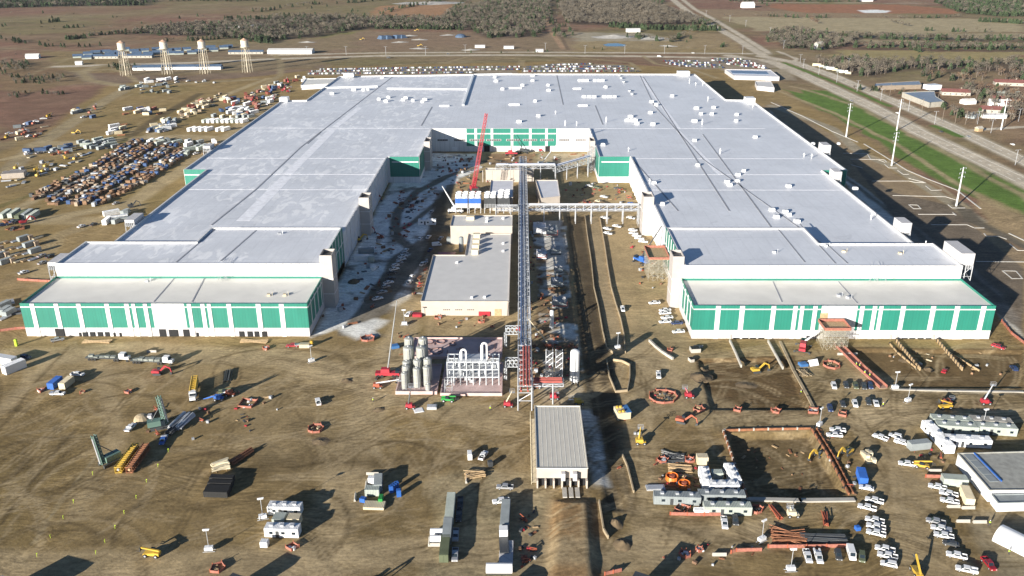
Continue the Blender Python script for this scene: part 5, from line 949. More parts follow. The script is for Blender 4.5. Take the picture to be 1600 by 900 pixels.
# office block on the right: long trailers and a big modular building
B(OFW(16,3.2,3),1465,683,28,30,'white office trailer set at a slant at the corner of the office yard','office'); B(OFW(14.5,3.2,3),1510,690,60,3,'long white office trailer in front of the slanting one','office'); B(OFG(13,3.4,3,PGG),1486,659,60,4,'pale green-grey office trailer, back row left','office'); B(OFG(13,3.4,3,PGG),1494,669,60,4,'pale green-grey office trailer, second row left','office'); B(OFG(13,3.4,3,mat('weathered_roof',(.34,.33,.30),.7,var=.3)),1547,661,60,4,'weathered office trailer, back row right','office'); B(OFG(13,3.4,3,PGG),1554,671,60,4,'pale green-grey office trailer, second row right','office')
P_=[gp(1497,708,4.2),gp(1640,704,4.2),gp(1690,764,4.2),gp(1547,765,4.2)]; t,Q=bldg('modular_building','large modular office building with a grey panel roof, a white wall and a blue beam',P_,4.2,WPAINT,mat('paver_roof',(.33,.33,.30),.7,var=.2,scale=.6),par=.3,world=True)
a,b_=Vector(gp(1522,708,4.05)),Vector(gp(1565,752,4.05)); c_=(a+b_)/2; MB().rbox(c_.x-t.location.x,c_.y-t.location.y,3.95,(b_-a).length,.35,.35,math.atan2((b_-a).y,(b_-a).x)).build('beam',BLUE,t)
for k in range(4): q_=a.lerp(b_,.12+.25*k)+Vector((-2.2,-.4)); MB().rbox(q_.x-t.location.x,q_.y-t.location.y,3.93,3.4,2.6,.12,math.atan2((b_-a).y,(b_-a).x)).build('skylight',GREYP,t)
P_=[gp(1550,773,3),gp(1660,771,3),gp(1670,783,3),gp(1560,786,3)]; t,Q=bldg('site_office','white walled site office with a brown-grey roof below the modular building',P_,3.2,WPAINT,GREYP,par=.3,world=True)
x_,y_=gp(1588,847,1.5); t=thing('tent','big white domed tent cut by the right edge','tent',(x_+1.5,y_,0),-.9); q=MB(); n_=12; vs=[]
for xx in (-6,6):
    for k in range(n_+1): a_=math.pi*k/n_; vs.append((xx,3.6*math.cos(a_),3.3*math.sin(a_)))
q.add(vs,[(k,k+1,n_+2+k,n_+1+k) for k in range(n_)]+[tuple(range(n_,-1,-1)),tuple(range(n_+1,2*n_+2))]); q.build('canvas',WPAINT,t); MB().box(6.0,6.08,-1.2,1.2,0,2.2).build('door',DGREY,t)
# ---------------- barriers, fences, walls
def wall(name,label,cat,pts,h,m,th=.25,posts=0,group=None,pm=None,cap=None):
    P_=px(pts); ox,oy=P_[0]; t=thing(name,label,cat,(ox,oy,gz(ox,oy)),0,group); q=MB()
    for (a,b_),(c,d) in zip(P_[:-1],P_[1:]):
        L=math.hypot(c-a,d-b_); q.rbox((a+c)/2-ox,(b_+d)/2-oy,0,L+th*.5,th,h,math.atan2(d-b_,c-a))
    q.build('panel',m,t)
    if posts:
        for (a,b_),(c,d) in zip(P_[:-1],P_[1:]):
            n_=max(1,int(math.hypot(c-a,d-b_)/posts))
            for i in range(n_): f=i/n_; MB().rbox(a+(c-a)*f-ox,b_+(d-b_)*f-oy,0,th+.14,th+.14,h+.15).build('post',pm or STEEL,t)
    return t
SILT=mat('tan_fabric',(.36,.29,.19),.9,var=.2,scale=.5); LATH=mat('straw_bale',(.42,.34,.2),.9,var=.3)
wall('silt_fence','tan silt fence along the left rim of the long drainage basin','fence',[(914,338),(918,370),(924,410),(928,450),(935,480),(942,520),(948,545),(962,556),(972,552)],1.0,SILT,.35)
wall('silt_fence','tan silt fence along the right rim of the long drainage basin','fence',[(937,340),(941,362),(945,385),(950,420),(955,450),(962,475),(970,500),(975,525),(977,552)],1.0,SILT,.35)
wall('silt_fence','tan fence around the small basin below the long one','fence',[(948,566),(952,590),(962,614),(980,612),(984,592),(984,572),(972,566),(958,564)],1.0,SILT,.35)
wall('silt_fence','low tan berm fence at the bottom of the dark lane','fence',[(972,712),(980,730),(990,770)],.9,SILT,.4); wall('silt_fence','curving tan fence along the dirt ramp','fence',[(936,786),(943,830),(950,842)],1.2,SILT,.4)
wall('retaining_wall','curved pale concrete barrier row on open mud','barrier',[(1015,534),(1024,543),(1034,551),(1043,557),(1051,562)],1.1,CONC,.8)
wall('retaining_wall','straight concrete wall, left of two running out from the right wing doors','wall',[(1140,534),(1149,553),(1158,574)],1.2,CONC,.5); wall('retaining_wall','straight concrete wall, right of two running out from the right wing doors','wall',[(1200,535),(1211,555),(1223,577)],1.2,CONC,.5)
for a,b_,l in (((1400,534),(1437,579),'left'),((1464,534),(1503,579),'right')):
    wall('formwork_trench',l+' timber formwork trench running out from the right wing','formwork',[a,b_],1.4,WOOD,.4,2.2,pm=DARK); 
wall('formwork_trench','low timber formwork, outer side of the left trench','formwork',[(1390,538),(1402,552),(1430,575)],.7,WOOD,.3,3,pm=DARK); wall('formwork_trench','low timber formwork, outer side of the right trench','formwork',[(1480,548),(1530,578)],.7,WOOD,.3,3,pm=DARK)
wall('retaining_wall','long low gravel kerb crossing the yard on the right','kerb',[(1395,609),(1480,611),(1600,613),(1660,614)],.35,CONC,.9); wall('retaining_wall','sandy concrete edge of the levelled pad','kerb',[(1219,535),(1240,580),(1262,620),(1272,640)],.5,SILT,1.0)
wall('retaining_wall','rusty sheet wall on the right side of the foundation pit','wall',[(1268,672),(1295,715),(1326,774)],.9,RUST,.4,3,pm=DARK); wall('retaining_wall','second rusty rail just outside the right pit wall','wall',[(1276,672),(1303,715),(1333,772)],.7,RUST,.3,3,pm=RUST)
wall('retaining_wall','pale concrete walkway along the near side of the foundation pit','wall',[(1168,781),(1250,783),(1333,782)],.5,CONC,1.6); wall('retaining_wall','rusty sheet wall on the left side of the foundation pit','wall',[(1130,676),(1148,728),(1168,779)],.9,RUST,.4,3,pm=CONC); wall('retaining_wall','rusty sheet wall at the far side of the foundation pit','wall',[(1132,674),(1200,672),(1268,671)],.8,RUST,.35,4,pm=CONC)
OF='orange mesh fencing around the site'
for pts,l in (([(1200,856),(1260,856),(1322,855)],'orange mesh fence behind the parked white van'),([(1047,805),(1100,806),(1155,805)],'orange mesh fence below the grey office trailers'),([(1142,865),(1150,862),(1190,861)],'short orange mesh fence right of the planter at the bottom'),([(945,899),(958,896),(971,893)],'short orange mesh fence at the bottom edge by the ramp'),([(28,438),(60,440),(88,441)],'orange mesh strip left of the left wing roof corner'),([(0,518),(25,515),(49,513)],'orange mesh strip at the left wing front corner'),([(1565,503),(1580,522),(1610,545)],'orange mesh fence right of the right wing corner'),([(1446,746),(1478,747)],'orange mesh fence above the white pickup by the grey box')): wall('safety_fence',l,'fence',pts,1.1,MESH,.18,4,OF,ORANGE)
def ringf(u,v,R_,l,n_=7,fill=None,kind='safety_fence'):
    x_,y_=gp(u,v); z_=gz(x_,y_); t=thing(kind,l,'fence',(x_,y_,z_),random.random(),'fenced-off pits on the mud'); q=MB(); rr=random.Random(int(u)); P_=[(R_*rr.uniform(.8,1.1)*math.cos(6.283*k/n_),R_*rr.uniform(.8,1.1)*math.sin(6.283*k/n_)) for k in range(n_)]
    for i in range(n_): a=Vector(P_[i]); b_=Vector(P_[(i+1)%n_]); d=b_-a; q.rbox((a.x+b_.x)/2,(a.y+b_.y)/2,0,d.length,.12,.8,math.atan2(d.y,d.x)); 
    q.build('mesh_panel',MESH,t)
    for p in P_: MB().rbox(p[0],p[1],0,.15,.15,1.25).build('post',ORANGE,t)
    q=MB()
    for k in range(6): q.rbox(rr.uniform(-R_*.5,R_*.5),rr.uniform(-R_*.5,R_*.5),0,rr.uniform(.3,1.4),rr.uniform(.2,.8),rr.uniform(.2,.7),rr.uniform(0,3))
    q.build('debris',rr.choice((WPAINT,DGREY,WOOD,SILT)),t)
for u,v,R_,n_,l in ((575,530,3,7,'orange fenced ring over snow in front of the left wing'),(492,671,2.8,7,'orange fenced ring in the middle of the dirt plain'),(387,632,4,4,'square orange fence left of the centre with blue sheets inside'),(1299,571,3.4,8,'round orange fence below the doorway scaffold'),(1271,643,2.4,4,'square orange fence at the pad corner'),(1316,648,1.8,4,'small square orange fence below the parked cars'),(1212,643,1.7,5,'small orange fence at the lower edge of the levelled pad'),(1035,621,5.5,9,'wide ring of red mesh around a rubble pit'),(1035,720,1.8,6,'orange mesh ring at the top of the material yard'),(1077,720,1.6,6,'small orange mesh ring right of the other in the material yard'),(457,856,1.8,4,'orange fenced box below the white trailers'),(340,889,2.2,5,'orange fenced box at the bottom edge left'),(201,613,1.4,4,'small orange fence box beside wheel tracks'),(64,611,1.6,3,'orange angle fence left of the white truck'),(1065,796,2.4,4,'red fenced pit in front of the grey office trailer'),(1070,867,1.7,7,'orange ring fence at the lower centre right'),(1093,860,1.1,5,'tiny orange fence right of the ring at the bottom'),(416,545,1.5,6,'orange mesh heap near the left wing door'),(685,497,1.8,6,'orange mesh ring before the long tan building'),(752,503,1.6,6,'orange mesh ring near the right end of the tan building'),(1182,797,2.0,7,'orange mesh heap left of the pipe bundles'),(129,614,.9,3,'tiny orange marker fence below the white pickup'),(1092,640,2,5,'orange fence by the excavated yard edge'),(1153,641,1.6,4,'orange box on the kerb of the excavated yard'),(1047,548,1.3,5,'small orange barrier beside the curved concrete one')): ringf(u,v,R_,l,n_)
# covered walkway with orange sides
P_=px([(1308,540),(1345,577),(1380,608)]); ox,oy=P_[0]; t=thing('walkway','long plank walkway with orange mesh sides slanting away from the scaffold','walkway',(ox,oy,0)); q=MB(); rl=[MB(),MB()]
for (a,b_),(c,d) in zip(P_[:-1],P_[1:]):
    L=math.hypot(c-a,d-b_); an=math.atan2(d-b_,c-a); q.rbox((a+c)/2-ox,(b_+d)/2-oy,.3,L+.3,3.0,.2,an)
    for k,s_ in enumerate((-1,1)): rl[k].rbox((a+c)/2-ox-math.sin(an)*1.5*s_,(b_+d)/2-oy+math.cos(an)*1.5*s_,.5,L,.14,1.0,an)
q.build('deck',mat('reddish_planks',(.40,.27,.20),.9,var=.2),t); [k.build('side_mesh',MESH,t) for k in rl]
# jersey barriers, planters, beams
JB=('jersey_barrier',[('barrier',MM(MB().side([(-.35,0),(-.3,.25),(-.12,.5),(-.08,.9),(.08,.9),(.12,.5),(.3,.25),(.35,0)],-1.9,1.9),'barrier',CONC),[])])
def J(u,v,du,dv,l,sc=None): x_,y_,z_,rz=at(u,v,du,dv,.4); place(JB,x_,y_,z_,rz+math.pi/2,l,'barrier','concrete barriers lying about the site',sc)
for u,v,du,dv,l in ((1490,791,1,0,'concrete barrier, left of two below the cream container'),(1513,793,1,0,'concrete barrier, right of two below the cream container'),(1505,814,1,0,'concrete barrier, left of two on the path to the tent'),(1531,815,1,0,'concrete barrier, right of two on the path to the tent'),(1461,735,1,0,'concrete barrier beside the forklifts'),(1332,553,1,0,'concrete barrier under the doorway scaffold, right one'),(1316,553,1,0,'concrete barrier under the doorway scaffold, left one'),(555,776,-5,40,'pale beam standing left of the cream tray'),(572,757,-5,40,'pale beam left of the generator in the middle compound'),(582,740,1,0,'pale beam behind the middle compound'),(729,748,-3,40,'pale beam at the left end of the wood pile'),(1124,866,1,0,'pale planter lying at the bottom near an orange fence'),(671,845,-3,40,'pale bund wall left of the fuel tanks'),(680,851,1,0,'pale bund wall below the fuel tanks'),(237,549,1,0,'pale beam behind the low-loader trucks'),(1091,541,1,0,'concrete barrier at the corner of the right wing pad')): J(u,v,du,dv,l)
# box culverts and odd boxes
def boxof(u,v,L,W,h,m,name,label,cat,rz=0,base=None):
    x_,y_=gp(u,v,h/2); t=thing(name,label,cat,(x_,y_,gz(x_,y_)),rz); MB().rbox(0,0,.0,L,W,h).build('box',m,t); MB().rbox(0,0,h,L*.86,W*.86,.08).build('lid',base or m,t); return t
boxof(1086,546,3.8,3,1.6,CONC,'culvert_box','open concrete box at the right wing corner','box',.1,DARK); boxof(1080,562,1.6,2.4,1.2,CONC,'culvert_box','small concrete block below the open box','box',.3,DARK); boxof(784,484,3,.8,3,WOOD,'crate','tall plywood crate against the right end of the long tan building','crate')
for i in range(4): boxof(611+i*3,764-i*2,1.15,1.15,2.2,BLUE,'portable_toilet','blue portable toilet, number %s from the left in the shaded row'%('one','two','three','four')[i],'toilet',.3)
boxof(623,770,1.3,1.3,2.2,BLUE,'portable_toilet','blue portable toilet standing apart below the row','toilet',.2); boxof(734,711,1.4,3,1.9,WPAINT,'light_plant','white light plant left of the pickup','generator',.1); boxof(766,724,1.4,1.6,1.6,DGREY,'generator','small black generator below the white pickup','generator',.3); boxof(1340,825,1.3,1.3,1.1,BLUE,'tool_chest','small blue chest left of the pickup trio','box',.2)
boxof(1024,762,5.6,2.6,.5,STEEL,'steel_mats','stack of pale steel mats at the left of the material yard','mats',.05); boxof(674,640+15,0.1,.1,.1,STEEL,'marker_block','tiny grey block on the plain','block') if 0 else None
boxof(654,641,3.4,3.2,.1,WPAINT,'plastic_sheet','white plastic sheet lying below the silos','sheet',.3); boxof(675,636,3.4,2.4,1.0,STEEL,'steel_table','grey steel frame table below the silos','table'); boxof(617,541,3,2.6,1.1,TARP,'tarped_pallet','dark blue tarped heap behind the red crane','tarp',.4); boxof(1255,569,3,2.6,1.0,TARP,'tarped_pallet','blue tarped pallet below the doorway scaffold','tarp',.2)
x_,y_=gp(1269,569); t=thing('a_frame','white A-frame canopy beside the blue tarped pallet','frame',(x_,y_,0),.3); q=MB(); q.add([(-2,-1.6,0),(2,-1.6,0),(2,0,2),(-2,0,2),(-2,1.6,0),(2,1.6,0)],[(0,1,2,3),(3,2,5,4)]); q.build('canopy',WPAINT,t); MB().beam((-2.1,0,2.03),(2.1,0,2.03),.12).build('ridge',STEEL,t)
# stacked piles: rebar, pipes, timber, black boxes
def pile(u,v,du,dv,n_,L,m,label,cat='pile',name='pipe_stack',r0=.14,spread=1.2,layers=3,jit=.05):
    x_,y_,z_,rz=at(u,v,du,dv,.3); t=thing(name,label,cat,(x_,y_,z_),rz); rr=random.Random(int(u*7+v)); q=MB()
    for k in range(n_): yy=rr.uniform(-spread,spread); zz=rr.random()*layers*r0*2; a=rr.uniform(-jit,jit)*L; q.tube((-L/2+rr.uniform(-.3,.3),yy-a,zz+r0),(L/2+rr.uniform(-.3,.3),yy+a,zz+r0),r0,5)
    q.build('bundle',m,t,'stuff' if 0 else None); MB().box(-L*.3-.1,-L*.3+.1,-spread,spread,-.02,.1).box(L*.3-.1,L*.3+.1,-spread,spread,-.02,.1).build('bearers',WOOD,t)
pile(1211,801,-30,-40,20,6,ORANGE,'orange pipe bundle, left of two south of the pit',spread=.7); pile(1290,811,-10,-40,20,6,ORANGE,'orange pipe bundle, right of two south of the pit',spread=.7)
pile(1287,843,60,2,46,12,DGREY,'long black pile of steel behind the orange fence','steel pile',spread=1.6,jit=.03); pile(1232,840,60,6,40,9,RUST,'tangled rusty steel left of the long black pile','steel pile',spread=2.6,jit=.3); pile(742,742,60,-6,26,6,WOOD,'loose timber pile below the light plant','timber pile','timber_pile',spread=1.8,jit=.25)
pile(285,660,30,-30,30,10,STEEL,'dark heap of long steel beams right of the upright rig','steel pile',r0=.22,spread=2.2); pile(275,668,30,-30,24,9,DGREY,'black steel beams beside the grey heap near the upright rig','steel pile',r0=.22,spread=1.4); pile(378,715,50,-30,20,9,RUST,'dark bundle of pipes behind the tan machinery','steel pile',r0=.2,spread=1.2)
pile(356,587,10,-50,16,9,DGREY,'black ladder-like steel sections lying on the plain','steel pile',r0=.12,spread=1.4,jit=.01); pile(1256,583,20,30,24,5,SILT,'brushy heap of stakes left of the round orange fence','pile','stake_pile',r0=.1,spread=1.4,jit=.3); pile(1063,735,60,4,30,7,WOOD,'rows of timber in the material yard','timber pile','timber_pile',spread=3.5,jit=.05,layers=1); pile(1052,715,60,4,24,7,DGREY,'scattered pipework at the top of the material yard','steel pile',spread=3,jit=.3,layers=1)
pile(152,533,60,1,24,11,WOOD,'pale timber stakes along the left wing doors','timber pile','timber_pile',spread=.9,jit=.1,layers=1); pile(397,533,60,1,24,11,WOOD,'pale timber stakes along the right doors of the left wing','timber pile','timber_pile',spread=.9,jit=.1,layers=1); pile(345,732,60,-14,18,5,TANP,'cream pieces of machinery above the black containers','machinery','machinery_parts',r0=.35,spread=1.6,jit=.2)
# rows of yellow spreader cages
x_,y_=gp(208,718,.6); x2,y2=gp(224,696,.6); an=math.atan2(y2-y_,x2-x_)
for k,o in enumerate((-1.7,1.7)):
    t=thing('lattice_section',('left' if k==0 else 'right')+' half of the long yellow and rust lattice section on the ground','crane section',(x_-math.sin(an)*-o,y_+math.cos(an)*-o,0),an); MB().lattice((-7,0,1.3),(7,0,1.3),1.9,14,.22).build('lattice',YEL if k==0 else RUST,t); MB().tube((-7,0,1.4),(7,0,1.4),.4,6).build('core_pipe',STEEL if k==0 else WOOD,t)
for k,(u,v) in enumerate(((347,747),(344.5,755),(341,763),(338,769))): B(cont(BLACK,7.2,2.0,2.0,'skip'),u,v,60,2,'black open-topped container, %s of four stacked in a row'%('farthest','second','third','nearest')[k],'skip','black containers')
# hose reels
for u,v,R_,l in ((1050,746,1.8,'orange hose coil lying left in the material yard'),(1069,757,1.7,'orange hose drum standing right in the material yard')):
    x_,y_=gp(u,v,.8); t=thing('hose_coil',l,'hose coil',(x_,y_,0)); q=MB()
    for k in range(6):
        for j in range(14): a=j*math.pi/7; b2=a+math.pi/7; q.tube((R_*math.cos(a),R_*math.sin(a),.2+k*.25),(R_*math.cos(b2),R_*math.sin(b2),.2+k*.25),.16,5,caps=False)
    q.build('hose',mat('bright_orange',(.78,.19,.03),.5),t); MB().tube((0,0,0),(0,0,1.6),R_*.5,10).build('drum',ORANGE,t)
# concrete mixer dome, cream stack
x_,y_=gp(222,656); t=thing('tarped_pile','domed tan heap with a white lining next to the upright rig','heap',(x_,y_,0)); MB().dome((0,0,0),2.8,2.2,12,4).build('heap',SILT,t); MB().rbox(2.6,.5,0,1.6,2.2,1.7,.2,.8).build('liner',LGREY,t)
x_,y_=gp(1356,717); t=thing('pallet_stack','leaning stack of cream sacks on pallets beside the pit','pallets',(x_,y_,0)); [MB().rbox((k%2)*1.5-.7,(k//2)*1.6-2.4,.15,1.3,1.4,1.0+.5*(k%3)).build('sack',TANP,t) for k in range(8)]; MB().box(-1.6,1.6,-3.2,3.2,0,.14).build('pallet',WOOD,t)
B(cont(TANP,4,2.2,1.6,'crate'),476,538,60,0,'cream crates on the lane by the left wing corner','crate'); B(cont(YEL,.9,1.6,2.4,'sign_board'),487,536,60,0,'upright yellow panel beside the cream crates','panel'); V(pickup(RED,'flat'),457,539,-60,2,'red-nosed flatbed truck beside the cream crates'); B(cont(LIME,.8,1.0,3,'sign_board'),25,536,60,0,'upright yellow-green panel in front of the left wing corner','panel')
# mud heaps around the pit and ramp, kept as ground relief of their own
def heap(u,v,R_,h,l,m=None,el=1.0,g=None):
    x_,y_=gp(u,v); n_=16; vs=[]; fs=[]; rr=random.Random(int(u+v)); K=6
    for j in range(K):
        for i in range(n_): a=6.283*i/n_; q_=R_*(1-j/K)*rr.uniform(.85,1.15); vs.append((q_*math.cos(a)*el,q_*math.sin(a),h*(j/K)**1.3*rr.uniform(.8,1.2)-.05))
    vs.append((0,0,h)); 
    for j in range(K-1):
        for i in range(n_): fs.append((j*n_+i,j*n_+(i+1)%n_,(j+1)*n_+(i+1)%n_,(j+1)*n_+i))
    for i in range(n_): fs.append(((K-1)*n_+i,(K-1)*n_+(i+1)%n_,K*n_))
    o=MB().add(vs,fs).build('earth_mound',m or HEAPM,smooth=True); o.location=(x_,y_,gz(x_,y_)); o.rotation_euler[2]=rr.uniform(-.4,.4); tag(o,l,'earth heap',g)
HEAPM=mat('loose_earth',(.165,.12,.07),.95,var=.3,scale=.8)
for u,v,R_,h,l,e in ((962,818,3,1.4,'earth heap beside the end of the dark lane',.7),(973,850,3,1.2,'grey earth heap lower right of the ramp',1),(1095,590,4.5,1.6,'dug-up earth heap on the left rim of the excavated yard',1),(1097,575,2.5,1.1,'small earth heap above the dug-up one',1),(592,640,2,.7,'thin earth heap on the plain left of the silos',1.4),(542,595,2.2,.8,'earth heap left of the orange boom lift',1.2),(1420,560,3,.8,'earth heap between the formwork trenches',1.6),(1452,574,2,.8,'small earth heap left of the right trench',1),(605,455,3,1.3,'dark earth heap in the west courtyard shade',1),(553,440,4,1.5,'dark spoil heap near the left wing tower',.8),(835,505,2.5,1,'earth heap beside the pipe rack',1),(1165,598,3,.5,'low mud heap in the excavated yard',1.5),(500,690,3,.6,'brush heap under the orange fenced ring',1.3),(940,318,4,1.6,'earth heap behind the wide pipe bridge',1.6),(770,252,5,1.6,'earth heap in front of the courtyard back wall',2)): heap(u,v,R_,h,l,None,e)
# ---------------- light towers, poles, pylons
def lamp_tower():
    q=MB().rbox(0,0,.5,2.2,1.2,1.0); ms=MB().tube((0,0,1.5),(0,0,7),.09,5); hd=MB().box(-.9,.9,-.15,.15,6.9,7.2)
    for a in (-.6,-.2,.2,.6): hd.box(a-.15,a+.15,-.35,-.15,6.8,7.1)
    return ('light_tower',[('generator_box',MM(q,'generator_box',WPAINT),[]),('mast',MM(ms,'mast',STEEL),[('lamp_bar',MM(hd,'lamp_bar',WPAINT))])]+[('outrigger',MM(MB().box(-1.6,1.6,a-.08,a+.08,.05,.2),'outrigger',STEEL),[]) for a in (-.5,.5)])
LTW=lamp_tower()
for u,v,l in ((327,861,'white light tower standing alone on the lower left plain'),(411,811,'white light tower left of the white office trailers'),(1280,666,'light tower at the corner of the foundation pit'),(1398,608,'light tower on the kerb beside the right yard'),(1190,846,'light tower near the bottom centre right'),(487,566,'light tower on the open lane before the left wing'),(965,545,'light tower in the long drainage basin'),(1418,628,'light tower post on the muddy lane'),(1235,892,'light tower at the bottom right by the blue truck'),(632,508,'light tower on the path left of the tan building'),(1535,668,'light tower at the right office yard')): x_,y_=gp(u,v); place(LTW,x_,y_,gz(x_,y_),random.random(),l,'light tower','light towers')
def utpole(h,arms=3):
    q=MB().tube((0,0,0),(0,0,h),.62,8,.3); P_=[('shaft',MM(q,'shaft',mat('pole_grey',(.62,.63,.62),.5)),[])]
    for k in range(arms): 
        z_=h-.8-k*2.6; P_.append(('crossarm',MM(MB().tube((-2.6,0,z_+.2),(2.6,0,z_+.2),.16,5).tube((-2.5,0,z_-.7),(-2.5,0,z_+.1),.13,5).tube((2.5,0,z_-.7),(2.5,0,z_+.1),.13,5),'crossarm',STEEL),[]))
    return ('utility_pole',P_)
for u,v,h,l in ((1322,214,27,'tall steel power pole farthest back on the grass strip'),(1401,204,26,'tall steel power pole close to the carriageway'),(1393,259,24,'tall steel power pole at the second parking island'),(1494,322,24,'tall steel power pole nearest to the viewer on the right'),(1564,203,26,'tall steel power pole beyond the carriageway at the right')): x_,y_=gp(u,v); place(utpole(h),x_,y_,0,.5,l,'power pole','steel power poles along the highway')
SLM=('street_lamp',[('post',MM(MB().tube((0,0,0),(0,0,11),.18,6),'post',STEEL),[('lamp_arm',MM(MB().box(-2,2,-.08,.08,10.9,11.05),'lamp_arm',STEEL))]),('lamp_head',MM(MB().box(1.5,2.4,-.2,.2,10.75,10.9),'lamp_head',LGREY),[]),('lamp_head',MM(MB().box(-2.4,-1.5,-.2,.2,10.75,10.9),'lamp_head',LGREY),[])])
k=0
for u,v in [(480,86),(541,86),(603,86),(665,86),(727,83),(852,80),(914,84),(976,84),(1038,84),(1101,84),(1160,85),(1224,76),(1250,99),(1255,107),(1279,117),(1307,129),(1339,143),(1376,157),(1419,174),(1460,194),(1527,194),(1591,190),(1548,208),(1586,258),(1103,26),(1140,34),(1165,42),(1203,54),(1325,58+48)]:
    k+=1; x_,y_=gp(u,v); place(SLM,x_,y_,0,.3,'grey double street lamp on the verge of the highway','street lamp','street lamps along the highway')
POLEW=mat('weathered_pole',(.20,.17,.14),.9); TMAST=('utility_pole',[('shaft',MM(MB().tube((0,0,0),(0,0,12),.17,6),'shaft',POLEW),[('crossarm',MM(MB().box(-1.3,1.3,-.08,.08,11,11.2),'crossarm',POLEW))])])
for u,v in [(1472,190),(1492,193),(1508,195),(1525,193),(1546,190),(1575,182),(1440,175),(1465,160),(1390,150),(1570,195)]: x_,y_=gp(u,v); place(TMAST,x_,y_,0,.4,'thin wooden utility pole beyond the highway','utility pole','wooden poles beyond the highway')
# kerbed parking islands east of the plant
IS=[[(515,95),(685,97),(730,115)],[(470,58),(615,60)],[(650,232),(760,232),(880,232),(920,240)],[(780,322),(940,326),(1110,330),(1175,350)],[(940,440),(1160,440),(1175,445),(1155,430)],[(1020,505),(1245,505),(1290,525),(1350,525)],[(1350,560),(1365,577),(1440,577),(1490,595)],[(1510,625),(1560,665),(1640,668)],[(1300,735),(1640,738)],[(880,380),(910,405),(955,405),(935,382),(880,380)],[(1465,793),(1525,842),(1590,842),(1550,795),(1465,793)],[(985,262),(1020,290),(1085,288)],[(810,165),(845,190),(880,190)],[(730,128),(755,150),(805,150)],[(1125,380),(1150,400),(1230,400)],[(620,60),(640,95),(730,100),(740,112)],[(880,215),(985,242),(920,240)],[(520,130),(590,150)]]
for i,p in enumerate(IS):
    P_=px([(1200+a/4,225+b_/4) for a,b_ in p]); q=MB()
    for (a,b_),(c,d) in zip(P_[:-1],P_[1:]): L=math.hypot(c-a,d-b_); q.rbox((a+c)/2,(b_+d)/2,0,L+.2,.55,.16,math.atan2(d-b_,c-a))
    q.build('kerb',mat('new_kerb',(.62,.60,.56),.8),None,'structure')
for p in ([(1350,225),(1375,240),(1417,266),(1450,280),(1495,297),(1532,326)],[(1577,365),(1620,385)],[(1205,160),(1255,182),(1300,205),(1340,222)]):
    P_=px(p); q=MB()
    for (a,b_),(c,d) in zip(P_[:-1],P_[1:]): L=math.hypot(c-a,d-b_); q.rbox((a+c)/2,(b_+d)/2,0,L+.3,.9,.17,math.atan2(d-b_,c-a))
    q.build('kerb',MATS['new_kerb'],None,'structure')
# painted lane lines on the two carriageways
LP=mat('lane_paint',(.7,.7,.66),.7)
for pl in ([(1250,113),(1290,133),(1370,170),(1440,208),(1600,283)],[(1250,101),(1300,118),(1400,160),(1490,200),(1545,226),(1640,270)]):
    P_=px(pl); q=MB()
    for (a,b_),(c,d) in zip(P_[:-1],P_[1:]):
        L=math.hypot(c-a,d-b_); an=math.atan2(d-b_,c-a); nn=int(L/12)
        for k in range(nn): f=(k+.5)/nn; q.rbox(a+(c-a)*f,b_+(d-b_)*f,.0,4,.35,.05,an)
        for s_ in (-5.6,5.6): q.rbox((a+c)/2-math.sin(an)*s_,(b_+d)/2+math.cos(an)*s_,0,L,.25,.05,an)
    q.build('lane_marking',LP,None,'structure')
# ---------------- storage yards west of the plant
TRP=mat('blue_tarp_faded',(.04,.09,.22),.7); CR=[mat('crate_wood',(.25,.15,.085),.8,var=.3,scale=.5),mat('crate_pale',(.33,.26,.19),.8,var=.25,scale=.5),mat('crate_brown',(.17,.10,.06),.8,var=.3,scale=.5),mat('white_case',(.5,.5,.48),.5),mat('crate_white_wrap',(.36,.38,.41),.5),TRP,DGREY]
CRS=[]
for m in CR:
    for L,W,h in ((3.2,1.8,1.9),(2.4,1.9,2.4),(4.4,1.8,1.6)):
        q=MB().box(-L/2,L/2,-W/2,W/2,.15,h); s_=MB()
        for k in range(4): x_=-L/2+.1+k*(L-.2)/3; s_.box(x_-.07,x_+.07,-W/2-.04,W/2+.04,.0,h+.04)
        q.v,q.f=q.v,q.f; q.add(s_.v,s_.f); CRS.append(('crate',[('case',MM(q,'case',m),[])]))
def inp(u,v,P_): return bool(inpoly(np.array([float(u)]),np.array([float(v)]),P_)[0])
YARD=[(46,306),(62,319),(150,325),(236,282),(296,243),(278,222),(205,220),(128,268)]
r=random.Random(21); wy=px(YARD); x0,x1=min(p[0] for p in wy),max(p[0] for p in wy); y0,y1=min(p[1] for p in wy),max(p[1] for p in wy)
spots=[]; x_=x0
row=0
while x_<x1:
    y_=y0
    while y_<y1:
        L=r.uniform(2.9,4.9); xx=x_+r.uniform(-.6,.6)
        if inp(xx,y_,wy) and r.random()<.86 : spots.append((xx,y_))
        y_+=L
    row+=1; x_+=3.3 if row%4 else 7.0
spots.sort(key=lambda p:p[1]); WTS=[5,4,5,1.5,2,4,2]
CN=['brown wooden','pale wooden','dark brown wooden','white','white-wrapped','blue-tarped','grey']
for x_,y_ in spots[:290]:
    k=r.choices(range(7),WTS)[0]; j=r.randrange(3); place(CRS[k*3+j],x_,y_,0,r.gauss(1.57,.12) if r.random()<.6 else r.gauss(0,.12),'%s %s crate in the %s of the west crate yard'%(['medium','tall','long low'][j],CN[k],'nearest rows' if y_<470 else 'middle rows'),'crate','crates in the storage yard')
CRS=[('site_crate',c_[1]) for c_ in CRS]  # the same crates as in the yard, reused elsewhere on the site
DES={}
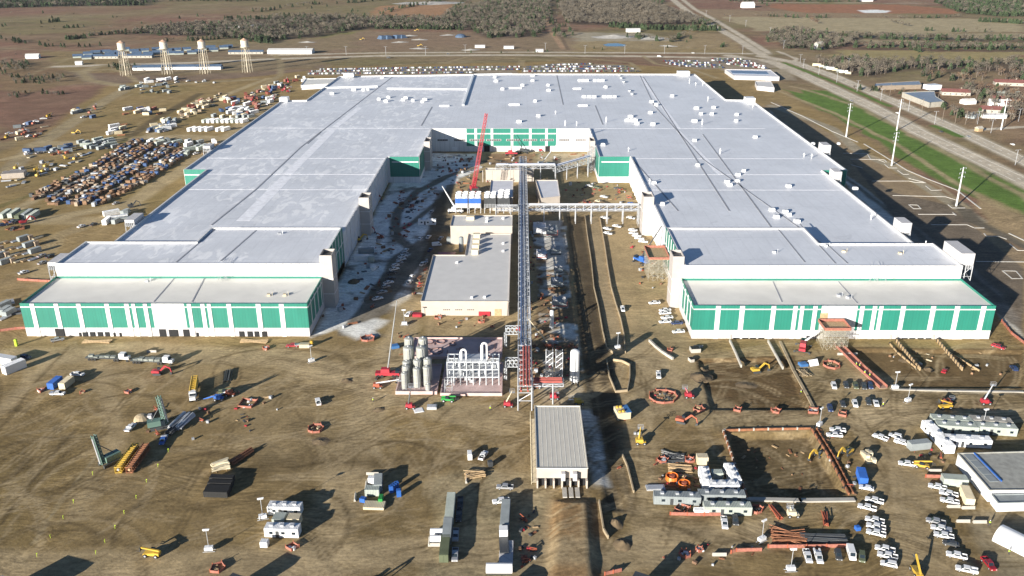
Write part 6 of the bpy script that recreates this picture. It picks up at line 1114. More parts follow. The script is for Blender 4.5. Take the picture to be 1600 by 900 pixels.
def desc(sp):
    m=sp[1][0][1].materials[0].name; kd=sp[0].replace('_',' ')
    for k_,w_ in (('white','white'),('silver','silver'),('dark_grey','dark grey'),('dark_blue','dark blue'),('blue','blue'),('cream','cream'),('grey_c','grey'),('pale_green','grey-green'),('olive','olive'),('rust','rust-red'),('galv','pale steel'),('wood','timber'),('orange','orange'),('red','red'),('yellow','yellow'),('crate_pale','pale'),('crate_wood','brown'),('crate_brown','dark brown'),('crate_white','white-wrapped'),('maroon','maroon')):
        if m.startswith(k_) or k_ in m: return w_+' '+kd
    return kd
ROLE=lambda l:re.sub(r'^.*?(?=\b(in|along|stored|inside|beside|at|by|against|laid|left|under|stacked|before|on|lying|between|behind|around|near|among|right|parked)\b)','',l)
import re
byq={}
for (x_,y_) in spots[300:]: q=byq.setdefault(r.choices(range(7),WTS)[0],MB()); q.rbox(x_,y_,.1,r.uniform(2.2,4.4),1.8,r.uniform(1.5,2.4),r.gauss(1.57,.12))
def merge(name,lst,label,cat,grp=None):  # several materials in one mesh of uncountable stuff
    vs=[];fs=[];mi=[];ms=[]
    for m,q in lst:
        if not q.f: continue
        o=len(vs); vs+=q.v; fs+=[tuple(i+o for i in f) for f in q.f]; mi+=[len(ms)]*len(q.f); ms.append(m)
    me=bpy.data.meshes.new(name); me.from_pydata(vs,[],fs); [me.materials.append(m) for m in ms]; me.polygons.foreach_set('material_index',mi); me.update()
    o=bpy.data.objects.new(name,me); COL.objects.link(o); tag(o,label,cat,grp,'stuff'); return o
merge('crates',[(CR[k],q) for k,q in byq.items()],'the rest of the crates filling the far end of the crate yard','crates')
# other rows and clusters of stored goods, each item its own thing
TRL=cont(WPAINT,9,2.5,2.9,'box_trailer'); TRG=cont(PGG,9,2.5,2.9,'box_trailer'); CB=cont(mat('blue_container',(.05,.095,.20),.6),6.1); CG=cont(GREYP,6.1); CT=cont(TANP,6.1); CRD=cont(mat('rust_red_paint',(.22,.07,.05),.6),6.1); BUN=[]
for m in (STEEL,RUST,WOOD,DGREY,TANP):
    q=MB(); [q.tube((-3,-.9+.36*k,.3+.3*j),(3,-.9+.36*k,.3+.3*j),.17,5) for k in range(6) for j in range(2)]; BUN.append(('pipe_bundle',[('pipes',MM(q,'pipes',m),[])]))
def cluster(pts,n_,kinds,label,grp,rz=1.2,jit=.5,sp=2.0,cat='stored goods'):
    P_=px(pts); xs=[p[0] for p in P_]; ys=[p[1] for p in P_]; put=[]; tries=0
    while len(put)<n_ and tries<n_*60:
        tries+=1; x_,y_=r.uniform(min(xs),max(xs)),r.uniform(min(ys),max(ys))
        if not inp(x_,y_,P_) or any(abs(x_-a)<sp*1.3 and abs(y_-b_)<sp*2 for a,b_ in put): continue
        put.append((x_,y_)); sp_=r.choice(kinds); place(sp_,x_,y_,0,r.gauss(rz,jit),desc(sp_)+' '+ROLE(label),cat,grp)
MIX=[pickup(WPAINT),pickup(WPAINT),pickup(SILV),CB,CT,CG,BUN[0],BUN[1],BUN[4],boomlift(ORANGE,0.1,12,4)]
LIFTS=[boomlift(ORANGE,.1,10,5),BUN[1],boomlift(RED,2,25,5),telehandler(YEL,10),pickup(WPAINT)]
PK=[pickup(WPAINT),pickup(SILV),pickup(WPAINT),car(WPAINT,'suv'),car(DGREY,'suv'),pickup(DBLUE)]
cluster([(62,178),(82,180),(60,215),(20,224),(0,222),(5,210)],26,LIFTS+MIX,'lift, truck or box in the line of gear along the outer west lane','gear along the outer west lane')
cluster([(115,168),(150,166),(148,186),(112,184)],12,MIX,'trailer or gear stored inside the bend of the west lane','gear in the west lane bend')
cluster([(175,134),(270,132),(276,145),(200,148)],20,[CG,CG,BUN[3],BUN[0],TRG,pickup(OLIVE)],'dark green container or gear in the uppermost storage yard','gear in the uppermost yard')
cluster([(210,126),(340,122),(342,130),(212,131)],16,PK+[TRL],'white truck or trailer parked along the top lane','vehicles on the top lane',sp=3.5,cat='vehicle')
cluster([(192,172),(258,170),(256,180),(195,180)],16,[CT,CB,CRD,BUN[1],TRL],'cream, blue or red box in the upper middle yard','boxes in the upper middle yard')
cluster([(175,195),(196,193),(192,212),(170,210)],10,[BUN[2],BUN[1],TRL,CT],'timber, pipes or trailer stored before the crate yard','stores before the crate yard')
cluster([(272,180),(300,160),(350,146),(360,152),(318,172),(290,186)],44,[CT,CT,CT,BUN[4],CRS[3],CRS[4],CRD],'cream container or case in the pale row beside the drainage ditch','pale row beside the ditch')
cluster([(228,205),(256,186),(280,188),(262,205),(235,210)],22,[CG,TRL,CT,CB,pickup(WPAINT)],'white or grey box beside the ditch crossing','boxes at the ditch crossing')
cluster([(345,160),(400,140),(436,128),(470,118),(490,122),(440,150),(400,178),(380,180)],70,[CB,CRD,CT,TRL,pickup(WPAINT),boomlift(RED,.4,30,6),BUN[4],CG,CRD],'container, lift or case in the crowded yard against the north-west corner','crowded north-west yard')
cluster([(325,172),(395,168),(400,185),(330,184)],20,[TRL,CB,CT,CG],'blue or white container in the yard by the west wall','containers by the west wall')
for i in range(9): x_,y_=gp(322+i*7.5,191); place(TRL if i%3 else TRG,x_,y_,0,1.25,('white' if i%3 else 'grey-green')+' box trailer in the upper row of trailers','trailer','upper row of box trailers')
for i in range(6): x_,y_=gp(300+i*9+(8 if i>3 else 0),204); place(TRL,x_,y_,0,1.2,'white box trailer in the lower row of trailers','trailer','lower row of box trailers')
cluster([(120,222),(180,219),(184,232),(125,236)],24,[CG,BUN[3],TRG,pickup(WPAINT),BUN[0]],'dark or grey gear at the north end of the ditch','gear by the ditch end')
cluster([(38,236),(112,228),(114,240),(45,246)],22,MIX,'truck, case or pipe bundle in the row above the ditch','row above the ditch')
cluster([(0,270),(110,243),(165,236),(120,256),(20,292),(0,300)],36,[BUN[0],BUN[0],CRS[12],BUN[4],boomlift(YEL,.3,15,4)],'pale bundles and steel laid along the frosty ditch','bundles along the ditch')
cluster([(215,222),(280,220),(340,222),(345,232),(300,245),(280,240),(300,232)],26,[CG,TRG,TRL,BUN[2],pickup(WPAINT)],'trailer or bundle at the lane beside the west wall','row by the west wall')
B(cont(TANW,14,9,3.6,'storage_shed'),22,272,60,-4,'large cream flat-roofed shed at the left edge','shed','',h=2); 
for i,(u,v,m) in enumerate([(8,334,PGG),(22,333,PGG),(33,336,OLIVE),(42,334,GREYP),(52,336,PGG)]): B(cont(m,12,2.6,2.8),u,v,30,-20,['leftmost','second','middle','fourth','rightmost'][i]+' long green-grey container in the slanting row above the bundle yard')
cluster([(0,345),(40,345),(38,360),(0,362)],9,[pickup(DBLUE),excavator(RED),pickup(DGREY),BUN[1]],'red or dark machine in the yard under the green containers','machines under the containers')
for j in range(4):
    for i in range(6): x_,y_=gp(4+i*11+j*-2,380+j*11-i*1.5); sp_=[BUN[4],BUN[0],CRS[4],BUN[2],CG][(i*3+j*2)%5]; place(sp_,x_,y_,0,1.1,desc(sp_)+' in the bundle yard left of the left wing','bundle','bundles left of the left wing')
V(pickup(WPAINT,'flat'),37,425,30,-10,'cream truck with a red crane arm left of the left wing'); cluster([(0,477),(28,470),(34,488),(4,500)],7,[BUN[3],BUN[0],CG],'dark pallets stacked left of the front left corner','pallets at the front left corner',sp=1.6)
cluster([(165,335),(200,334),(202,348),(168,350)],7,[TRL,TRL,CG],'white trailer beside the stair frame on the west wall','white trailers by the west wall')
# ---------------- cars behind the plant: the 300 nearest stand alone, the rest is one mass
DRED=mat('dark_red_paint',(.12,.02,.02),.4); CC=[SILV,WPAINT,SILV,DGREY,DGREY,DBLUE,DRED,OLIVE]
FAR=[]
for m in CC:
    q=MB(); q.side([(-2.4,.35),(-2.4,.95),(1.2,1.0),(2.3,.9),(2.4,.35)],-.95,.95); q.side([(-2.0,.98),(-1.6,1.65),(.5,1.65),(1.2,.99)],-.82,.82); FAR.append(('parked_car',[('body',MM(q,'body',m),[])]))
rows=[]
for (a,b_,n_) in [((484,112),(812,109),130),((482,116),(740,114),110),((500,109),(640,107),60),((590,107),(812,105),90),((816,112),(1000,112),78),((818,108.5),(990,108),74),((822,105.3),(978,104.5),60),((850,102.5),(925,100.3),30),((1036,96),(1090,96),24),((1040,98.6),(1110,99),28),((1045,101),(1125,102.5),32),((1060,103.5),(1130,106),26),((1110,92.6),(1160,93),22),((1112,95),(1172,96.2),26),((1120,97.6),(1185,100),26),((1135,100.4),(1195,104),24),((1150,103),(1200,107.5),18)]:
    for i in range(n_): f=(i+.5)/n_; rows.append((*gp(a[0]+(b_[0]-a[0])*f,a[1]+(b_[1]-a[1])*f),))
rows.sort(key=lambda p:p[1]); rf={}
for i,(x_,y_) in enumerate(rows):
    if r.random()<.1: continue
    k=r.randrange(len(CC))
    if i<320: place(FAR[k],x_,y_+r.uniform(-.6,.6),0,r.gauss(1.57,.05),['silver','white','silver','dark grey','dark grey','dark blue','dark red','olive'][k]+(' car parked in the long rows behind the plant' if x_<195 else ' car parked in the lots right of the plant behind the pale warehouse'),'car','cars parked behind the plant')
    else: q=rf.setdefault(k,MB()); yy=y_+r.uniform(-.6,.6); q.rbox(x_,yy,.3,1.9,4.6,.7); q.rbox(x_,yy-.2,1.0,1.6,2.4,.6,0,.85)
merge('parked_cars',[(CC[k],q) for k,q in rf.items()],'mass of parked cars in the farthest lots behind the plant','cars')
# ---------------- water towers
TT=mat('tank_cream',(.60,.57,.49),.5); LEG=mat('leg_cream',(.60,.54,.42),.6)
for u,v,l in ((197,118,'leftmost cream water tower on tall splayed legs'),(262,116,'second cream water tower from the left'),(321,115,'third cream water tower from the left'),(387,113,'rightmost cream water tower')):
    x_,y_=gp(u,v); t=thing('water_tower',l,'water tower',(x_,y_,0),0,'water towers on the old plant ground'); R_=4.3
    MB().tube((0,0,29),(0,0,36.5),R_,18).build('tank',TT,t); MB().tube((0,0,36.5),(0,0,39),R_+.4,18,.3).build('conical_roof',mat('rusty_roof',(.55,.36,.25),.7,var=.25),t); MB().tube((0,0,27.2),(0,0,29),R_*.4,18,R_).build('tank_bottom',TT,t)
    MB().tube((0,0,29),(0,0,29.4),R_+1.1,18).build('balcony',LEG,t); q=MB().tube((0,0,0),(0,0,27.5),.6,8); q.build('riser_pipe',LEG,t)
    N=6
    for k in range(N): a=6.283*k/N+.3; MB().beam((5.9*math.cos(a),5.9*math.sin(a),0),(4.0*math.cos(a),4.0*math.sin(a),29),.32).build('leg',LEG,t)
    q=MB()
    for z_ in (8,16,23):
        R2=5.9-(1.9*z_/29)
        for k in range(N): a=6.283*k/N+.3; b2=a+6.283/N; q.beam((R2*math.cos(a),R2*math.sin(a),z_),(R2*math.cos(b2),R2*math.sin(b2),z_),.12)
    for k in range(N):
        for z0_,z1_ in ((.5,8),(8,16),(16,23)): a=6.283*k/N+.3; b2=a+6.283/N; ra=5.9-1.9*z0_/29; rb=5.9-1.9*z1_/29; q.beam((ra*math.cos(a),ra*math.sin(a),z0_),(rb*math.cos(b2),rb*math.sin(b2),z1_),.07)
    q.build('bracing',LEG,t)
# ---------------- far buildings
BR=mat('blue_grey_shingle',(.07,.115,.19),.7,var=.2,scale=.3); PALE=mat('pale_siding',(.40,.38,.33),.8); RR=mat('red_brown_roof',(.20,.08,.07),.8,var=.2,scale=.4); BRK=mat('tan_brick',(.27,.22,.17),.8)
def gable(name,label,u,v,L,W,h,rh,wm,rm,rz=0,cat='building',group=None,win=0,chim=False):
    x_,y_=gp(u,v); t=thing(name,label,cat,(x_,y_,0),rz,group); MB().box(-L/2,L/2,-W/2,W/2,0,h).build('wall',wm,t)
    q=MB().add([(-L/2-.4,-W/2-.5,h-.1),(L/2+.4,-W/2-.5,h-.1),(L/2+.4,W/2+.5,h-.1),(-L/2-.4,W/2+.5,h-.1),(-L/2-.4,0,h+rh),(L/2+.4,0,h+rh)],[(0,1,5,4),(2,3,4,5),(0,4,3),(1,2,5),(3,2,1,0)]); rf_=q.build('roof',rm,t)
    if chim: MB().rbox(L*.2,1,h,1,1,rh+1.4).build('chimney',BRK,rf_)
    for k in range(win): xx=-L/2+L*(k+.5)/win; MB().box(xx-.5,xx+.5,-W/2-.06,-W/2-.005,1,2.1).build('window',GLASS,t)
    return t
r=random.Random(33)
for u,v in [(122,90),(136,92),(150,84),(138,86),(152,90),(166,83),(172,87),(180,84),(188,86),(210,82),(214,86),(226,81),(232,86),(246,84),(262,81),(268,85),(276,80),(280,85),(292,79),(300,84),(312,82),(316,78),(330,76),(334,80),(350,76),(357,75),(245,79),(196,79)]:
    gable('barrack','low blue-roofed bunker building in the old plant rows beyond the water towers',u,v,11.5,8,2.2,2.6,PGG,BR,.35,group='blue-roofed bunkers')
gable('barrack','long white barrack with a blue roof between the water towers',285,108,95,10,3.4,2.2,WPAINT,BR,.03,win=20); gable('barrack','shorter white barrack left of the long one',232,109,34,10,3.2,2,WPAINT,BR,.03,win=7)
gable('barrack','long pale barrack left of the highway',160,91,44,9,3,2,PALE,BR,.02,win=8); gable('barrack','long pale barrack behind the second water tower',212,90,46,9,3,2,PALE,BR,.02,win=8); gable('barrack','pale barrack to the right of the third water tower',385,84,46,9,3,2,PALE,BR,.05,win=8)
gable('warehouse','white warehouse with a grey roof left of the highway',455,83,60,18,4.5,2,WPAINT,GR,.0,win=10); gable('farmhouse','white farmhouse at the far left',52,91,16,10,3.5,2.5,WPAINT,GR,.2); gable('warehouse','small white shed beside the left lane bend',124,101,8,6,3,1.5,WPAINT,GR,.2)
t,Q=bldg('warehouse','long white shed outside the north-west corner of the factory',[(470,133),(520,130),(528,122),(478,123)],5,WPAINT,CREAMROOF)
gable('farmhouse','white truck-like shed on the far highway verge',750,74.5,14,5,3,1,WPAINT,LGREY,0); gable('farmhouse','white shed at the quarry beyond the highway',989,50,22,8,4.5,1.5,WPAINT,GR,.1); gable('farmhouse','white shed on the highway left of the junction',843,81,10,5,3,1,WPAINT,LGREY,0); gable('farmhouse','second white shed on the highway verge',795,76,14,5,3,1,WPAINT,LGREY,0)
gable('farmhouse','far white farmhouse beyond the highway fork',1168,12,26,14,7,5,WPAINT,GR,.2); gable('farmhouse','white building at the top edge by the dark wood',1352,2,30,14,6,3,WPAINT,GR,.1); gable('house','small white house among bare trees right of the junction',1279,76,13,9,5.5,4,WPAINT,PALE,.6,'house',chim=True)
t,Q=bldg('warehouse','long pale warehouse with three blue roof sections beyond the car lots',[(1147,118),(1218,120),(1204,109),(1133,108)],4.5,LGREY,BGR)
for k,(u,v) in enumerate(((1152,112.3),(1171,112.8),(1190,113.4))): a,b_=gp(u,v,4.3); MB().rbox(a-t.location.x,b_-t.location.y,4.02,13,22,.25,-.12).build('roof_panel',mat('slate_blue_roof',(.16,.24,.36),.5),t)
t,Q=bldg('warehouse','small grey-roofed building below the long pale warehouse',[(1183,134),(1210,137),(1205,127),(1180,127)],4.5,LGREY,GR)
t,Q=bldg('school','long low brick building with a blue-grey roof in two steps',[(1366,134),(1440,132),(1436,126),(1368,130)],4.5,BRK,mat('slate_blue_roof2',(.22,.28,.36),.6)); 
t,Q=bldg('school','angled building with a pale blue roof beside the carriageway',[(1410,144),(1452,160),(1475,158),(1462,150),(1460,142)],5,PALE,mat('slate_blue_roof2',(.22,.28,.36),.6)); x_,y_=gp(1455,146); o=MB().rbox(x_-t.location.x,y_-t.location.y,4.4,14,10,4.5,.3).build('tower',WPAINT,t)
for u,v,L,l in ((1577,133,30,'red roofed house farthest back at the right'),(1492,148,26,'long red-brown roofed house behind the pale blue roof'),(1572,160,26,'red roofed house in the middle of the right village'),(1558,176,28,'red-brown roofed house nearest the highway'),(1585,168,18,'small red roofed house at the right edge')): gable('house',l,u,v,L,11,3.4,2.6,PALE,RR,-.25,'house',win=5,chim=True)
gable('house','white pitched house right of the red-brown one',1560,166,18,10,3.6,3,WPAINT,GR,-.3,'house',win=3); gable('house','low white house among trees at the right',1512,162,12,8,3,2,WPAINT,GR,.2,'house'); gable('house','white trailer pair by the highway on the right',1552,184,20,6,3,1,WPAINT,LGREY,-.1,'house')
gable('house','tiny tan hut beside the access road at the right',1529,205,5,4,2.6,1.6,WOOD,PALE,.4,'house'); gable('house','pale green roofed house at the right edge',1576,151,20,10,3.2,2.4,PALE,PGG,-.2,'house'); gable('house','grey round-roofed hut at the right',1518,184,8,8,3,2,GREYP,GREYP,.8,'house')
for i in range(8): u=1276+i*7; v=103+i*1.8; x_,y_=gp(u,v); place([TRL,CT,CG][i%3] if i else cont(TANP,10,3,3),x_,y_,0,-.3,'white or cream trailer in the small yard beside the carriageway','trailer','trailers in the roadside yard')
x_,y_=gp(613,60); t=thing('tarped_pile','large dark blue tarped heap on the cleared ground','heap',(x_,y_,0),.5); q=MB(); vs=[]
for k in range(5): q.rbox(-16+k*8,r.uniform(-3,3),0,11,14,r.uniform(3,6),r.uniform(-.3,.3),.6)
q.build('tarp',BR,t); x_,y_=gp(720,58); t=thing('tarped_pile','rounded dark blue tarped heap right of the larger one','heap',(x_,y_,0)); MB().dome((0,0,0),9,5,14,4).build('tarp',BR,t)
for u,v,R_,h,l in ((403,42,16,7,'pale gravel heap beyond the blue-roofed bunkers'),(372,42,15,3,'low pale gravel heap left of the taller one'),(672,5,50,4,'long pale gravel bank at the top of the picture'),(960,58,22,4,'pale spoil heap on the quarry floor'),(1018,60,16,3,'pale spoil heap right on the quarry floor')): heap(u,v,R_,h,l,mat('pale_gravel',(.46,.44,.40),.9,var=.2,scale=.2),1.6)
for u,v in ((640,56),(655,62),(700,55),(625,66),(655,76),(735,78),(480,66),(1045,72)): heap(u,v,7,1.6,'small pale rubble heap on the ground beyond the highway',MATS['pale_gravel'],2,'pale rubble heaps beyond the highway')
# mist-pale tents and white cars in the lots handled; people
def person(pose,vest):
    me=bpy.data.meshes.new('body'); J={'pel':(0,0,.95),'ch':(0,0,1.35),'nk':(0,0,1.52),'hd':(0,0,1.62),'ht':(0.0,0,1.80)}
    st=.32 if pose else .1
    J.update(lh=(0,.1,.92),lk=(.12*pose+.03,.12,.5),la=(st*pose,.12,.08),lt=(st*pose+.18,.12,.04),rh=(0,-.1,.92),rk=(.1*pose,-.12,.5),ra=(-st*pose,-.12,.1),rtt=(-st*pose+.18,-.12,.05),ls=(0,.2,1.42),le=(.05,.27,1.12),lw=(.22,.24,.95),rs=(0,-.2,1.42),re=(-.03,-.27,1.12),rw=(.14,-.25,.92))
    nm=list(J); E=[('pel','ch'),('ch','nk'),('nk','hd'),('hd','ht'),('pel','lh'),('lh','lk'),('lk','la'),('la','lt'),('pel','rh'),('rh','rk'),('rk','ra'),('ra','rtt'),('ch','ls'),('ls','le'),('le','lw'),('ch','rs'),('rs','re'),('re','rw')]
    me.from_pydata([J[k] for k in nm],[(nm.index(a),nm.index(b_)) for a,b_ in E],[]); o=bpy.data.objects.new('body',me); COL.objects.link(o); md=o.modifiers.new('s','SKIN'); o.modifiers.new('u','SUBSURF').levels=1
    R_={'pel':.16,'ch':.19,'nk':.07,'hd':.10,'ht':.09,'lh':.11,'lk':.07,'la':.05,'lt':.05,'rh':.11,'rk':.07,'ra':.05,'rtt':.05,'ls':.08,'le':.05,'lw':.045,'rs':.08,'re':.05,'rw':.045}
    for i_,k in enumerate(nm): me.skin_vertices[0].data[i_].radius=(R_[k],R_[k])
    me.skin_vertices[0].data[0].use_root=True
    dg=bpy.context.evaluated_depsgraph_get(); m2=bpy.data.meshes.new_from_object(o.evaluated_get(dg)); bpy.data.objects.remove(o); m2.materials.clear(); m2.materials.append(NAVY)
    vs=MB().tube((0,0,.98),(0,0,1.46),.23,10,.20); hat=MB().dome((0.02,0,1.72),.14,.14,10,3).tube((.02,0,1.70),(.02,0,1.73),.17,10); fc=MB().rbox(.09,0,1.56,.06,.13,.15)
    return ('person',[('body',m2,[]),('safety_vest',MM(vs,'safety_vest',vest),[]),('hard_hat',MM(hat,'hard_hat',WPAINT),[]),('face',MM(fc,'face',SKIN),[])])
PA,PBn=person(1,LIME),person(0,LIME)
for i,(u,v,l) in enumerate([(1337.5,571,'person in a lime vest walking, farthest up the orange-sided walkway'),(1343,573,'person in a lime vest just behind the first on the walkway'),(1351,584,'person in a lime vest midway down the walkway'),(1358.5,588,'person in a lime vest lowest on the walkway'),(1547,817,'person in a lime vest standing right of the concrete barriers'),(1559,836,'person in a lime vest near the tent, left of two'),(1562,838,'person in a lime vest near the tent, right of two'),(1577,862,'person in a lime vest bending at the tent side'),(583,625,'person in a lime vest left of the silos slab'),(766,638,'person in a lime vest right of the plastic sheet'),(1252,610,'person in a lime vest beside the sandy pad edge'),(1380,632,'person in a lime vest right of the parked cars'),(487,563,'person standing by the light tower on the open lane')]):
    x_,y_=gp(u,v,.9); place(PA if i%2==0 else PBn,x_,y_,gz(x_,y_)+(.5 if i<4 else 0),-1.0+i,l,'person','people in safety vests')
# survey stakes with lime flags
q=MB().tube((0,0,0),(0,0,1.2),.05,5); q.box(0,.25,-.03,.03,.95,1.2); STK=('survey_stake',[('stake',MM(q,'stake',LIME),[])])
for u,v in ((145,742),(247,730),(229,754),(213,779),(115,786),(194,803),(99,811),(180,826),(79,841),(164,848),(58,870),(150,866),(263,706)): x_,y_=gp(u,v); place(STK,x_,y_,0,r.random(),'thin lime survey stake in the staked-out field at the lower left','stake','lime survey stakes')
# boxes and a digger added along the bottom edge to cast shadows into view
B(cont(GREYP,9,3,4),20,925,60,20,'grey shadow-casting container added just below the bottom left corner'); B(cont(DGREY,5,3,4),372,918,60,20,'dark shadow-casting box added left of centre, its top poking in at the bottom edge'); B(cont(MAROON,6,3,3),800,925,60,20,'maroon shadow-casting container added just below the bottom edge'); V(excavator(DGREY),560,922,60,-20,'dark shadow-casting excavator added just below the bottom edge','excavator'); B(cont(DGREY,4,3,6),1000,925,60,20,'tall dark shadow-casting box added just below the bottom edge right of the ramp')
# small loose clutter in the courtyards
KIT=[BUN[1],BUN[3],BUN[2],CRS[7],CRS[6],CRS[13],cont(ORANGE,1.8,1.2,1.1,'tool_chest'),cont(RED,2.4,1.4,1.2,'tool_chest'),telehandler(ORANGE,15),cont(DGREY,3,1.6,1.2,'tool_chest')]
def clutter(pts,n_,label,grp,sc=.6,kit=KIT): 
    P_=px(pts); xs=[p[0] for p in P_]; ys=[p[1] for p in P_]; k=0
    while k<n_:
        x_,y_=r.uniform(min(xs),max(xs)),r.uniform(min(ys),max(ys))
        if inp(x_,y_,P_): s_=r.uniform(.35,1)*sc*1.05; sp_=r.choice(kit); place(sp_,x_,y_,gz(x_,y_),r.uniform(0,6.3),'small '+desc(sp_)+' '+ROLE(label),'site clutter',grp,(s_,s_,s_)); k+=1
clutter([(500,500),(575,400),(600,400),(600,470),(545,515)],26,'dark piece of gear lying on snow near the left wing tower','gear near the left wing tower',.8)
clutter([(575,400),(622,300),(655,300),(635,370),(610,400)],60,'dark or red piece of gear along the shaded west courtyard wall','gear along the west courtyard wall',.8)
clutter([(640,345),(690,300),(670,290),(640,330)],18,'small gear on snow between the muddy lanes','gear between the lanes',.6); clutter([(680,245),(740,242),(735,262),(682,285)],40,'small gear on snow in the far left corner of the courtyard','gear in the far courtyard corner',.7)
clutter([(765,242),(925,240),(905,258),(762,258)],34,'piece of gear on the ground before the courtyard back wall','gear before the back wall',.8); clutter([(880,285),(975,285),(990,310),(990,322),(885,322)],50,'piece of gear in the muddy corner behind the wide pipe bridge','gear behind the pipe bridge',.7)
clutter([(805,345),(835,345),(835,500),(850,600),(832,610),(828,500)],80,'piece of gear in the shade beside the central pipe rack','gear beside the pipe rack',.6); clutter([(840,430),(885,430),(905,590),(850,590)],70,'piece of gear on the snowy strip among the pump skids','gear among the pump skids',.6)
clutter([(985,380),(1035,380),(1035,460),(985,440)],26,'piece of gear on the dirt near the deck scaffold','gear near the deck scaffold',.55); clutter([(670,395),(640,470),(655,470),(675,400)],14,'piece of gear in the shade left of the L-shaped building','gear left of the tan building',.6)
clutter([(700,262),(760,262),(765,300),(705,298)],36,'piece of gear around the foot of the red lattice crane','gear around the red crane',.7); clutter([(1020,710),(1090,710),(1090,770),(1015,765)],26,'small goods in the material yard with the orange hose coils','goods in the material yard',.4)
clutter([(1015,612),(1050,612),(1052,630),(1018,632)],16,'rubble inside the wide mesh ring','rubble in the mesh ring',.4); clutter([(1150,690),(1262,682),(1300,760),(1180,765)],20,'timber or steel left on the floor of the foundation pit','timber in the pit',.35,[BUN[2],BUN[1],CRS[1]])
clutter([(1270,672),(1300,672),(1345,760),(1335,800),(1300,730)],16,'small gear between the pit wall and the parked pickups','gear beside the pit wall',.45); clutter([(810,790),(840,800),(835,890),(812,890)],20,'small gear in the shadow right of the gravel yard','gear right of the gravel yard',.5)
clutter([(1380,550),(1560,545),(1590,585),(1400,595)],20,'gear around the formwork trenches','gear around the trenches',.4,[BUN[2],BUN[4],CRS[1],CRS[12]]); clutter([(1420,690),(1470,700),(1480,740),(1430,730)],12,'small gear around the yellow telehandler in the office yard','gear in the office yard',.45)
clutter([(360,610),(440,620),(430,680),(370,670)],16,'small dark gear on the mud right of the lattice crane truck','gear on the mud',.45); clutter([(230,600),(330,640),(320,690),(230,690)],18,'small gear around the upright drilling rig','gear around the rig',.5)
clutter([(620,520),(640,505),(640,600),(618,612)],10,'small gear between the red crane and the silos','gear by the red crane',.4); clutter([(660,490),(780,495),(780,515),(670,512)],14,'small gear on the lane before the long tan building','gear before the tan building',.45)
clutter([(960,640),(1000,650),(1000,760),(965,740)],8,'small gear beside the dark lane','gear beside the dark lane',.4); clutter([(1100,850),(1200,850),(1190,890),(1000,885)],10,'small gear along the bottom edge','gear at the bottom edge',.4)
# ---------------- trees
BARE=mat('bare_twigs',(.115,.102,.080),.95,var=.25,scale=.02); TWIG2=mat('bare_twigs_brown',(.150,.128,.096),.95,var=.25,scale=.02); BARK=mat('bark',(.16,.13,.11),.95); CED=mat('cedar_foliage',(.045,.070,.030),.95,var=.3,scale=.05); OAK=mat('brown_leaves',(.15,.10,.065),.95,var=.25,scale=.05)
def treemesh(seed,kind,n_=90):
    r=random.Random(seed); tk=MB().tube((0,0,0),(0,0,4.5),.3,5,.16,False); cr=MB()
    if kind!='cedar':
        for k in range(6): a=6.283*k/6+r.random(); e=Vector((math.cos(a)*r.uniform(1.5,3.2),math.sin(a)*r.uniform(1.5,3.2),r.uniform(5.5,8.5))); tk.tube((0,0,r.uniform(2,4)),e,.13,4,.04,False)
    lob=[(Vector((r.uniform(-2,2),r.uniform(-2,2),r.uniform(4.2,7.2))),r.uniform(1.3,2.4)) for _ in range(6)]
    for k in range(n_):
        if kind=='cedar':
            z=r.uniform(.4,7.5); R_=(1-z/8)*2.6*r.uniform(.6,1.1)+.2; a=r.uniform(0,6.283); p=Vector((R_*math.cos(a),R_*math.sin(a),z)); s_=r.uniform(.5,1.0)
        else: c,R_=r.choice(lob); d=Vector((r.gauss(0,1),r.gauss(0,1),r.gauss(0,.8))).normalized(); p=c+d*R_*r.uniform(.6,1.15); s_=r.uniform(.25,.75)
        a=Vector((r.gauss(0,1),r.gauss(0,1),r.gauss(0,1))).normalized(); b=a.orthogonal().normalized(); w_=1 if kind=='cedar' else r.uniform(.25,.7)
        cr.add([p-a*s_-b*s_*w_,p+a*s_-b*s_*w_*.4,p+a*s_*.8+b*s_*w_,p-a*s_*.6+b*s_*w_*.7],[(0,1,2,3)])
    return tk,cr
TS={}
for kind,ms in (('bare',[BARE,TWIG2]),('cedar',[CED]),('oak',[OAK])):
    TS[kind]=[]
    for s_ in range(4):
        tk,cr=treemesh(s_*7+len(kind),kind); m=ms[s_%len(ms)]; TS[kind].append((tk,cr,m,({'bare':'bare_tree','cedar':'cedar_tree','oak':'oak_tree'}[kind],[('trunk',MM(tk,'trunk',BARK),[]),('crown',MM(cr,'crown',m),[])])))
T=[]; r=random.Random(77)
def wood(pts,sp,kinds,s0=.8,s1=1.2,thin=1.0):
    P_=px(pts); xs=[p[0] for p in P_]; ys=[p[1] for p in P_]; A=abs(sum(P_[i][0]*P_[(i+1)%len(P_)][1]-P_[(i+1)%len(P_)][0]*P_[i][1] for i in range(len(P_))))/2; n_=int(A/sp**2); k=0; tr=0
    while k<n_ and tr<n_*8:
        tr+=1; x_,y_=r.uniform(min(xs),max(xs)),r.uniform(min(ys),max(ys))
        if inp(x_,y_,P_):
            k+=1
            if thin<1 and float(vnoise(np.array([x_]),np.array([y_]),45,3)[0])>thin: continue
            T.append((x_,y_,r.choice(kinds),r.uniform(s0,s1)))
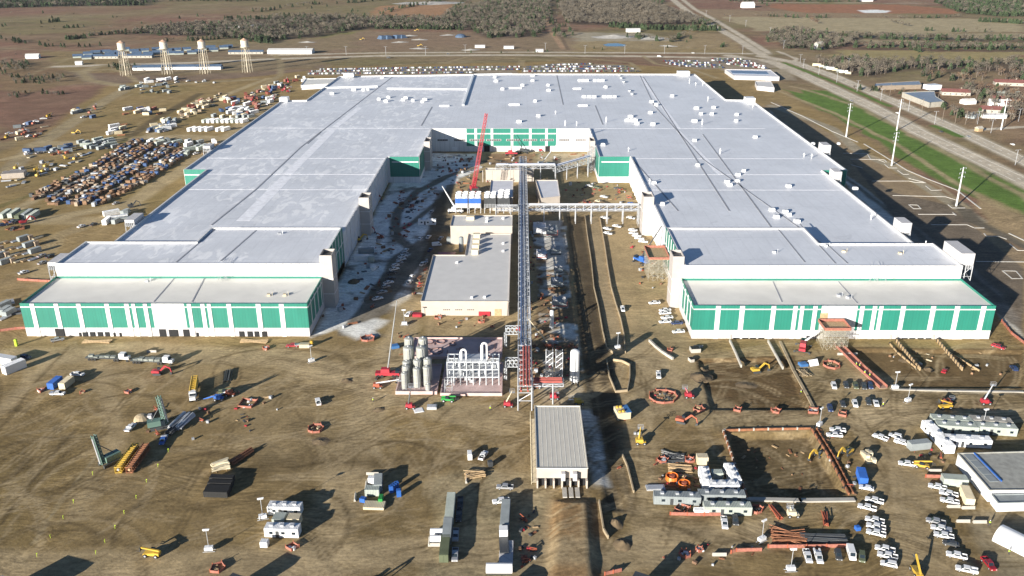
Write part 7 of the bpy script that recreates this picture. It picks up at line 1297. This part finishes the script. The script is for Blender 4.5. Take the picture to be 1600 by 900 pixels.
def trow(pts,n_,kinds,wd=8,s0=.7,s1=1.1):
    P_=px(pts); L=[math.hypot(b[0]-a[0],b[1]-a[1]) for a,b in zip(P_[:-1],P_[1:])]; tot=sum(L)
    for _ in range(n_):
        d=r.uniform(0,tot); i=0
        while d>L[i] and i<len(L)-1: d-=L[i]; i+=1
        f=min(1,d/L[i]); T.append((P_[i][0]+(P_[i+1][0]-P_[i][0])*f+r.gauss(0,wd/2),P_[i][1]+(P_[i+1][1]-P_[i][1])*f+r.gauss(0,wd/2),r.choice(kinds),r.uniform(s0,s1)))
b_,c_,o_='bare','cedar','oak'
wood([(-40,-8),(235,-8),(225,9),(120,10),(0,13),(-40,13)],10,[c_,c_,b_],.9,1.4); wood([(235,-6),(420,-6),(400,3),(300,2),(235,4)],16,[c_,b_],.9,1.3)
wood([(195,54),(260,41),(350,36),(400,34),(430,26),(560,27),(690,30),(722,45),(560,46),(500,58),(400,66),(330,56),(250,56)],8.2,[b_,b_,b_,b_,c_],.8,1.2,.8)
wood([(700,18),(760,4),(860,0),(860,20),(846,58),(760,60),(735,46),(600,42),(600,34),(690,32)],8.4,[b_,b_,b_,c_],.8,1.25,.85)
wood([(872,8),(905,2),(1010,4),(1060,20),(1100,34),(1085,38),(1000,42),(960,40),(885,38)],7.6,[b_,b_,b_,b_],.9,1.3); wood([(840,0),(960,-4),(1040,2),(1030,8),(900,4)],14,[b_,c_])
trow([(955,42),(1010,46),(1070,47),(1127,48)],150,[c_],9,.8,1.2); trow([(600,44),(720,47),(800,46)],110,[c_,b_],7,.7,1.1); trow([(1085,34),(1100,40),(1112,36)],40,[c_,b_],14); trow([(852,10),(866,40),(880,62)],60,[c_,b_],8,.6,1)
trow([(868,0),(884,30),(892,55)],50,[c_,b_],6,.6,1); trow([(430,60),(400,64),(425,68)],40,[c_],10,.7,1.1); trow([(0,60),(60,72),(110,74),(160,73)],26,[c_],5,.5,.9); trow([(135,57),(180,53),(220,52)],50,[c_,b_],6,.6,.9); trow([(105,62),(130,60)],24,[c_],4,.6,.9); trow([(260,66),(330,62),(400,58),(440,62)],70,[c_,b_],6,.6,1)
trow([(80,35),(95,34)],10,[c_],5); trow([(100,44),(130,43)],16,[c_],3,.5,.8)
wood([(0,97),(45,99),(48,112),(0,117)],8,[b_,b_,c_],.5,.8); wood([(12,121),(100,117),(106,128),(60,131),(15,130)],8,[c_,b_,b_],.4,.7); wood([(170,103),(215,101),(215,112),(172,111)],9,[c_,b_],.5,.8); trow([(100,148),(30,145),(20,153)],30,[c_,b_],5,.3,.6)
trow([(390,20),(480,8),(560,4),(600,0)],70,[c_,b_],12,.7,1.1); trow([(590,22),(620,14),(680,4),(690,0)],60,[b_,c_],12,.7,1.1); trow([(700,31),(712,12),(730,0)],40,[b_,c_],8,.6,.9); trow([(420,30),(350,31)],24,[c_],6); trow([(240,55),(300,58)],20,[b_],8)
trow([(1290,28),(1240,28),(1200,25)],26,[b_,c_],8,.6,1); trow([(1130,25),(1300,26),(1400,28)],46,[b_],5,.4,.7); trow([(1390,29),(1470,28),(1500,26)],30,[b_,c_],5,.5,.8); wood([(1458,3),(1520,-4),(1680,-6),(1680,26),(1560,26),(1500,20)],9.5,[c_,c_,b_],.9,1.3)
trow([(1530,34),(1600,37)],50,[c_],8,.7,1.1); trow([(1395,35),(1420,42)],16,[b_],6,.6,.9); trow([(1265,30),(1278,38)],14,[o_],6,.7,1); trow([(1440,48),(1500,50),(1560,51)],12,[b_,c_],8,.7,1)
wood([(1192,52),(1240,48),(1285,48),(1300,56),(1340,62),(1330,72),(1290,80),(1230,76),(1200,66)],8,[b_,b_,b_,c_,b_],.8,1.25,.85)
trow([(1320,58),(1400,61),(1500,63),(1520,64)],190,[b_,b_,b_,c_],14,.8,1.25); trow([(1530,62),(1600,63),(1680,63)],90,[b_,c_],13,.8,1.2); trow([(1330,74),(1420,74),(1500,77),(1600,76),(1680,77)],260,[b_,b_,c_],13,.8,1.2)
wood([(1270,95),(1330,92),(1375,98),(1440,95),(1520,100),(1600,97),(1680,98),(1680,116),(1560,113),(1500,110),(1430,108),(1400,112),(1370,120),(1330,120),(1300,108)],8,[b_,b_,b_,b_,c_],.8,1.25,.9)
wood([(1430,112),(1560,114),(1600,120),(1600,132),(1520,128),(1450,128)],13,[b_,b_,c_,o_],.8,1.2,.8); wood([(1505,134),(1560,140),(1600,150),(1600,196),(1572,190),(1545,170),(1500,168),(1500,150)],11,[b_,b_,o_,c_],.8,1.25); wood([(1470,166),(1545,172),(1530,190),(1482,186)],12,[b_,b_,c_],.6,1)
wood([(1215,66),(1255,60),(1262,74),(1225,78)],9,[c_,b_],.7,1); trow([(1310,92),(1290,98)],14,[o_,c_],5,.4,.7); trow([(1570,158),(1600,165),(1592,185)],22,[o_,b_],8,1.1,1.6); trow([(1425,78),(1445,84)],10,[b_,c_],5); trow([(1130,70),(1128,74)],8,[c_],4,.4,.6); trow([(970,84),(890,70)],2,[c_],4,.4,.5)
trow([(985,57),(1020,64),(1045,66),(1080,52)],46,[b_,c_],9,.7,1.1); wood([(1000,62),(1080,60),(1075,80),(1020,78)],32,[b_,c_],.5,.8); wood([(0,20),(500,22),(420,45),(200,50),(0,100)],62,[c_,b_,b_],.4,.8); wood([(720,80),(870,70),(900,84),(720,84)],40,[c_],.3,.5); trow([(1330,140),(1420,146)],14,[b_,c_],10,.4,.7); wood([(500,8),(580,20),(560,30),(430,24)],45,[c_,b_],.5,.9); wood([(1140,4),(1230,6),(1200,16)],30,[c_,b_],.6,1); trow([(1138,2),(1350,3)],80,[c_,b_],20,.8,1.2)
T=[t_ for t_ in T if not (-215<t_[0]<205 and 320<t_[1]<940)]
T.sort(key=lambda t_:math.hypot(t_[0],t_[1])); cnt={b_:0,c_:0,o_:0}; rest={}
def zone(x_,y_):
    if x_<-250 and y_<1000: return 'in the scrub left of the west lane'
    if x_<-150: return 'around the old plant beyond the water towers'
    if x_<260 and y_<1500: return 'beyond the cross highway behind the plant'
    if x_<420 and y_<1100: return 'near the highway junction behind the car lots'
    if y_<900: return 'in the village right of the highway'
    if y_<1150: return 'in the thicket belt above the village on the right'
    return 'in the field belts at the upper right' if x_>260 else 'in the far woods at the top of the picture'
LB={b_:('bare grey-brown winter tree in the open country around the plant','bare winter trees'),c_:('dark evergreen cedar in the open country around the plant','dark cedars'),o_:('russet tree still holding its dry leaves','russet trees')}
for (x_,y_,kd,s_) in T:
    i=r.randrange(4); a=r.uniform(0,6.283); tk,cr,m,sp=TS[kd][i]
    if cnt[kd]<290:
        cnt[kd]+=1; place(sp,x_,y_,0,a,('tall ' if s_>.95 else 'small ')+LB[kd][0].replace('in the open country around the plant',zone(x_,y_)),'tree',LB[kd][1],(s_,s_,s_*r.uniform(.85,1.15)))
    else: rest.setdefault((kd,i),[]).append((x_,y_,s_,a))
for kd,nm,lb in ((b_,'bare_woodland','grey-brown bare woodland stretching beyond the highways'),(c_,'cedar_woodland','dark evergreen thickets scattered to the horizon')):
    VV=[];FF=[];MI=[];ms=[BARE,TWIG2,BARK] if kd==b_ else [CED,BARK]; o0=0
    for (k2,i),L_ in rest.items():
        if k2!=kd: continue
        tk,cr,m,sp=TS[kd][i]; base=np.array([tuple(p) for p in cr.v]); nf=len(cr.f)
        for (x_,y_,s_,a) in L_:
            ca,sa=math.cos(a),math.sin(a); q=base*s_; VV.append(np.stack([q[:,0]*ca-q[:,1]*sa+x_,q[:,0]*sa+q[:,1]*ca+y_,q[:,2]],1)); FF.append(np.arange(o0,o0+len(base)).reshape(-1,4)); o0+=len(base); MI.append(np.full(nf,ms.index(m)))
    if not VV: continue
    VV=np.concatenate(VV); FF=np.concatenate(FF); MI=np.concatenate(MI); me=bpy.data.meshes.new(nm); me.vertices.add(len(VV)); me.vertices.foreach_set('co',VV.astype(np.float32).ravel()); me.loops.add(FF.size); me.loops.foreach_set('vertex_index',FF.ravel().astype(np.int32)); me.polygons.add(len(FF)); me.polygons.foreach_set('loop_start',np.arange(0,FF.size,4,dtype=np.int32)); me.polygons.foreach_set('loop_total',np.full(len(FF),4,np.int32))
    [me.materials.append(m) for m in ms]; me.polygons.foreach_set('material_index',MI.astype(np.int32)); me.update(calc_edges=True); o=bpy.data.objects.new(nm,me); COL.objects.link(o); tag(o,lb,'woodland',None,'stuff')
print('TREES',len(T),cnt)
# ---------------- air: pale, thin haze over the whole country
hz=bpy.data.materials.new('haze_air'); hz.use_nodes=True; n=hz.node_tree; n.nodes.remove(n.nodes['Principled BSDF']); v_=n.nodes.new('ShaderNodeVolumePrincipled'); v_.inputs['Density'].default_value=HAZE; v_.inputs['Color'].default_value=(.85,.88,.95,1); v_.inputs['Anisotropy'].default_value=.3; n.links.new(v_.outputs[0],n.nodes['Material Output'].inputs['Volume'])
if HAZE>0: MB().box(-9100,9100,-120,16100,-5,175).build('haze',hz,None,'stuff')
